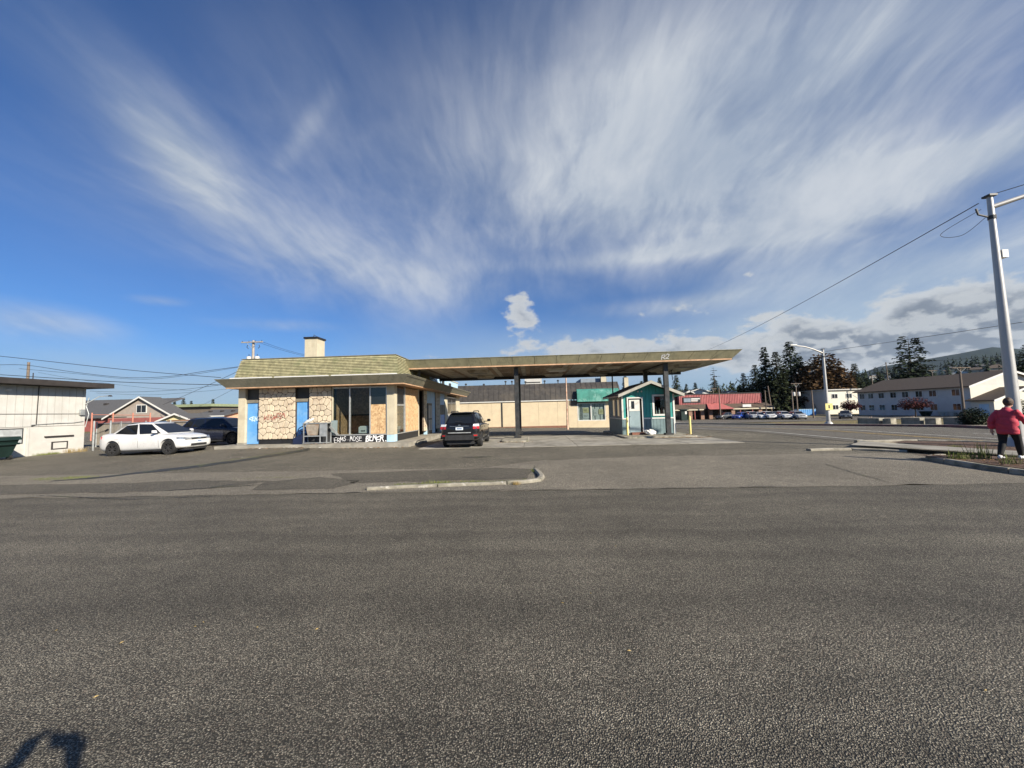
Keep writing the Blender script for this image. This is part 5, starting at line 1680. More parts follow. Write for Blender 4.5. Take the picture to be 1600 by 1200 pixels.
def white_building():
    S = thing('white_building', 'long low white building with grooved siding over painted block and a dark flat roof', 'building', (-28, 14, 0))
    X, Y0, Y1 = -24.3, 4.0, 19.75
    mb = MB()
    y = Y0
    while y < Y1-.01:
        b = min(y+.3, Y1)
        mb.box(X-.05, X, y+.008, b-.008, 1.42, 3.4)
        y = b
    mb.build('grooved_siding', 'offwhite', S)
    bx('upper_core', 'offwhite', S, -36, X-.052, Y0, Y1-.002, 1.40, 3.4)
    bx('block_wall', 'block', S, -36, X-.02, Y0-.02, Y1+.02, -.2, 1.398)
    q = [(-36.5, Y0-.6, 3.42), (-23.55, Y0-.6, 3.42), (-23.55, Y1+.75, 3.42), (-36.5, Y1+.75, 3.42)]
    MB().hexa(q, [(x, y_, z+.26) for x, y_, z in q]).build('roof', 'darkroof', S)
    w_ = bx('window', 'darksteel', S, X-.05, X-.012, 15.6, 17.25, .62, 1.36)
    for a, b in ((15.65, 16.30), (16.36, 17.2)):
        bx('pane', M['frosted'], w_, X-.010, X-.004, a, b, .67, 1.31)
    bx('vent_hood', 'darkroof', S, X-.018, X+.06, 18.05, 19.25, .86, .92)
    pn = bx('access_panel', 'darkroof', S, X-.018, X-.004, 18.35, 19.05, .22, .62)
    bx('panel_face', 'block', pn, X-.002, X+.006, 18.42, 18.98, .27, .56)
    bx('downspout', 'offwhite', S, X-.018, X+.05, 17.35, 17.43, 0, 1.38)
    MB().tube([(X+.03, 17.7, 3.4), (X+.03, 17.68, 1.5), (X+.03, 17.5, 1.45)], .018, 6).build('conduit', 'darkroof', S)
    MB().tube([(X+.03, 17.5, 1.5), (X+.04, 18.5, 1.55), (X+.03, 19.2, 1.55), (X+.04, 19.65, 1.62)], .016, 6).build('conduit', 'galv', S)
    MB().tube([(X+.02, 14.2, 2.05), (X+.02, 19.7, 2.02)], .010, 5).build('cable', 'darkroof', S)
    MB().tube([(X+.1, 19.7, 1.3), (X+.15, 19.8, 2.0), (X+.05, 19.75, 2.4), (X+.12, 19.8, 2.9)], .02, 6).build('conduit', 'galv', S)
    bx('meter_box', 'galv', S, X-.01, X+.12, 19.45, 19.65, 1.95, 2.25)
    ar = MB().tube([(X+.05, 19.7, 2.55), (X+.45, 20.0, 2.95), (X+.8, 20.2, 3.0)], .02, 6).build('lamp_arm', 'galv', S)
    MB().lathe([(0, -.03), (.1, -.02), (.06, .05), (0, .06)], 12, 'Z', (X+.85, 20.22, 2.98)).build('lamp_head', 'darkroof', ar)
    bx('wall_lamp', 'white', S, X-.01, X+.1, 16.5, 16.66, 3.12, 3.2)
    pp = MB().tube([(X-2.2, 17.7, 3.6), (X-2.2, 17.7, 4.5)], .05, 8).build('vent_pipe', 'galv', S)
    MB().tube([(X-.6, 17.9, 3.6), (X-.6, 17.9, 4.1)], .02, 6).build('service_mast', 'darkroof', S)


M['frosted'] = surf('frosted_boarded_pane', (.40, .42, .42), .35, .25, 3)
white_building()

# wheeled bin by the white building
B = thing('refuse_bin', 'dark green plastic wheeled bin by the white building', 'bin', (-23.35, 15.5, 0))
q = [(-23.90, 15.2, .12), (-23.10, 15.2, .12), (-23.10, 16.0, .12), (-23.90, 16.0, .12)]
MB().hexa(q, [(-24.00, 15.08, .86), (-22.87, 15.08, .86), (-22.87, 16.1, .86), (-24.00, 16.1, .86)]).build('tub', 'bin', B)
q = [(-24.05, 15.02, .862), (-22.80, 15.02, .862), (-22.80, 16.16, .862), (-24.05, 16.16, .862)]
MB().hexa(q, [(-24.03, 15.05, .98), (-22.83, 15.05, .98), (-22.83, 16.12, 1.02), (-24.03, 16.12, 1.02)]).build('lid', 'bin', B)
bx('rim_band', 'bin', B, -24.02, -22.85, 15.06, 16.12, .66, .74)
for x in (-23.75, -23.15):
    MB().lathe([(0, -.04), (.11, -.04), (.11, .04), (0, .04)], 14, 'Y', (x, 16.0, .11)).build('wheel', 'rubber', B)
bx('foot', 'bin', B, -23.65, -23.25, 15.2, 15.4, 0, .119)

# fences behind the parked cars
FN = thing('slatted_fence', 'grey-brown slatted chain-link fence behind the parked cars', 'fence', (-20, 21, 0))
x = -27.0
while x < -20.7:
    bx('slat', 'slat', FN, x, x+.13, 22.65, 22.67, .08, 1.46)
    x += .145
for x in (-27.0, -25.4, -23.8, -22.2, -20.7):
    MB().tube([(x, 22.6, 0), (x, 22.6, 1.56)], .035, 8).build('post', 'galv', FN)
for z in (.12, 1.45):
    MB().tube([(-27.0, 22.6, z), (-20.7, 22.6, z)], .022, 6).build('rail', 'galv', FN)
GT = thing('chain_link_gate', 'galvanised chain-link gate by the corner of the white building', 'gate', (-23.7, 20.2, 0))
for (x, y) in ((-24.05, 20.0), (-23.55, 20.4)):
    MB().tube([(x, y, 0), (x, y, 1.62)], .04, 8).build('post', 'galv', GT)
for z in (.15, .8, 1.52):
    MB().tube([(-23.55, 20.4, z), (-24.7, 22.55, z)], .02, 6).build('rail', 'galv', GT)
mb = MB()
for i in range(26):
    t = i/26
    a = Vector((-23.55, 20.4, 0)).lerp(Vector((-24.7, 22.55, 0)), t)
    b = Vector((-23.55, 20.4, 0)).lerp(Vector((-24.7, 22.55, 0)), min(1, t+.45))
    mb.tube([a+Vector((0, 0, .15)), b+Vector((0, 0, .15+1.37*(min(1, t+.45)-t)/.45))], .004, 3)
    c = Vector((-23.55, 20.4, 0)).lerp(Vector((-24.7, 22.55, 0)), max(0, t-.45))
    mb.tube([a+Vector((0, 0, .15)), c+Vector((0, 0, .15+1.37*(t-max(0, t-.45))/.45))], .004, 3)
kind(mb.build('wire_mesh', 'galv', GT), 'stuff')
WF = thing('wooden_fence', 'red-brown board fence between the slatted fence and the shop', 'fence', (-17.5, 25, 0))
x = -24.8
while x < -20.6:
    bx('board', 'fencewood', WF, x, x+.19, 25.0, 25.03, .05, 1.56)
    x += .2
for z in (.4, 1.3):
    bx('rail', 'fencewood', WF, -24.8, -20.6, 25.031, 25.08, z, z+.09)
# red pipe frame beyond the fence
RP = thing('red_pipe_frame', 'row of thin red pipes standing before the grey gabled house', 'pipe frame', (-30, 30, 0))
for px in (144, 177, 208, 235):
    t = aty(px, 645, 30)
    MB().tube([(t.x, 30, 0), (t.x, 30, t.z)], .05, 8).build('post', 'redpipe', RP)
a, b = aty(144, 648, 30), aty(235, 649, 30)
MB().tube([a, b], .03, 6).build('rail', 'redpipe', RP)


def gable_house(name, label, x0, x1, y0, y1, ze, zr, wallm, roofm, trim='white', ridge='y', lowm=None, zlow=None, windows=(), group=None, zb=None):
    """house with a gable roof; the ridge runs along y (gable faces the street) or along x"""
    zb = g((x0+x1)/2, y0)-.2 if zb is None else zb
    S = thing(name, label, 'house', ((x0+x1)/2, (y0+y1)/2, zb), group)
    if lowm:
        bx('lower_wall', lowm, S, x0, x1, y0, y1, zb, zlow-.002)
        zw = zlow
    else:
        zw = zb
    xm, ym = (x0+x1)/2, (y0+y1)/2
    if ridge == 'y':
        pts = [(x0, y0, zw), (x1, y0, zw), (x1, y0, ze), (xm, y0, zr), (x0, y0, ze)]
        MB().prism(pts, (0, y1-y0, 0)).build('wall', wallm, S)
        sl = (zr-ze)/(xm-x0)
        for s in (-1, 1):
            xe = xm+s*(xm-x0+.5)
            z_e = ze-.5*sl
            q = [(xm, y0-.5, zr+.03), (xe, y0-.5, z_e+.03), (xe, y1+.4, z_e+.03), (xm, y1+.4, zr+.03)]
            MB().hexa(q, [(x, y, z+.14) for x, y, z in q]).build('roof_slope', roofm, S)
            q = [(xm, y0-.53, zr+.20), (xe, y0-.53, z_e+.20), (xe, y0-.53, z_e-.06), (xm, y0-.53, zr-.06)]
            MB().hexa(q, [(x, y+.028, z) for x, y, z in q]).build('barge_board', trim, S)
    else:
        pts = [(x0, y0, zw), (x0, y1, zw), (x0, y1, ze), (x0, ym, zr), (x0, y0, ze)]
        MB().prism(pts, (x1-x0, 0, 0)).build('wall', wallm, S)
        sl = (zr-ze)/(ym-y0)
        for s in (-1, 1):
            ye = ym+s*(ym-y0+.5)
            z_e = ze-.5*sl
            q = [(x0-.5, ym, zr+.03), (x0-.5, ye, z_e+.03), (x1+.5, ye, z_e+.03), (x1+.5, ym, zr+.03)]
            MB().hexa(q, [(x, y, z+.14) for x, y, z in q]).build('roof_slope', roofm, S)
            bx('eave_board', trim, S, x0-.5, x1+.5, min(ye, ye+s*.03), max(ye, ye+s*.03), z_e-.03, z_e+.15)
    for (wx0, wx1, wz0, wz1) in windows:
        f = bx('window', 'white', S, wx0, wx1, y0-.06, y0-.002, wz0, wz1)
        bx('pane', 'windowdark', f, wx0+.12, (wx0+wx1)/2-.04, y0-.075, y0-.062, wz0+.12, wz1-.12)
        bx('pane', 'windowdark', f, (wx0+wx1)/2+.04, wx1-.12, y0-.075, y0-.062, wz0+.12, wz1-.12)
    return S


# the grey gabled house: street gable at y = 60
H = gable_house('gabled_house', 'taupe gabled house with grey shingle roof, white trim and red lower wall', -69.8, -58.3, 60, 62.8, 2.1, 5.3, 'taupe', 'greyshingle', lowm='redwall', zlow=2.0, windows=((-64.9, -63.1, 2.75, 4.15),))
bx('roof_wing', 'greyshingle', H, -84, -66.4, 60.4, 73, 4.2, 4.9) if False else None
q = [(-88, 60.0, 2.1), (-66.5, 60.0, 2.1), (-63.0, 66.8, 5.35), (-88, 66.8, 5.35)]
MB().hexa(q, [(x, y, z+.14) for x, y, z in q]).build('roof_wing', 'greyshingle', H)
bx('wing_wall', 'redwall', H, -88, -69.85, 60.6, 72, -.2, 2.05)
for xx in (-80, -76, -71):
    bx('roof_vent', 'darkroof', H, xx, xx+.5, 64.5, 65.0, 4.3, 4.75)
gable_house('yellow_house', 'small pale yellow house with a low dark roof beside the gabled house', -57.6, -52.3, 57, 66, 1.35, 2.35, 'paleyellow', 'greyshingle')
q = gable_house('peach_building', 'long peach building under a dark shingle roof with small vents', -57.2, -51.6, 62, 72, 2.0, 3.0, 'peach', 'greyshingle', ridge='x')
for xx in (-56.5, -54.4, -52.4):
    bx('roof_vent', 'darkroof', q, xx, xx+.4, 64.5, 65, 2.5, 2.95)
FR = thing('flat_roof_building', 'low brown building with a long pale green flat roof edge', 'building', (-66, 90, 0))
bx('wall', 'brownpanel', FR, -87, -74.6, 86, 100, -.2, 4.4)
bx('roof', 'greenroof', FR, -88, -74, 85.2, 101, 4.402, 5.0)
gable_house('orange_house', 'orange-peach house with red-brown roof slope by the shop corner', -55.8, -43.5, 66, 74, 1.1, 3.5, 'peach', 'redwall')
GB = thing('grey_building', 'long low grey flat-roofed building far behind the orange house', 'building', (-62, 104, 0))
bx('wall', 'block', GB, -78, -50, 100.5, 112, -.2, 3.9)
bx('roof', 'offwhite', GB, -78.5, -49.5, 101.4, 112.5, 3.902, 4.3)


# ---------------------------------------------------------------- beige shop behind the canopy
def beige_shop():
    Y = 46.0
    S = thing('beige_building', 'long beige single-storey building with dark metal mansard roof and green awning', 'building', (-2, 52, -.4))
    xs = [-16, -13.2, -10.4, -7.6, -4.8, -2.0, .8, 3.05, 4.4]
    for a, b in zip(xs, xs[1:]):
        bx('wall_panel', 'beige', S, a+.008, b-.008, Y, Y+.2, -1.0, 2.66)
    bx('wall_panel', 'beige', S, 4.402, 5.38, Y+.02, Y+.22, -1.0, 2.05)
    bx('brown_panel', 'brownpanel', S, 4.402, 5.38, Y+.04, Y+.22, 2.052, 2.66)
    bx('wall_panel', 'beige', S, 5.382, 10.5, Y, Y+.2, -1.0, .22)
    bx('backing', 'dark', S, -15.9, 10.4, Y+.6, Y+1.0, -1, 2.6)
    bx('gutter', 'trimgrey', S, -16, 4.4, Y-.14, Y-.002, 2.66, 2.76)
    bx('plinth', 'brickred', S, -16, 4.3, Y-.03, Y-.002, -1.0, -.28)
    for xx in (-3.55, 4.25):
        bx('downpipe', 'darksteel', S, xx-.05, xx+.05, Y-.1, Y-.004, -.6, 2.655)
    # mansard with standing seams
    mb = MB()
    prof = [(Y-.10, 2.77), (Y+.10, 3.5), (Y+.5, 4.2), (Y+1.3, 4.85)]
    for (ya, za), (yb, zb) in zip(prof, prof[1:]):
        mb.quad((-16, ya, za), (10.5, ya, za), (10.5, yb, zb), (-16, yb, zb))
    mb.quad((-16, Y+1.3, 4.85), (10.5, Y+1.3, 4.85), (10.5, Y+14, 4.85), (-16, Y+14, 4.85))
    rf = mb.build('mansard', 'metalroof', S)
    x = -15.7
    while x < 10.4:
        m2 = MB()
        for (ya, za), (yb, zb) in zip(prof, prof[1:]):
            m2.hexa([(x, ya, za), (x+.04, ya, za), (x+.04, yb, zb), (x, yb, zb)], [(x, ya-.03, za+.015), (x+.04, ya-.03, za+.015), (x+.04, yb-.03, zb+.015), (x, yb-.03, zb+.015)])
        m2.build('seam', 'metalroof', rf)
        x += .62
    for (px, h) in ((728, .22), (756, .12), (790, .42), (800, .40), (812, .5), (821, .3), (851, .35), (872, .35)):
        t = aty(px, 600, Y+3)
        v_ = MB().tube([(t.x, Y+3, 4.86), (t.x, Y+3, 4.86+h)], .06, 8).build('roof_vent', 'darksteel', S)
        MB().lathe([(0, 0), (.14, 0), (.15, .1), (.09, .18), (0, .19)], 10, 'Z', (t.x, Y+3, 4.86+h)).build('cowl', 'darksteel', v_)
    # display window
    for a, b in ((5.40, 5.50), (8.6, 8.7), (6.95, 7.05)):
        bx('window_frame', 'white', S, a, b, Y+.02, Y+.12, .222, 2.30)
    bx('window_frame', 'white', S, 5.502, 8.598, Y-.02, Y+.12, .222, .30) if False else None
    for a, b in ((5.502, 6.948), (7.052, 8.598)):
        bx('window_frame', 'white', S, a, b, Y+.0, Y+.12, .222, .30)
        bx('window_frame', 'white', S, a, b, Y+.02, Y+.12, 2.22, 2.30)
    bx('wall_panel', 'beige', S, 8.702, 10.5, Y, Y+.2, .222, 2.66)
    bx('header', 'brownpanel', S, 5.402, 8.698, Y, Y+.2, 2.302, 2.66)
    for a, b in ((5.502, 6.948), (7.052, 8.598)):
        bx('window_pane', 'glass', S, a, b, Y+.06, Y+.066, .302, 2.218)
    bx('blind', 'white', S, 5.42, 8.68, Y+.20, Y+.23, .24, 2.29)
    rn = random.Random(4)
    for i, (a, b, c, d, mt) in enumerate(((6.05, 6.75, 1.15, 1.75, 'paleyellow'), (6.05, 6.75, .5, 1.1, 'white'), (7.9, 8.5, .95, 1.55, 'paleyellow'), (7.3, 7.7, .8, 1.6, 'white'))):
        pp = bx('paper_notice', mt, S, a, b, Y+.15, Y+.155, c, d)
        lettering(['OPEN', 'SALE', 'NOW', 'SALE'][i] if False else ['III', 'IIII', 'III', 'II'][i], 'print', 'darkpanel', pp, (a+.1, Y+.147, c+.18), (1, 0, 0), (0, 0, 1), .22, .13, .8, .035, .1, i, (0, -1, 0))
    for xx in (5.75, 5.9, 7.45, 8.05):
        bx('dark_strip', 'darksteel', S, xx, xx+.05, Y+.165, Y+.172, .3, 2.2)
    # barrel awning in panels
    pr = [(Y-.62, 2.47), (Y-.60, 2.9), (Y-.52, 3.4), (Y-.32, 3.8), (Y-.05, 3.97)]
    for i in range(7):
        a = 5.35+i*.70
        m2 = MB()
        ring = [(a+.006, y, z) for y, z in pr]+[(a+.006, Y-.05, 2.47)]
        m2.prism(ring, (.688, 0, 0)).build('awning_panel', 'greenawning', S)
    # taller grey block and cream fin behind
    bx('rear_block', 'greyblue', S, 7.2, 11.0, Y+10, Y+16, 4.86, 6.0)
    bx('rear_fin', 'cream', S, 10.0, 10.7, Y+9.4, Y+9.9, 4.86, 6.6)
    bx('rear_fin', 'cream', S, 11.6, 12.1, Y+2.4, Y+2.9, 2.5, 5.4)
    sg = bx('roof_sign', 'offwhite', S, -.9, 1.5, Y+8, Y+8.1, 5.1, 6.3)
    for xx in (-.8, 1.3):
        bx('sign_post', 'darksteel', sg, xx, xx+.1, Y+8.101, Y+8.2, 4.86, 6.2)
    bx('sign_band', 'darkpanel', sg, -.7, 1.3, Y+7.98, Y+7.998, 5.45, 5.6)


beige_shop()
t0 = gp(887, 671)
MBp = MB().tube([(t0.x, t0.y, t0.z), (t0.x, t0.y, t0.z+1.6), (t0.x, t0.y, t0.z+6.2)], [.11, .07, .06], 10)
tag(MBp.build('sign_pole', 'rust', angle=40), 'tall rusty white pole standing before the beige building', 'pole')
t0 = gp(783, 667)
S = thing('parking_sign', 'small blue and white parking sign on a thin post by the beige wall', 'sign', (t0.x, t0.y, t0.z))
MB().tube([(t0.x, t0.y, t0.z), (t0.x, t0.y, t0.z+1.3)], .03, 6).build('post', 'galv', S)
sb = bx('sign_plate', 'sign_teal', S, t0.x-.2, t0.x+.2, t0.y-.05, t0.y-.032, t0.z+.9, t0.z+1.45)
bx('symbol', 'sign_blue', sb, t0.x-.14, t0.x+.14, t0.y-.056, t0.y-.0505, t0.z+1.1, t0.z+1.38)


# ---------------------------------------------------------------- red strip of shops, apartments, cream block
def red_shops():
    Y = 89.0
    zb = -1.32
    S = thing('red_shops', 'red ribbed-metal strip of shops with brown awning roof and brick piers', 'building', (42, 94, zb))
    x0, x1 = 33.4, 51.4
    bx('parapet', 'redmetal', S, x0, x1, Y, Y+1, 1.96, 4.22)
    x = x0
    mb = MB()
    while x < x1:
        mb.box(x, x+.16, Y-.07, Y-.001, 1.97, 4.2)
        x += .36
    mb.build('metal_ribs', 'redmetal', S)
    bx('parapet_cap', 'darkroof', S, x0-.2, x1+.2, Y-.15, Y+1.2, 4.222, 4.42)
    bx('parapet_side', 'redwall', S, x0-9, x0-.002, Y+1.5, Y+3, 1.9, 4.0)
    q = [(x0-9, Y-2.2, .95), (x1+1.5, Y-2.2, .95), (x1+1.2, Y+.05, 1.94), (x0-9, Y+.05, 1.94)]
    MB().hexa(q, [(x, y, z+.12) for x, y, z in q]).build('awning_roof', 'brownroof', S)
    q = [(38.2, Y-3.6, .85), (43.6, Y-3.6, .85), (42.4, Y-.1, 2.05), (39.4, Y-.1, 2.05)]
    MB().hexa(q, [(x, y, z+.12) for x, y, z in q]).build('porch_roof', 'redawning', S)
    for a, b in ((x0-9, 37.8), (44, x1+1.5)):
        bx('eave_board', 'cream', S, a, b, Y-2.28, Y-2.22, .70, .96)
    bx('shopfront', M['dimfront'], S, x0-9, x1, Y+.1, Y+.3, zb, 1.93)
    bx('side_wall', 'brick', S, x1-.3, x1, Y+.31, Y+14, zb, 4.0)
    bx('side_wall', 'brick', S, x0-9, x0-8.7, Y+.31, Y+14, zb, 1.9)
    bx('flat_roof', 'darkroof', S, x0-9, x1, Y+1.3, Y+14, 3.6, 3.8)
    for a in (34.6, 37.2, 39.0, 41.2, 43.8, 49.6):
        bx('brick_pier', 'brick', S, a, a+.75, Y-2.0, Y-1.4, zb, .9)
    for a in (31, 35.8, 45.6, 48.2):
        bx('post', 'redwall', S, a, a+.16, Y-2.1, Y-1.95, zb, .9)
    for a, b in ((32, 34.2), (35.6, 37.0), (44.6, 46.8), (47.2, 49.2)):
        w_ = bx('shop_window', 'windowdark', S, a, b, Y+.04, Y+.098, zb+.7, .6)
        bx('poster', 'cream', w_, a+.3, a+.8, Y+.02, Y+.038, zb+1.0, zb+1.8)
    sg = bx('sign_board', 'black', S, 34.2, 38.1, Y-.16, Y-.075, 2.42, 3.66)
    bx('sign_picture', M['greyblue'], sg, 34.4, 35.9, Y-.168, Y-.161, 2.6, 3.45)
    bx('sign_line', 'white', sg, 36.0, 37.95, Y-.168, Y-.161, 3.18, 3.42)
    bx('sign_line', 'white', sg, 36.0, 37.5, Y-.168, Y-.161, 2.88, 3.08)
    bx('sign_line', M['pinktrim'], sg, 36.0, 37.4, Y-.168, Y-.161, 2.62, 2.78)
    bx('sign_board', 'white', S, 46.0, 47.8, Y-2.5, Y-2.3, 1.2, 1.75)
    for a in (40.9, 44.2, 50.6):
        MB().tube([(a, Y-.1, 2.2), (a, Y-.9, 2.5), (a, Y-1.0, 2.3)], .05, 6).build('gooseneck_lamp', 'darksteel', S)


M['dimfront'] = surf('dark_shopfront', (.06, .045, .035), .8, .4, 1.2)
red_shops()
# barrel planters and kiosk box before the red shops
q = gp(1069, 657)
K2 = thing('payment_machine', 'dark green machine with a white panel on the lot before the red shops', 'machine', (q.x, q.y, q.z))
bx('cabinet', 'bin', K2, q.x-.5, q.x+.7, q.y, q.y+.8, q.z, q.z+2.2)
bx('hood', 'bin', K2, q.x-.75, q.x+.9, q.y-.4, q.y+.9, q.z+2.202, q.z+2.4)
bx('panel', 'white', K2, q.x+.25, q.x+.62, q.y-.03, q.y-.002, q.z+1.3, q.z+1.9)

S = thing('apartment_block', 'long pale grey two-storey apartment block with brown roof and gable end in a sunlit cream tone', 'building', (83, 82, -1.3))
X0, Y0, Y1, zb, ze, zr = 76.4, 71, 94.2, -1.5, 3.98, 6.4
xw = 13.0
MB().prism([(X0, Y0, zb), (X0+xw, Y0, zb), (X0+xw, Y0, ze), (X0+xw/2, Y0, zr), (X0, Y0, ze)], (0, Y1-Y0, 0)).build('wall', 'apt', S)
sl = (zr-ze)/(xw/2)
for s in (-1, 1):
    xm = X0+xw/2
    xe = xm+s*(xw/2+.7)
    z_e = ze-.7*sl
    q = [(xm, Y0-.6, zr+.04), (xe, Y0-.6, z_e+.04), (xe, Y1+.6, z_e+.04), (xm, Y1+.6, zr+.04)]
    MB().hexa(q, [(x, y, z+.16) for x, y, z in q]).build('roof_slope', 'brownroof', S)
    q = [(xm, Y0-.64, zr+.22), (xe, Y0-.64, z_e+.22), (xe, Y0-.64, z_e-.12), (xm, Y0-.64, zr-.12)]
    MB().hexa(q, [(x, y+.036, z) for x, y, z in q]).build('barge_board', 'white', S)
bx('sunlit_gable_face', 'creamsiding', S, X0+.02, X0+xw-.02, Y0-.05, Y0-.002, zb, ze-.1)  # paler than the long wall: sunlight on the gable is put into the colour
for i, yy in enumerate((73.2, 77.2, 79.8, 82.6, 85.2, 88.0, 90.6, 92.9)):
    for zz in (-.35, 2.25):
        f = bx('window', 'white', S, X0-.07, X0-.002, yy-.75, yy+.75, zz, zz+1.35)
        bx('pane', 'windowdark', f, X0-.085, X0-.072, yy-.62, yy-.04, zz+.12, zz+1.22)
        bx('pane', 'windowdark' if i % 2 else 'glassdark', f, X0-.085, X0-.072, yy+.04, yy+.62, zz+.12, zz+1.22)
W = [(X0-3.2, 60.5), (X0+9, 60.5)]
pts = [(X0-.2, 67.5, zb), (X0+10, 67.5, zb), (X0+10, 67.5, 1.5), (X0+4.9, 67.5, 3.4), (X0-.2, 67.5, 1.5)]
MB().prism(pts, (0, 3.4, 0)).build('wing_wall', 'creamsiding', S)
for s in (-1, 1):
    xm = X0+4.9
    xe = xm+s*5.7
    q = [(xm, 66.9, 3.45), (xe, 66.9, 1.27), (xe, 71.2, 1.27), (xm, 71.2, 3.45)]
    MB().hexa(q, [(x, y, z+.16) for x, y, z in q]).build('wing_roof', 'brownroof', S)
    q = [(xm, 66.86, 3.62), (xe, 66.86, 1.44), (xe, 66.86, 1.12), (xm, 66.86, 3.30)]
    MB().hexa(q, [(x, y+.036, z) for x, y, z in q]).build('barge_board', 'white', S)
dd = bx('door', M['paleblue'], S, X0-.25, X0-.202, 68.2, 69.6, zb+.1, .75)

S = thing('cream_block', 'cream two-storey flat-roofed building with a shaded grey side wall', 'building', (82, 110, -1.3))
bx('wall', 'creamsiding', S, 77.0, 92, 105, 119, -1.6, 4.9)
bx('shaded_side_face', 'apt', S, 76.9, 76.998, 105.02, 119, -1.6, 4.88)  # greyer face: the shade on this side is painted in
bx('roof_edge', 'offwhite', S, 76.5, 92.4, 104.5, 119.4, 4.902, 5.15)
for xx in (79.4, 83.0, 87.2, 90.2):
    for zz in (-.2, 2.7):
        f = bx('window', 'white', S, xx-.8, xx+.8, 104.93, 104.998, zz, zz+1.3)
        bx('pane', 'windowdark', f, xx-.68, xx-.05, 104.915, 104.928, zz+.12, zz+1.18)
        bx('pane', 'windowdark', f, xx+.05, xx+.68, 104.915, 104.928, zz+.12, zz+1.18)
for yy in (108, 112):
    MB().tube([(76.85, yy, 0), (76.6, yy, .2), (76.6, yy+.5, 1.4)], .06, 6).build('wall_pipe', 'darkroof', S)
q = gp(1262, 649)
S = thing('storage_container', 'bright blue storage container beside the cream building', 'container', (q.x, q.y, q.z))
bx('shell', M['blue'], S, q.x-2.0, q.x+2.0, q.y, q.y+2.2, q.z, q.z+1.45)
for i in range(8):
    bx('corrugation', M['blue'], S, q.x-1.9+i*.5, q.x-1.65+i*.5, q.y-.06, q.y-.002, q.z+.1, q.z+1.38)
bx('lid', M['paleblue'], S, q.x-2.05, q.x+2.05, q.y-.08, q.y+2.25, q.z+1.452, q.z+1.52)

# concrete blocks along the dry lot
for (pa, pb, lb) in (((1340, 663), (1374, 663), 'long stained concrete barrier block nearest the lamp post with the yellow sign'),
                     ((1408, 664.5), (1438, 664.5), 'shorter stained concrete barrier block before the small dark red tree'),
                     ((1474, 665.5), (1510, 666), 'stained concrete barrier block before the slanting utility pole')):
    a, b = gp(*pa), gp(*pb)
    L = (b-a).length
    dv = (b-a).normalized()
    nv = Vector((-dv.y, dv.x, 0))*.62
    hgt = .62
    z = min(a.z, b.z)-.05
    q = [Vector((a.x, a.y, z)), Vector((b.x, b.y, z)), Vector((b.x, b.y, z))+nv, Vector((a.x, a.y, z))+nv]
    e = thing('concrete_block', lb, 'barrier', (a.x, a.y, z), 'concrete blocks along the dry lot')
    o = MB().hexa(q, [p+Vector((0, 0, hgt)) for p in q]).build('block', 'concblock', e)
    bake(o, [('BEVEL', dict(width=.04, segments=2))])
    m_ = (q[0]+q[1])/2+nv*.5+Vector((0, 0, hgt))
    MB().tube([m_-dv*.1, m_-dv*.08+Vector((0, 0, .09)), m_+dv*.08+Vector((0, 0, .09)), m_+dv*.1], .018, 6).build('lifting_loop', 'rust', e)
    c = b+dv*.25
    e = thing('concrete_block', 'small upright concrete block at the end of '+('the long barrier' if pa[0] == 1340 else 'the shorter barrier' if pa[0] == 1408 else 'the barrier by the utility pole'), 'barrier', (c.x, c.y, z), 'concrete blocks along the dry lot')
    q = [Vector((c.x, c.y, z)), Vector((c.x, c.y, z))+dv*.6, Vector((c.x, c.y, z))+dv*.6+nv, Vector((c.x, c.y, z))+nv]
    o = MB().hexa(q, [p+Vector((0, 0, hgt-.04)) for p in q]).build('block', 'kerb', e)
    bake(o, [('BEVEL', dict(width=.03, segments=2))])


# planters by the apartments
for (px, nm, lb, mt) in ((1447, 'planter', 'wide dark green tub planter by the apartment wall', 'bin'), (1472, 'planter', 'pale tapering planter by the apartment wall under the windows', 'offwhite'), (1487, 'planter', 'pale tapering planter next to the other pale planter by the apartments', 'offwhite'), (1502, 'planter', 'white cylinder planter beside the slanting utility pole', 'white'), (1528, 'planter', 'squat pale planter beside the dark round hedge', 'offwhite')):
    q = gp(px, 650)
    w_ = .95 if mt == 'bin' else .5
    h_ = .9 if mt == 'bin' else .8
    MBx = MB().lathe([(0, 0), (w_*.6, 0), (w_, h_), (w_*.9, h_), (w_*.85, h_-.1), (0, h_-.1)], 16, 'Z', (q.x, q.y, q.z))
    tag(MBx.build(nm, mt, angle=40), lb, 'planter', 'planters along the apartment wall')


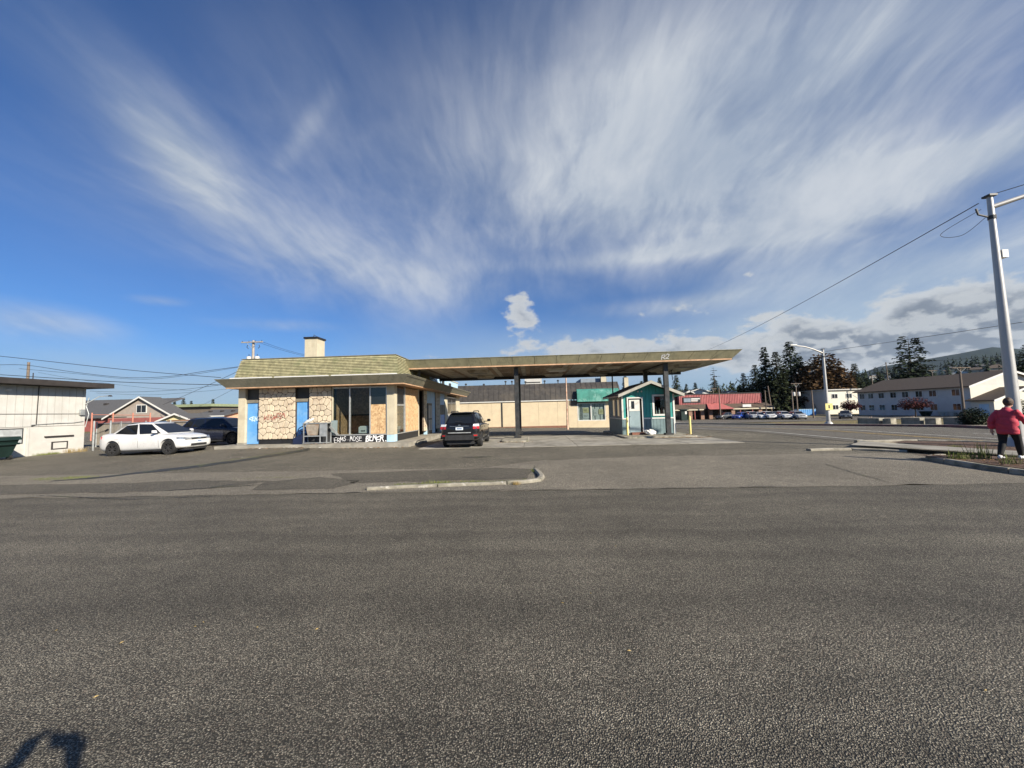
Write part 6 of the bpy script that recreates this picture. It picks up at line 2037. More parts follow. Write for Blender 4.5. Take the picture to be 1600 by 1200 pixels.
# ---------------------------------------------------------------- lamp posts, utility poles, wires
def lamp_post(name, label, base, H_, arm_dir, arm_len, r0=.16, r1=.09, lean=(0, 0), sign=False, flange=True):
    S = thing(name, label, 'lamp post', base)
    b = Vector(base)
    t = b+Vector((lean[0], lean[1], H_))
    MB().tube([b, b.lerp(t, .5), t], [r0, (r0+r1)/2, r1], 14).build('pole', 'polewhite', S, angle=40)
    MB().lathe([(0, 0), (r0*2.1, 0), (r0*2.1, .06), (r0*1.5, .22), (r0*1.02, .30), (0, .30)], 14, 'Z', b).build('base_flange', 'polewhite', S, angle=40)
    ad = Vector((*arm_dir, 0)).normalized()
    P = [t-Vector((0, 0, .35)), t+ad*arm_len*.35+Vector((0, 0, .02)), t+ad*arm_len*.7+Vector((0, 0, .30)), t+ad*arm_len+Vector((0, 0, .38))]
    MB().tube(P, [.075, .06, .05, .045], 10).build('arm', 'polewhite', S, angle=40)
    h = P[-1]
    sd = Vector((-ad.y, ad.x, 0))
    lo = [h-ad*.05-sd*.07, h-ad*.05+sd*.07, h+ad*.7+sd*.13, h+ad*.7-sd*.13]
    hi = [p+Vector((0, 0, .13)) for p in lo]
    hd = MB().hexa(lo, hi).build('lamp_head', 'galv', S)
    bake(hd, [('BEVEL', dict(width=.05, segments=2))])
    bx('cap', 'darksteel', S, t.x-.12, t.x+.12, t.y-.12, t.y+.12, t.z, t.z+.06)
    MB().lathe([(0, 0), (r1+.03, 0), (r1+.03, .12), (0, .12)], 12, 'Z', t-Vector((0, 0, .75))).build('clamp_band', 'darksteel', S)
    MB().tube([t-Vector((0, 0, .7)), t-Vector((.35, -.05, .55)), t-Vector((.4, -.05, .35))], .03, 6).build('insulator_bracket', 'darksteel', S)
    if sign:
        sg = bx('sign_plate', 'yellowpaint', S, b.x-.32, b.x+.32, b.y-.22, b.y-.20, b.z+1.35, b.z+1.95)
        bx('sign_mark', 'black', sg, b.x-.06, b.x+.06, b.y-.226, b.y-.2205, b.z+1.5, b.z+1.8)
    return t


q = gp(1592, 703)
poletop = lamp_post('lamp_post', 'tall pale metal lamp post beside the walking person', (q.x, q.y, .1), 8.05, (1, -.25), 4.0, .16, .07)
bx('photo_cell', 'white', [o for o in COL.objects if o.name == 'lamp_post'][0], poletop.x+.08, poletop.x+.26, poletop.y-.1, poletop.y+.1, poletop.z-2.05, poletop.z-1.8)
q = gp(1295, 663.5)
lt = aty(1285, 546, q.y)
farlamp = lamp_post('lamp_post', 'pale metal lamp post with a small yellow sign across the cross street', (q.x, q.y, q.z), lt.z-q.z, (-1, -.1), 2.5, .17, .09, sign=True)


def utility_pole(label, base, H_, r_=.15, arms=(), trans=0, mat='wood', lean=(0, 0)):
    S = thing('utility_pole', label, 'utility pole', base)
    b = Vector(base)
    t = b+Vector((lean[0], lean[1], H_))
    MB().tube([b, t], [r_, r_*.7], 10).build('pole', mat, S, angle=50)
    for (dz, hl) in arms:
        p = b.lerp(t, (H_-dz)/H_)
        ar = MB().box(p.x-hl, p.x+hl, p.y-r_-.12, p.y-r_*.75, p.z-.06, p.z+.06).build('crossarm', mat, S)
        for s in (-1, 1):
            MB().tube([(p.x+s*hl*.5, p.y-r_-.05, p.z-.06), (p.x, p.y-r_, p.z-.75)], .025, 6).build('brace', 'galv', S)
        for k_ in range(4):
            xx = p.x+(-.9+k_*.6)*hl
            MB().lathe([(0, 0), (.04, 0), (.05, .06), (.03, .12), (0, .14)], 8, 'Z', (xx, p.y-r_-.03, p.z+.06)).build('insulator', 'darksteel', ar)
    for k_ in range(trans):
        s = (-1, 1)[k_ % 2]
        c = b.lerp(t, (H_-1.9)/H_)+Vector((s*.52, 0, 0))
        tr = MB().lathe([(0, 0), (.24, 0), (.26, .1), (.26, .75), (.2, .82), (0, .84)], 14, 'Z', c-Vector((0, 0, .9))).build('transformer', 'offwhite', S, angle=40)
        MB().tube([c+Vector((0, 0, -.06)), c+Vector((0, 0, .2))], .04, 6).build('bushing', 'darksteel', tr)
        MB().tube([c-Vector((s*.5, 0, .4)), c-Vector((s*.2, 0, .4))], .04, 6).build('hanger', 'darksteel', tr)
        MB().tube([c+Vector((s*.1, 0, .9)), c+Vector((s*.3, 0, 1.1)), c+Vector((s*.2, 0, 1.35))], .035, 6).build('cutout_fuse', 'darksteel', S)
    return t


p = aty(396, 532, 45)
T_shop = utility_pole('wooden utility pole with crossarm and two transformers behind the shop roof', (p.x, 45, 0), p.z, .19, ((.25, 1.35),), 2, mat='polewood')
p = aty(45, 566, 44)
T_left = utility_pole('wooden utility pole with a bundle of wires behind the white building', (p.x, 44, 0), p.z, .18, (), 0)
for (px, py, Y, lb, ar, tr, ln) in (
        (1243, 598, 84, 'utility pole with crossarm and two transformers beside the parked cars', ((.2, 1.1),), 2, 0),
        (1204, 603, 88, 'bare wooden utility pole by the end of the red shops', (), 0, -.6),
        (1386, 566, 100, 'tall bare wooden pole behind the apartment roof', (), 0, -.3),
        (1330, 590, 112, 'wooden pole behind the flat roof of the cream building', (), 0, 0),
        (1362, 587, 108, 'short wooden pole with crossarm behind the apartment roof', ((.2, .9),), 0, 0),
        (1456, 578, 120, 'wooden pole with crossarm standing before the hillside houses', ((.2, 1.2),), 0, 0),
        (1268, 610, 80, 'thin bare pole beside the blue container', (), 0, 0),
        (1237, 610, 83, 'thin bare pole close to the pole with transformers', (), 0, 0),
        (1195, 610, 86, 'short dark pole at the corner of the red shops', (), 0, 0),
        (1123, 606, 84, 'slim dark pole standing before the red ribbed parapet', (), 0, 0),
        (1114, 606, 110, 'pole with short crossarm seen over the red shops roof', ((.2, .9),), 0, 0)):
    p = aty(px, py, Y)
    utility_pole(lb, (p.x, Y, g(p.x, Y)-.1), p.z-g(p.x, Y)+.1, .14, ar, tr, lean=(ln, 0))
q = gp(1507, 651)
p = aty(1499, 573, q.y)
utility_pole('slanting dark utility pole with a pale crossarm before the apartments', (q.x, q.y, q.z-.1), p.z-q.z+.1, .2, ((.2, 1.5),), 0, lean=(p.x-q.x, 0))

WN = [0]


def wire(pts, label, r_=.014, sag=0.0, n=16, grp='overhead wires'):
    P = [Vector(p) for p in pts]
    Q = []
    if len(P) == 2:
        for i in range(n+1):
            t = i/n
            Q.append(P[0].lerp(P[1], t)-Vector((0, 0, 4*sag*t*(1-t))))
    else:
        for i in range(len(P)-1):
            p0, p1, p2, p3 = P[max(0, i-1)], P[i], P[i+1], P[min(len(P)-1, i+2)]
            for k_ in range(8):
                t = k_/8
                Q.append(.5*((2*p1)+(p2-p0)*t+(2*p0-5*p1+4*p2-p3)*t*t+(3*p1-p0-3*p2+p3)*t**3))
        Q.append(P[-1])
    o = MB().tube(Q, r_, 5).build('overhead_wire', 'black')
    tag(o, label, 'wire', grp)


WLS = ['thick overhead wire passing high above the white building roof', 'thickest overhead wire passing just above the white building roof', 'sagging wire bundle running from the white building to the pole behind the shop', 'second sagging wire close under the wire bundle', 'low overhead wire meeting the shop eave corner', 'thin low wire crossing just above the gabled house roof', 'thin slanting wire falling behind the white building roof edge']
for pp, Y, r_ in (([(-60, 552), (0, 556.5), (200, 578), (345, 590)], 40, .030), ([(-60, 582), (0, 585.5), (190, 597), (347, 601.5)], 40, .034), ([(0, 570), (45, 571), (120, 582), (200, 590), (265, 588), (320, 580), (372, 573)], 42, .026),
                  ([(30, 576), (120, 584), (200, 592), (265, 590), (372, 574)], 43, .020), ([(140, 611), (200, 612.5), (280, 609), (347, 601)], 46, .020), ([(150, 614), (230, 617), (310, 612), (372, 606)], 50, .016), ([(60, 582), (130, 594), (230, 606), (300, 610)], 44, .014)):
    wire([aty(a, b, Y) for a, b in pp], WLS.pop(0), r_)
wire([aty(255, 632, 58), aty(372, 580, 44)], 'service wire rising from the gabled house to the pole behind the shop', .025, .1)
wire([aty(300, 640, 66), aty(372, 604, 46)], 'thin service wire rising from the orange house towards the pole behind the shop', .018, .1)
for dx in (1.2, .6):
    wire([T_shop+Vector((dx, -.2, -.2)), aty(486, 560-3*dx, 45)], 'thin wire falling from the transformer pole behind the chimney', .016, .15)
fw_t = poletop+Vector((-.25, .1, -.15))
wire([fw_t, aty(1100, 549, 62)], 'long wire running from the tall lamp post over the canopy', .015, .35)
wire([poletop+Vector((0, 0, .06)), poletop+Vector((6, -2.2, 1.6))], 'wire running on from the tall lamp post towards the road', .012, .1)
wire([farlamp+Vector((.2, 0, -.2)), aty(1600, 503, 22), aty(1700, 480, 20)], 'wire running from the lamp post with the yellow sign past the conifer', .014)
wire([poletop+Vector((-.3, 0, -.4)), poletop+Vector((-1.2, .4, -1.0)), poletop+Vector((-.75, .2, -1.15)), poletop+Vector((-.1, 0, -.6))], 'looped loose wire hanging by the tall lamp post head', .008)
for (a, b, Y1_, Y2_) in (((1330, 591), (1386, 567), 112, 100), ((1386, 567), (1640, 550), 100, 90), ((1386, 576), (1640, 562), 100, 90), ((1332, 597), (1386, 579), 112, 100), ((1386, 583), (1640, 580), 100, 90)):
    wire([aty(*a, Y1_), aty(*b, Y2_)], 'pale overhead wire strung over the apartment roof', .035, .3, grp='wires over the apartments')
# ---------------------------------------------------------------- trees
M['fir'] = leafy('fir_needles', (.022, .036, .014), .55, .8)
M['fir2'] = leafy('cedar_needles', (.030, .040, .014), .55, .8)
M['autumn'] = leafy('autumn_brown_leaves', (.072, .043, .02), .55, .8)
M['maple'] = leafy('dark_red_leaves', (.085, .022, .020), .5, .75)
M['green'] = leafy('mid_green_leaves', (.055, .075, .022), .5, .75)
M['hedge'] = leafy('dark_hedge_leaves', (.018, .030, .014), .5, .75)
M['bark'] = surf('bark', (.075, .055, .04), .95, .3, 5, .6, 30)


def spray(mb, c, d, size, rnd, droop=.3):
    """one leaf clump: a bent pair of faces along direction d"""
    d = d.normalized()
    s = d.cross(Vector((rnd.uniform(-.4, .4), rnd.uniform(-.4, .4), 1))).normalized()
    L, W_ = size*rnd.uniform(.7, 1.3), size*rnd.uniform(.35, .6)
    m_ = c+d*L*.55+Vector((0, 0, rnd.uniform(-.05, .1)*size))
    e = c+d*L+Vector((0, 0, -droop*L))
    mb.add([c, m_+s*W_, e, m_-s*W_], [(0, 1, 2), (0, 2, 3)])


def conifer_mesh(seed, h, w_, dens=1.0, sparse=False, tops=1, mat='fir'):
    rnd = random.Random(seed)
    tr = MB().tube([(0, 0, -.3), (0, 0, h*.5), (0, 0, h*.97)], [h*.018, h*.011, .02], 7)
    mb = MB()
    limb = MB()
    z = h*(.42 if sparse else .06)
    axes = [(0.0, 0.0, 1.0)] if tops == 1 else [(-w_*.13, 0, 1.0), (w_*.17, .1, .96)]
    while z < h*.985:
        t = z/h
        rad = w_*.5*((1-t)**.78)*(1.0 if t > .16 else .75+t*1.5)*rnd.uniform(.72, 1.18)+.12
        nb = max(5, int((9+11*(1-t))*dens))
        if sparse:
            nb = rnd.randint(1, 3)
        for b in range(nb):
            a = rnd.uniform(0, 2*math.pi)
            r2 = rad*rnd.uniform(.6, 1.12)
            ox, oy, ht = axes[rnd.randrange(len(axes))] if t > .55 else (0, 0, 1)
            if z > h*ht:
                continue
            d = Vector((math.cos(a), math.sin(a), -.12-.25*(1-t)))
            p0 = Vector((ox, oy, z))
            if sparse or (b % 3 == 0):
                limb.tube([p0, p0+d*r2*.9], [.03+.012*r2, .012], 4, caps=False)
            m_ = max(3, int(r2/(h*.022)*1.0))
            for k_ in range(m_):
                f = (k_+.6)/m_
                if f < .18 and not sparse:
                    continue
                c = p0+d*r2*f+Vector((rnd.uniform(-.2, .2), rnd.uniform(-.2, .2), rnd.uniform(-.15, .15)))*(.3+r2*.12)
                aa = a+rnd.uniform(-1.0, 1.0)
                spray(mb, c, Vector((math.cos(aa), math.sin(aa), rnd.uniform(-.35, .15))), h*.046*(.6+.6*(1-t)), rnd)
        z += h*.021*rnd.uniform(.8, 1.25)*(1.8 if sparse else 1)
    return tr, limb, mb


def crown_mesh(seed, lobes, n, size):
    """leaf clumps spread through several ellipsoid lobes, denser towards the skin"""
    rnd = random.Random(seed)
    mb = MB()
    tot = sum(l[3]*l[4]*l[5] for l in lobes)
    for (cx, cy, cz, rx, ry, rz) in lobes:
        for i in range(int(n*rx*ry*rz/tot)):
            v = Vector((rnd.gauss(0, 1), rnd.gauss(0, 1), rnd.gauss(0, 1))).normalized()
            q = rnd.random()**.45*(1+.22*mnoise.noise(v*2.3+Vector((seed, cx, cz))))
            p = Vector((cx+v.x*rx*q, cy+v.y*ry*q, cz+v.z*rz*q))
            spray(mb, p, Vector((v.x+rnd.uniform(-.8, .8), v.y+rnd.uniform(-.8, .8), v.z*.4+rnd.uniform(-.6, .5))), size, rnd, .25)
    return mb


def plant_tree(name, label, cat, base, parts, group=None):
    e = thing(name, label, cat, base, group)
    for nm, mb, mt in parts:
        if mb.v:
            mb.v = [tuple(Vector(p)+Vector(base)) for p in mb.v]
            mb.build(nm, mt, e, recalc=False)
    return e


def conifer(px, top, wpx, Y, label, seed, mat='fir', dens=1.0, sparse=False, tops=1, group='conifers behind the shops'):
    p = aty(px, top, Y)
    zb = g(p.x, Y)
    h = p.z-zb
    w_ = wpx*Y/600*1.15
    tr, limb, mb = conifer_mesh(seed, h, w_, dens, sparse, tops)
    return plant_tree('conifer', label, 'tree', (p.x, Y, zb), (('trunk', tr, 'bark'), ('limbs', limb, 'bark'), ('crown', mb, mat)), group)


conifer(1193, 541, 34, 116, 'slim dark conifer with a pointed top at the edge of the tall group', 1)
conifer(1211, 547, 46, 113, 'dark conifer standing in the middle of the tall group', 2, 'fir2')
conifer(1232, 531, 62, 119, 'tallest dark conifer next to the brown autumn tree', 3)
conifer(1249, 556, 44, 117, 'shorter dark conifer tucked behind the brown autumn tree', 4)
conifer(1179, 569, 44, 121, 'broad dark conifer just beyond the red shops roof end', 5)
conifer(1161, 582, 32, 126, 'small dark conifer beyond the red shops roof', 6, 'fir2')
conifer(1056, 585, 24, 112, 'dark conifer rising between the kiosk and the red shops', 7, 'fir2')
conifer(1030, 588, 13, 120, 'narrow conifer tip behind the kiosk roof beside the column', 8)
conifer(1002, 594, 14, 122, 'small conifer tip just over the kiosk ridge', 9)
conifer(976, 585, 16, 110, 'dark conifer beside the cream fin of the beige building', 10)
conifer(937, 593, 12, 126, 'small conifer over the beige roof by the grey block', 11)
conifer(927, 595, 10, 126, 'smallest conifer over the beige roof', 12)
conifer(1115, 573, 34, 112, 'bare-topped conifer with sparse drooping branches over the red shops', 13, 'fir', .5, True)
conifer(1116, 591, 34, 113, 'dense low conifer under the bare-topped one', 14, 'fir2')
conifer(1418, 523, 54, 125, 'large dark double-topped conifer behind the apartment roof', 15, 'fir', 1.15, False, 2)
conifer(1334, 566, 34, 128, 'dark conifer behind the cream building roof', 16, 'fir2')
conifer(1312, 574, 18, 140, 'small conifer between the autumn tree and the cream roof conifer', 17)
conifer(1604, 535, 60, 95, 'dark conifer beyond the tall lamp post over the gable end', 18)
conifer(1372, 580, 22, 150, 'small conifer behind the tall bare pole', 19, 'fir2')
conifer(1355, 588, 20, 150, 'low conifer beside the tall bare pole behind the apartments', 20)
conifer(1086, 597, 16, 130, 'small conifer over the sign end of the red shops', 21)
conifer(1072, 599, 14, 134, 'low conifer next to the small one over the red shops sign', 22, 'fir2')
conifer(1145, 598, 18, 132, 'low conifer over the middle of the red shops roof', 23)
for (px, top, w_, lb, sd) in ((273, 625, 7, 'tiny conifer behind the green flat roof edge', 31), (287, 622, 14, 'broad dark tree top behind the green flat roof', 32), (299, 626, 10, 'small dark tree beside the broad one behind the green flat roof', 33), (333, 623, 10, 'small pointed conifer behind the grey building', 34), (362, 634, 7, 'tiny round tree top by the shop corner', 35)):
    conifer(px, top, w_, 130, lb, sd, 'fir2', group='small trees behind the houses')
for (px, py, rx, lb, sd) in ((316, 637, 9, 'yellow-green bush top beside the green flat roof', 41), (247, 631, 10, 'rounded green tree top behind the gabled house roof', 42)):
    p = aty(px, py, 112)
    r_ = rx*112/600
    mb = crown_mesh(sd, [(0, 0, p.z-r_*.6, r_, r_, r_), (r_*.5, 0, p.z-r_*1.3, r_*.8, r_, r_*.8), (-r_*.5, 0, p.z-r_*1.4, r_*.8, r_, r_*.8)], 700, .45)
    plant_tree('leafy_tree', lb, 'tree', (p.x, 112, 0), (('trunk', MB().tube([(0, 0, 0), (0, 0, p.z)], [.2, .08], 6), 'bark'), ('crown', mb, 'green')), 'small trees behind the houses')

# big brown autumn tree
p = aty(1284, 552, 114)
zb = g(p.x, 114)
H_ = p.z-zb
lob = [(0, 0, H_*.72, 4.6, 4.2, H_*.26), (-3.6, 0, H_*.55, 4.2, 4, H_*.24), (3.6, 0, H_*.52, 4.2, 4, H_*.24), (5.6, .5, H_*.34, 3.2, 3.2, H_*.18), (-5.4, 0, H_*.32, 3.2, 3.2, H_*.2), (0, 0, H_*.36, 5.5, 4.5, H_*.22)]
limb = MB()
for k_ in range(9):
    a = k_*.7
    limb.tube([(0, 0, H_*.2), (math.cos(a)*1.6, math.sin(a)*1.4, H_*.42), (math.cos(a)*3.8, math.sin(a)*3, H_*(.5+.04*k_))], [.25, .15, .05], 6, caps=False)
plant_tree('autumn_tree', 'broad brown autumn tree between the tall conifers and the cream building', 'tree', (p.x, 114, zb),
           (('trunk', MB().tube([(0, 0, -.3), (0, 0, H_*.3), (.2, 0, H_*.7)], [.45, .3, .1], 8), 'bark'), ('limbs', limb, 'bark'), ('crown', crown_mesh(51, lob, 6500, .85), 'autumn')))
p = aty(1309, 590, 116)
zb = g(p.x, 116)
H_ = p.z-zb
plant_tree('autumn_tree', 'lower orange-brown tree beside the broad autumn tree', 'tree', (p.x, 116, zb),
           (('trunk', MB().tube([(0, 0, -.3), (0, 0, H_*.7)], [.3, .1], 8), 'bark'), ('crown', crown_mesh(52, [(0, 0, H_*.65, 3.6, 3, H_*.3), (2, 0, H_*.45, 3, 3, H_*.25)], 2400, .8), 'autumn')))
for (px, py, top, wpx, lb, sd) in ((1330, 651, 625, 26, 'small dark red ornamental tree before the cream building', 61), (1431, 651, 620, 44, 'rounded dark red ornamental tree before the apartment block', 62)):
    q = gp(px, py)
    t = aty(px, top, q.y)
    h = t.z-q.z
    w_ = wpx*q.y/600/2
    limb = MB()
    for k_ in range(7):
        a = k_*.9
        limb.tube([(0, 0, h*.35), (math.cos(a)*w_*.35, math.sin(a)*w_*.35, h*.55), (math.cos(a)*w_*.75, math.sin(a)*w_*.75, h*.72)], [.07, .045, .02], 5, caps=False)
    plant_tree('ornamental_tree', lb, 'tree', (q.x, q.y, q.z), (('trunk', MB().tube([(0, 0, -.1), (.03, 0, h*.38)], [.10, .08], 7), 'bark'), ('limbs', limb, 'bark'),
               ('crown', crown_mesh(sd, [(0, 0, h*.70, w_*.85, w_*.8, h*.26), (-w_*.4, 0, h*.60, w_*.6, w_*.6, h*.18), (w_*.4, 0, h*.60, w_*.6, w_*.6, h*.18)], 1500, .26), 'maple')))
q = gp(1550, 668)
plant_tree('hedge', 'dark rounded hedge beside the concrete blocks behind the walking person', 'hedge', (q.x, q.y+1, q.z),
           (('stem', MB().tube([(0, 0, -.1), (0, 0, .8)], [.08, .03], 6), 'bark'), ('foliage', crown_mesh(71, [(.1, 0, .5, .55, .7, .55), (.6, .3, .5, .6, .7, .6)], 2600, .10), 'hedge')))
q = gp(1610, 660)
plant_tree('hedge', 'dark hedge beyond the tall lamp post', 'hedge', (q.x+.4, q.y+.6, q.z),
           (('stem', MB().tube([(0, 0, -.1), (0, 0, .8)], [.08, .03], 6), 'bark'), ('foliage', crown_mesh(72, [(0, 0, .7, 1.1, .9, .9), (1.2, 0, .6, .9, .9, .8)], 2200, .13), 'hedge')))


# ---------------------------------------------------------------- far hillside: woods and houses
def woods(name, n, rr, aa, hh, seed, mat):
    rnd = random.Random(seed)
    mb = MB()
    for i in range(n):
        a = rnd.uniform(*aa)
        r_ = rnd.uniform(rr[0]**.5, rr[1]**.5)**2
        x, y = r_*math.sin(a), r_*math.cos(a)
        if mnoise.noise(Vector((x*.012, y*.012, seed))) < -.05:
            continue
        z = terrain(x, y)-.3
        h = rnd.uniform(*hh)
        w_ = h*rnd.uniform(.16, .26)
        for k_ in range(22):
            t = (k_+.5)/22
            rad = w_*(1-t)**.8*rnd.uniform(.6, 1.1)
            b = rnd.uniform(0, 6.283)
            c = Vector((x+math.cos(b)*rad*.25, y+math.sin(b)*rad*.25, z+h*(.06+.9*t)))
            d = Vector((math.cos(b), math.sin(b), -.25))
            s = Vector((-math.sin(b), math.cos(b), .1))
            L = rad*1.1+h*.02
            mb.add([c+Vector((0, 0, h*.06)), c+d*L*.6+s*L*.6, c+d*L, c+d*L*.6-s*L*.6], [(0, 1, 2), (0, 2, 3)])
    return kind(mb.build(name, mat, recalc=False), 'stuff')


woods('distant_woods', 900, (420, 1000), (.55, 1.15), (9, 20), 3, 'fir')
woods('distant_woods', 420, (150, 330), (.10, .52), (7, 13), 4, 'fir2')
woods('distant_woods', 300, (180, 420), (-1.0, -.25), (5, 9), 5, 'fir2')
woods('distant_woods', 500, (180, 480), (.40, .72), (8, 14), 6, 'fir')
woods('distant_woods', 200, (170, 260), (.90, 1.2), (9, 15), 7, 'fir')

rnd = random.Random(12)
HS = []
for (wall, roof, lb) in (('white', 'greyshingle', 'small white house with a grey roof among trees on the far hillside'), ('cream', 'brownroof', 'small cream house with a brown roof among trees on the far hillside'), ('taupe', 'greyshingle', 'small taupe house with a grey roof among trees on the far hillside'), ('greyblue', 'darkroof', 'small grey-blue house with a dark roof among trees on the far hillside')):
    e = thing('hillside_house', lb, 'house', (0, 0, 0), 'houses on the far hillside')
    MB().prism([(-6, -4, -2), (6, -4, -2), (6, -4, 4), (0, -4, 6.5), (-6, -4, 4)], (0, 8, 0)).build('wall', wall, e)
    for s in (-1, 1):
        q = [(0, -4.6, 6.6), (s*6.8, -4.6, 3.75), (s*6.8, 4.6, 3.75), (0, 4.6, 6.6)]
        MB().hexa(q, [(x, y, z+.25) for x, y, z in q]).build('roof_slope', roof, e)
    for xx in (-3, 2.5):
        bx('window', 'windowdark', e, xx-.9, xx+.9, -4.06, -4.003, 1, 2.6)
    HS.append(e)
used = [False]*4
for i in range(64):
    a = rnd.uniform(.66, .95)
    r_ = rnd.uniform(380, 860)
    x, y = r_*math.sin(a), r_*math.cos(a)
    k_ = rnd.choice((0, 0, 1, 2, 3))
    o = HS[k_] if not used[k_] else copy_tree(HS[k_])
    used[k_] = True
    o.location = (x, y, terrain(x, y))
    o.rotation_euler = (0, 0, rnd.choice((0, 1.57))+rnd.uniform(-.5, .3)-a*.6)
    s = rnd.uniform(.7, 1.15)
    o.scale = (s, s, s*rnd.uniform(.8, 1.1))

# pale houses seen just over the red shops roof
for (px, py, w_, lb, mt) in ((1076, 612, 4, 'low white house seen over the red shops sign', 'offwhite'), (1092, 609, 8, 'white flat-roofed house seen over the red shops roof', 'white'), (1143, 612, 5, 'white house seen over the middle of the red shops roof', 'white'), (1183, 609, 5, 'pale house between conifers by the red shops end', 'offwhite')):
    p = aty(px, py, 128)
    gable_house('far_house', lb, p.x-w_*.6, p.x+w_*.6, 128, 136, p.z-1.1, p.z+.2, mt, 'greyshingle', group='pale houses over the red shops')


# ---------------------------------------------------------------- weeds, moss, litter
def blades(name, spots, mat, seed, lean=.5, zf=None):
    """spots: (x, y, radius_x, radius_y, count, height)"""
    rnd = random.Random(seed)
    mb = MB()
    for (x, y, rx, ry, n, h) in spots:
        for i in range(n):
            a, q = rnd.uniform(0, 6.283), rnd.random()**.5
            px, py = x+math.cos(a)*q*rx, y+math.sin(a)*q*ry
            z = (zf or g)(px, py)+.0
            hh = h*rnd.uniform(.4, 1.15)
            b = rnd.uniform(0, 6.283)
            w_ = max(.003, hh*.018)
            d = Vector((math.cos(b)*lean*hh*rnd.random(), math.sin(b)*lean*hh*rnd.random(), hh))
            s = Vector((-math.sin(b), math.cos(b), 0))*w_
            p0 = Vector((px, py, z-.01))
            mb.add([p0-s, p0+s, p0+d*.6+s*.7, p0+d, p0+d*.6-s*.7], [(0, 1, 2, 4), (4, 2, 3)])
    return kind(mb.build(name, mat, recalc=False), 'stuff')


S_ = []
for i in range(60):
    t = i/59
    S_.append((-3.1+t*2.9, 8.50+t*.28+.05*math.sin(i*1.7), .09, .05, 26, .035+.03*abs(math.sin(i*.9))))
blades('grass', S_, 'moss', 1, .8, lambda x, y: .012)
blades('grass', [(-2.2, 8.78, .35, .09, 160, .07), (-1.4, 8.85, .3, .07, 90, .05), (-.2, 8.8, .1, .15, 70, .06), (.02, 10.3, .08, .3, 120, .06)], 'weed', 2, .8, lambda x, y: .012)
pk = gp(807, 757)
blades('grass', [(pk.x, pk.y-.02, .09, .05, 120, .10), (-1.75, 8.95, .4, .1, 80, .04)], 'drygrass', 3, 1.0)
sp = []
for (a, b, n) in (((70, 750), (130, 745), 12), ((350, 720), (480, 702), 26), ((300, 728), (350, 721), 8)):
    A, B_ = gp(*a), gp(*b)
    for i in range(n):
        c = A.lerp(B_, (i+.5)/n)
        sp.append((c.x, c.y-.1, .28, .16, 60, .025))
blades('moss', sp, 'moss', 4, 1.0)
c = gp(95, 748)
blades('grass', [(c.x, c.y, .9, .25, 500, .05), (c.x+.5, c.y+.1, .5, .2, 200, .07)], 'weed', 5, 1.0)
c = gp(410, 747)
blades('moss', [(c.x+.3, c.y, .8, .05, 260, .03), (c.x-.5, c.y-.1, .3, .06, 90, .03)], 'moss', 6, 1.0)
sp = []
for px in range(58, 90, 3):
    q = atx(px, 708, -24.2)
    sp.append((-24.15, q.y, .12, .25, 50, .14))
blades('grass', sp, 'weed', 7, .8)
sp = []
for px in (105, 112, 122, 128, 146, 152):
    q = atx(px, 706, -24.1)
    sp.append((-24.05 if px < 135 else -23.2, q.y, .15, .2, 70, .26))
blades('dry_grass', sp, 'drygrass', 8, .7)
for (px, py, n, h) in ((1494, 716, 150, .24), (1504, 717, 70, .14), (1530, 716, 90, .42), (1580, 724, 90, .28), (1492, 698, 120, .10)):
    q = atz(px, py, .12)
    blades('weed_clump', [(q.x, q.y, .22, .16, n, h)], 'weed', px, .55, lambda x, y: .11)
sp = []
rnd = random.Random(77)
for i in range(70):
    q = gp(760+i*1.95, 669.5)
    sp.append((q.x, 45.7+rnd.uniform(-.25, .1), .25, .15, 22, .12))
blades('dry_grass', sp, 'leaf_litter', 9, 1.2)
sp = []
for i in range(420):
    x, y = rnd.uniform(26.2, 62), rnd.uniform(20, 66)
    sp.append((x, y, .8, .8, 18, rnd.uniform(.06, .22)))
blades('dry_grass', sp, 'drygrass', 10, .9, lambda x, y: g(x, y)-.05)


def litter(name, spots, mat, seed, zoff=.02):
    rnd = random.Random(seed)
    mb = MB()
    for (x, y, rx, ry, n, s, z) in spots:
        for i in range(n):
            a, q = rnd.uniform(0, 6.283), rnd.random()**.5
            c = Vector((x+math.cos(a)*q*rx, y+math.sin(a)*q*ry, z+rnd.uniform(.002, .012)))
            b = rnd.uniform(0, 6.283)
            L = s*rnd.uniform(.5, 1.2)
            d = Vector((math.cos(b), math.sin(b), rnd.uniform(-.1, .3)))*L
            e = Vector((-math.sin(b), math.cos(b), rnd.uniform(-.2, .3)))*L*.4
            mb.add([c-d, c+e+Vector((0, 0, .01)), c+d, c-e], [(0, 1, 2), (0, 2, 3)])
    return kind(mb.build(name, mat, recalc=False), 'stuff')


litter('leaf_litter', [(8.1, 20.1, .9, .25, 160, .05, .025), (6.9, 20.2, .7, .15, 60, .05, .025), (8.3, 20.9, .3, .5, 50, .05, .105), (-12.3, 18.05, 1.6, .12, 90, .05, .09), (-8.6, 18.05, 2.0, .10, 120, .05, .015), (-10.6, 18.4, .6, .15, 40, .06, .225), (-6.3, 18.1, .5, .3, 40, .05, .01), (-.9, 19.4, .9, .15, 60, .05, .03), (-12.0, 17.6, 2.0, .3, 40, .04, .07)], 'leaf_litter', 1)
litter('paper_scraps', [(-12.0, 18.0, 2.0, .12, 26, .07, .09), (-7.5, 18.0, 1.6, .1, 30, .06, .015), (-14, 15.2, 3, .8, 10, .04, .01)], 'white', 2)
litter('leaf_litter', [(11.0, 9.6, .6, 1.6, 160, .04, .12), (14.6, 10.5, .9, 2.4, 120, .05, .12)], 'leaf_litter', 3)
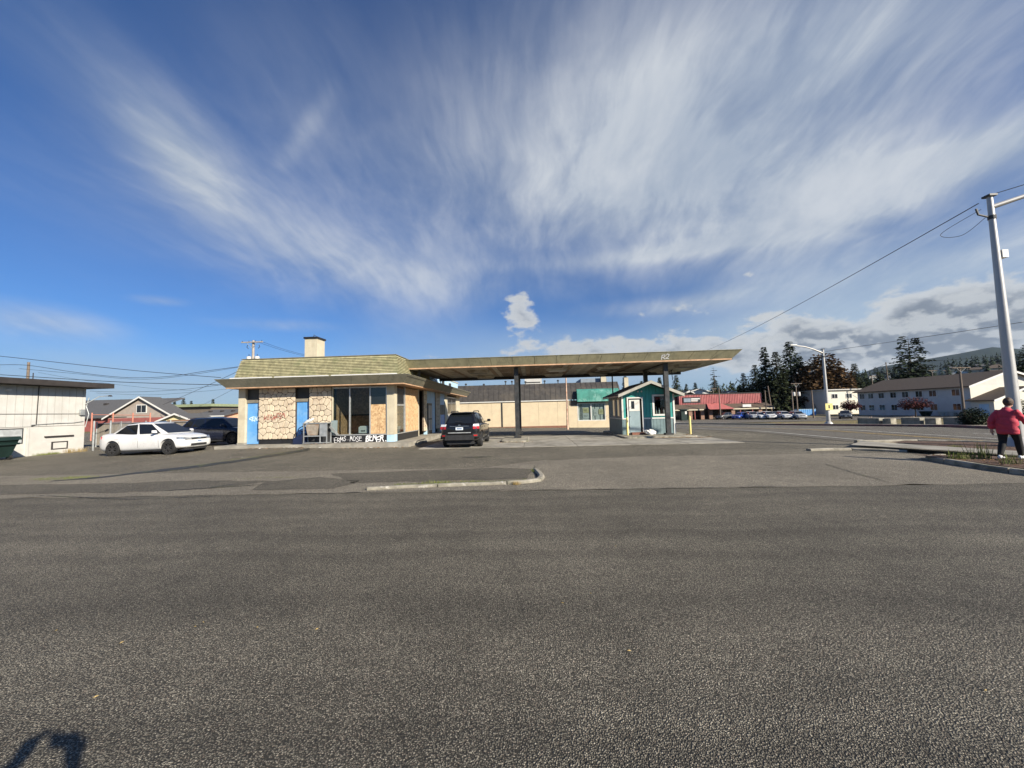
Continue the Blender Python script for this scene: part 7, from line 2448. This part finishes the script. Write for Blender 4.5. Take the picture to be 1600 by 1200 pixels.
for (px, py) in ((88, 986), (150, 1090), (305, 980), (318, 973), (402, 981), (495, 984), (190, 1005), (1540, 1080), (983, 1018), (879, 943), (923, 928), (962, 854)):
    q = gp(px, py)
    mb = MB()
    b = px*.7
    L = .015
    c = Vector((q.x, q.y, q.z+.006))
    d, e = Vector((math.cos(b), math.sin(b), .1))*L, Vector((-math.sin(b), math.cos(b), .2))*L*.4
    mb.add([c-d, c+e, c+d, c-e*.6, c+Vector((0, 0, .006))], [(0, 1, 4), (1, 2, 4), (2, 3, 4), (3, 0, 4)])
    tag(mb.build('fallen_leaf', 'drygrass', recalc=False), 'small pale dry leaf scrap lying on the road asphalt', 'leaf', 'leaf scraps on the road')
# ---------------------------------------------------------------- people
M['skin'] = surf('skin', (.48, .30, .22), .55, .06, 8)
M['hair_brown'] = surf('brown_hair', (.07, .04, .025), .6, .35, 30, .5, 60)
M['hair_dark'] = surf('dark_hair', (.03, .022, .018), .6, .35, 30, .5, 60)
M['jacket_red'] = surf('coral_red_jacket', (.48, .045, .075), .75, .10, 6, .3, 25)
M['stripe'] = surf('pale_stripe', (.55, .5, .55), .7, .05)
M['leggings'] = surf('black_leggings', (.012, .012, .013), .8, .2, 8)
M['shoe_white'] = surf('white_trainers', (.72, .73, .75), .6, .05, 8)
M['jacket_dark'] = surf('dark_jacket', (.03, .035, .05), .8, .1, 8)
M['jeans'] = surf('blue_jeans', (.05, .08, .14), .85, .1, 8)


def ellip(mb, c, r_, n=14, m=10):
    c = Vector(c)
    vs_, fs = [], []
    for i in range(m+1):
        ph = math.pi*i/m
        for j in range(n):
            th = 2*math.pi*j/n
            vs_.append(c+Vector((r_[0]*math.sin(ph)*math.cos(th), r_[1]*math.sin(ph)*math.sin(th), r_[2]*math.cos(ph))))
    for i in range(m):
        for j in range(n):
            fs.append((i*n+j, i*n+(j+1) % n, (i+1)*n+(j+1) % n, (i+1)*n+j))
    mb.add(vs_, fs)


def loft(mb, rings, n=20):
    """rings: (centre, rx, ry) ellipses stacked; closed at the ends"""
    vs_, fs = [], []
    for (c, rx, ry) in rings:
        c = Vector(c)
        for j in range(n):
            th = 2*math.pi*j/n
            vs_.append(c+Vector((rx*math.cos(th), ry*math.sin(th), 0)))
    for i in range(len(rings)-1):
        for j in range(n):
            fs.append((i*n+j, i*n+(j+1) % n, (i+1)*n+(j+1) % n, (i+1)*n+j))
    fs += [tuple(range(n))[::-1], tuple((len(rings)-1)*n+j for j in range(n))]
    mb.add(vs_, fs)


def fused(mb, name, mat, parent, voxel, smooth=4):
    o = mb.build(name, mat, parent)
    bake(o, [('REMESH', dict(mode='VOXEL', voxel_size=voxel)), ('SMOOTH', dict(iterations=smooth, factor=.5))])
    if not o.data.materials:
        o.data.materials.append(M[mat])
    o.data.polygons.foreach_set('use_smooth', [True]*len(o.data.polygons))
    return o


def hand(mb, wrist, d, palm_n, curl=.35, s=1.0):
    """palm and five fingers; d points along the hand, palm_n out of the palm"""
    d = Vector(d).normalized()
    nrm = Vector(palm_n)
    nrm = (nrm-d*nrm.dot(d)).normalized()
    side = d.cross(nrm)
    w_ = Vector(wrist)
    mb.tube([w_-d*.02, w_+d*.03*s, w_+d*.085*s], [.026*s, .036*s, .034*s], 10)
    for k_, (off, L) in enumerate(((-.030, .062), (-.010, .075), (.010, .078), (.029, .07))):
        p0 = w_+d*.085*s+side*off*s
        p1 = p0+(d*(1-curl*.3)+nrm*curl*.5).normalized()*L*.5*s
        p2 = p1+(d*(1-curl)+nrm*curl*1.2).normalized()*L*.5*s
        mb.tube([p0-d*.02, p0, p1, p2], [.0095*s, .0095*s, .0088*s, .0075*s], 7)
    t0 = w_+d*.035*s+side*-.028*s
    t1 = t0+(d*.6-side*.8+nrm*.3).normalized()*.04*s
    t2 = t1+(d*.9-side*.2+nrm*.4).normalized()*.032*s
    mb.tube([t0, t1, t2], [.013*s, .0105*s, .0085*s], 7)


def head_part(mb, c, s=1.0):
    """head facing +x"""
    c = Vector(c)
    ellip(mb, c+Vector((0, 0, .02))*s, (.098*s, .078*s, .115*s))
    ellip(mb, c+Vector((.035, 0, -.055))*s, (.06*s, .056*s, .065*s))
    mb.tube([c+Vector((.088, 0, .02))*s, c+Vector((.112, 0, -.018))*s, c+Vector((.095, 0, -.03))*s], [.010*s, .016*s, .010*s], 7)
    for q in (-1, 1):
        ellip(mb, c+Vector((-.005, q*.08, .0))*s, (.018*s, .012*s, .032*s), 8, 6)
        ellip(mb, c+Vector((.085, q*.032, .035))*s, (.014*s, .02*s, .010*s), 8, 6)
    ellip(mb, c+Vector((.092, 0, -.06))*s, (.012*s, .026*s, .010*s), 8, 6)


def hair_cap(parent, c, mat, s=1.0, tilt=0.0):
    bm = bmesh.new()
    bmesh.ops.create_icosphere(bm, subdivisions=4, radius=1)
    for v in bm.verts:
        q = v.co.copy()
        n_ = mnoise.noise(q*4)*.06+mnoise.noise(q*11)*.04
        v.co = Vector((q.x*.108-.012, q.y*.092, q.z*.125+.03))*(1+n_)*s
    kill = [v for v in bm.verts if (v.co.x > .045*s and v.co.z < .075*s) or v.co.z < -.075*s]
    bmesh.ops.delete(bm, geom=kill, context='VERTS')
    for v in bm.verts:
        v.co += Vector(c)
    me = bpy.data.meshes.new('hair')
    bm.to_mesh(me)
    bm.free()
    me.materials.append(M[mat])
    me.polygons.foreach_set('use_smooth', [True]*len(me.polygons))
    o = bpy.data.objects.new('hair', me)
    COL.objects.link(o)
    o.parent = parent
    return o


def shoe(parent, ankle, d, mat, pitch=0.0):
    a = Vector(ankle)
    d = Vector(d).normalized()
    s = Vector((-d.y, d.x, 0))
    mb = MB()
    rings = []
    for (t, w_, h) in ((-.085, .030, .085), (-.06, .042, .10), (.0, .042, .105), (.06, .044, .075), (.12, .050, .055), (.165, .042, .042), (.185, .022, .028)):
        c = Vector((a.x, a.y, 0))+d*t
        z0 = a.z-.075+max(0, t)*pitch
        rings.append([c-s*w_+Vector((0, 0, z0)), c+s*w_+Vector((0, 0, z0)), c+s*w_*.9+Vector((0, 0, z0+h*.6)), c+s*w_*.4+Vector((0, 0, z0+h)), c-s*w_*.4+Vector((0, 0, z0+h)), c-s*w_*.9+Vector((0, 0, z0+h*.6))])
    V = [p for r_ in rings for p in r_]
    F = []
    for i in range(len(rings)-1):
        for j in range(6):
            F.append((i*6+j, i*6+(j+1) % 6, (i+1)*6+(j+1) % 6, (i+1)*6+j))
    F += [tuple(range(6)), tuple((len(rings)-1)*6+j for j in range(6))]
    o = mb.add(V, F).build('shoe', mat, parent, smooth=True)
    bake(o, [('SUBSURF', dict(levels=1, render_levels=1))])
    return o


def person(label, J, mats, stripe=False, phone=False, wide=1.0):
    """J: joints in the figure's own frame, +x is forward, feet on z = 0"""
    e = thing('person', label, 'person', (0, 0, 0))
    mb = MB()
    head_part(mb, J['head'], J.get('hs', 1.0))
    hd = Vector(J['head'])
    nk = Vector(J['neck'])
    mb.tube([nk-Vector((0, 0, .08)), nk, hd-Vector((.0, 0, .05))], [.062, .055, .055], 12)
    ch, pv = Vector(J['chest']), Vector(J['pelvis'])
    loft(mb, [(pv-Vector((0, 0, .10)), .10, .14), (pv, .115, .16*wide), (pv.lerp(ch, .5), .10, .14*wide), (ch, .11, .165*wide), (nk-Vector((0, 0, .06)), .06, .10)])
    for q in ('l', 'r'):
        sh, el, wr = Vector(J['sh'+q]), Vector(J['el'+q]), Vector(J['wr'+q])
        mb.tube([ch.lerp(sh, .5), sh, sh.lerp(el, .5), el, el.lerp(wr, .35), wr], [.06, .055, .047, .038, .040, .026], 10)
        hand(mb, wr, (wr-el) if ('hd'+q) not in J else J['hd'+q], J.get('pn'+q, (0, 1 if q == 'r' else -1, 0)), J.get('curl', .4))
        hp, kn, an = Vector(J['hp'+q]), Vector(J['kn'+q]), Vector(J['an'+q])
        mb.tube([hp, hp.lerp(kn, .4), kn, kn.lerp(an, .3), an], [.09, .08, .052, .055, .035], 10)
    fused(mb, 'body', 'skin', e, .0095, 3)
    hair_cap(e, J['head'], mats['hair'], J.get('hs', 1.0))
    # jacket
    mb = MB()
    zb = J.get('hem', .76)
    loft(mb, [(Vector((pv.x, pv.y, zb)), .185*wide, .235*wide), (Vector((pv.x, pv.y, zb+.06)), .19*wide, .245*wide), (pv+Vector((0, 0, .08)), .185*wide, .24*wide), (pv.lerp(ch, .55), .175*wide, .225*wide), (ch, .165*wide, .22*wide), (ch+Vector((0, 0, .08)), .135*wide, .19*wide), (nk-Vector((.0, 0, .02)), .078, .085), (nk+Vector((0, 0, .02)), .072, .078)], 26)
    for q in ('l', 'r'):
        sh, el, wr = Vector(J['sh'+q]), Vector(J['el'+q]), Vector(J['wr'+q])
        mb.tube([ch.lerp(sh, .4), sh, sh.lerp(el, .5), el, el.lerp(wr, .5), el.lerp(wr, .93)], [.09*wide, .080*wide, .078*wide, .072*wide, .062, .05], 14)
    jk = fused(mb, 'jacket', mats['jacket'], e, .016, 5)
    for v in jk.data.vertices:
        n_ = mnoise.noise(Vector(v.co)*7+Vector((0, 0, 3)))*.014+mnoise.noise(Vector((v.co.x*5, v.co.y*5, v.co.z*17)))*.010
        v.co += v.normal*n_
    if stripe:
        for q in ('l', 'r'):
            sh, el, wr = Vector(J['sh'+q]), Vector(J['el'+q]), Vector(J['wr'+q])
            up_ = Vector((-.25, -.3 if q == 'r' else .3, .9)).normalized()
            MB().tube([sh.lerp(el, .12)+up_*.07*wide, sh.lerp(el, .5)+up_*.07*wide, el+up_*.062*wide, el.lerp(wr, .85)+up_*.05], .016, 6).build('sleeve_stripe', 'stripe', jk)
    # trousers
    mb = MB()
    loft(mb, [(pv-Vector((0, 0, .13)), .11, .15), (pv-Vector((0, 0, .02)), .13, .18), (pv+Vector((0, 0, .06)), .13, .175)])
    for q in ('l', 'r'):
        hp, kn, an = Vector(J['hp'+q]), Vector(J['kn'+q]), Vector(J['an'+q])
        mb.tube([hp+Vector((0, 0, .05)), hp.lerp(kn, .35), kn, kn.lerp(an, .35), an+Vector((0, 0, .02))], [.115, .105, .075, .075, .055], 14)
    fused(mb, 'trousers', mats['legs'], e, .016, 4)
    for q in ('l', 'r'):
        shoe(e, J['an'+q], J.get('toe'+q, (1, 0, 0)), mats['shoe'], J.get('tp'+q, 0))
    return e


J = dict(head=(.10, -.02, 1.50), neck=(.05, 0, 1.36), chest=(.03, 0, 1.20), pelvis=(0, 0, .88), hs=1.0,
         shl=(.02, .175, 1.27), ell=(-.10, .27, 1.00), wrl=(-.06, .28, .77), shr=(.02, -.175, 1.27), elr=(.14, -.25, 1.02), wrr=(.34, -.23, .88),
         hpl=(0, .10, .84), knl=(-.02, .11, .46), anl=(-.26, .10, .09), hpr=(0, -.10, .84), knr=(.14, -.10, .48), anr=(.22, -.09, .078), hem=.66, tpl=.0,
         toel=(1, .1, 0), toer=(1, -.1, 0))
J['anl'] = (-.20, .10, .085)
w_ = person('person in a coral red jacket, black leggings and white trainers walking by the lamp post', J, dict(hair='hair_brown', jacket='jacket_red', legs='leggings', shoe='shoe_white'), stripe=True, wide=.86)
q = atz(1580, 717, .14)
w_.location = (q.x, q.y, .14)
w_.rotation_euler = (0, 0, R(16))
# scaled so that the head top meets the photographed height at this distance
t = aty(1578, 629, q.y)
sc_ = max(.9, min(1.08, (t.z-.14)/1.66))
w_.scale = (sc_, sc_, sc_)

# the photographer, who stands behind the lens; only the shadow falls into the picture
J = dict(head=(.02, 0, 1.60), neck=(-.03, 0, 1.47), chest=(-.05, 0, 1.30), pelvis=(-.04, 0, .95),
         shl=(-.04, .19, 1.39), ell=(.13, .34, 1.22), wrl=(.335, .14, 1.56), shr=(-.04, -.19, 1.39), elr=(.13, -.34, 1.22), wrr=(.335, -.14, 1.56),
         hdl=(.25, -.35, .9), hdr=(.25, .35, .9), pnl=(.2, -1, 0), pnr=(.2, 1, 0), curl=.8,
         hpl=(-.04, .10, .91), knl=(0, .13, .50), anl=(-.04, .14, .078), hpr=(-.04, -.10, .91), knr=(0, -.13, .50), anr=(-.04, -.14, .078), hem=.84)
ph = person('person in a dark jacket and jeans holding up a phone at the roadside', J, dict(hair='hair_dark', jacket='jacket_dark', legs='jeans', shoe='leggings'), wide=.95)
ph.location = (0.0, -.46, .004)
ph.rotation_euler = (0, 0, R(90))
P_ = thing('mobile_phone', 'black mobile phone held up in both hands by the photographer', 'phone', (0, -.05, 1.6))
o = bx('case', 'black', P_, -.078, .078, -.058, -.049, 1.565, 1.637)
bx('screen', 'glassdark', P_, -.074, .074, -.0605, -.0585, 1.569, 1.633)
MB().lathe([(0, 0), (.008, 0), (.008, .003), (0, .003)], 12, 'Y', (.055, -.0488, 1.62)).build('lens', 'glassdark', P_)

# ---------------------------------------------------------------- air
def build_haze():
    m = bpy.data.materials.new('haze_air')
    m.use_nodes = True
    t = m.node_tree
    t.nodes.clear()
    v = t.nodes.new('ShaderNodeVolumePrincipled')
    v.inputs['Color'].default_value = (.60, .77, 1.0, 1)
    v.inputs['Density'].default_value = 3.4e-5
    v.inputs['Anisotropy'].default_value = .2
    o = t.nodes.new('ShaderNodeOutputMaterial')
    t.links.new(v.outputs[0], o.inputs['Volume'])
    mb = MB().box(-6050, 6050, -6050, 6050, -60, 640)
    kind(mb.build('haze', m), 'stuff')


build_haze()
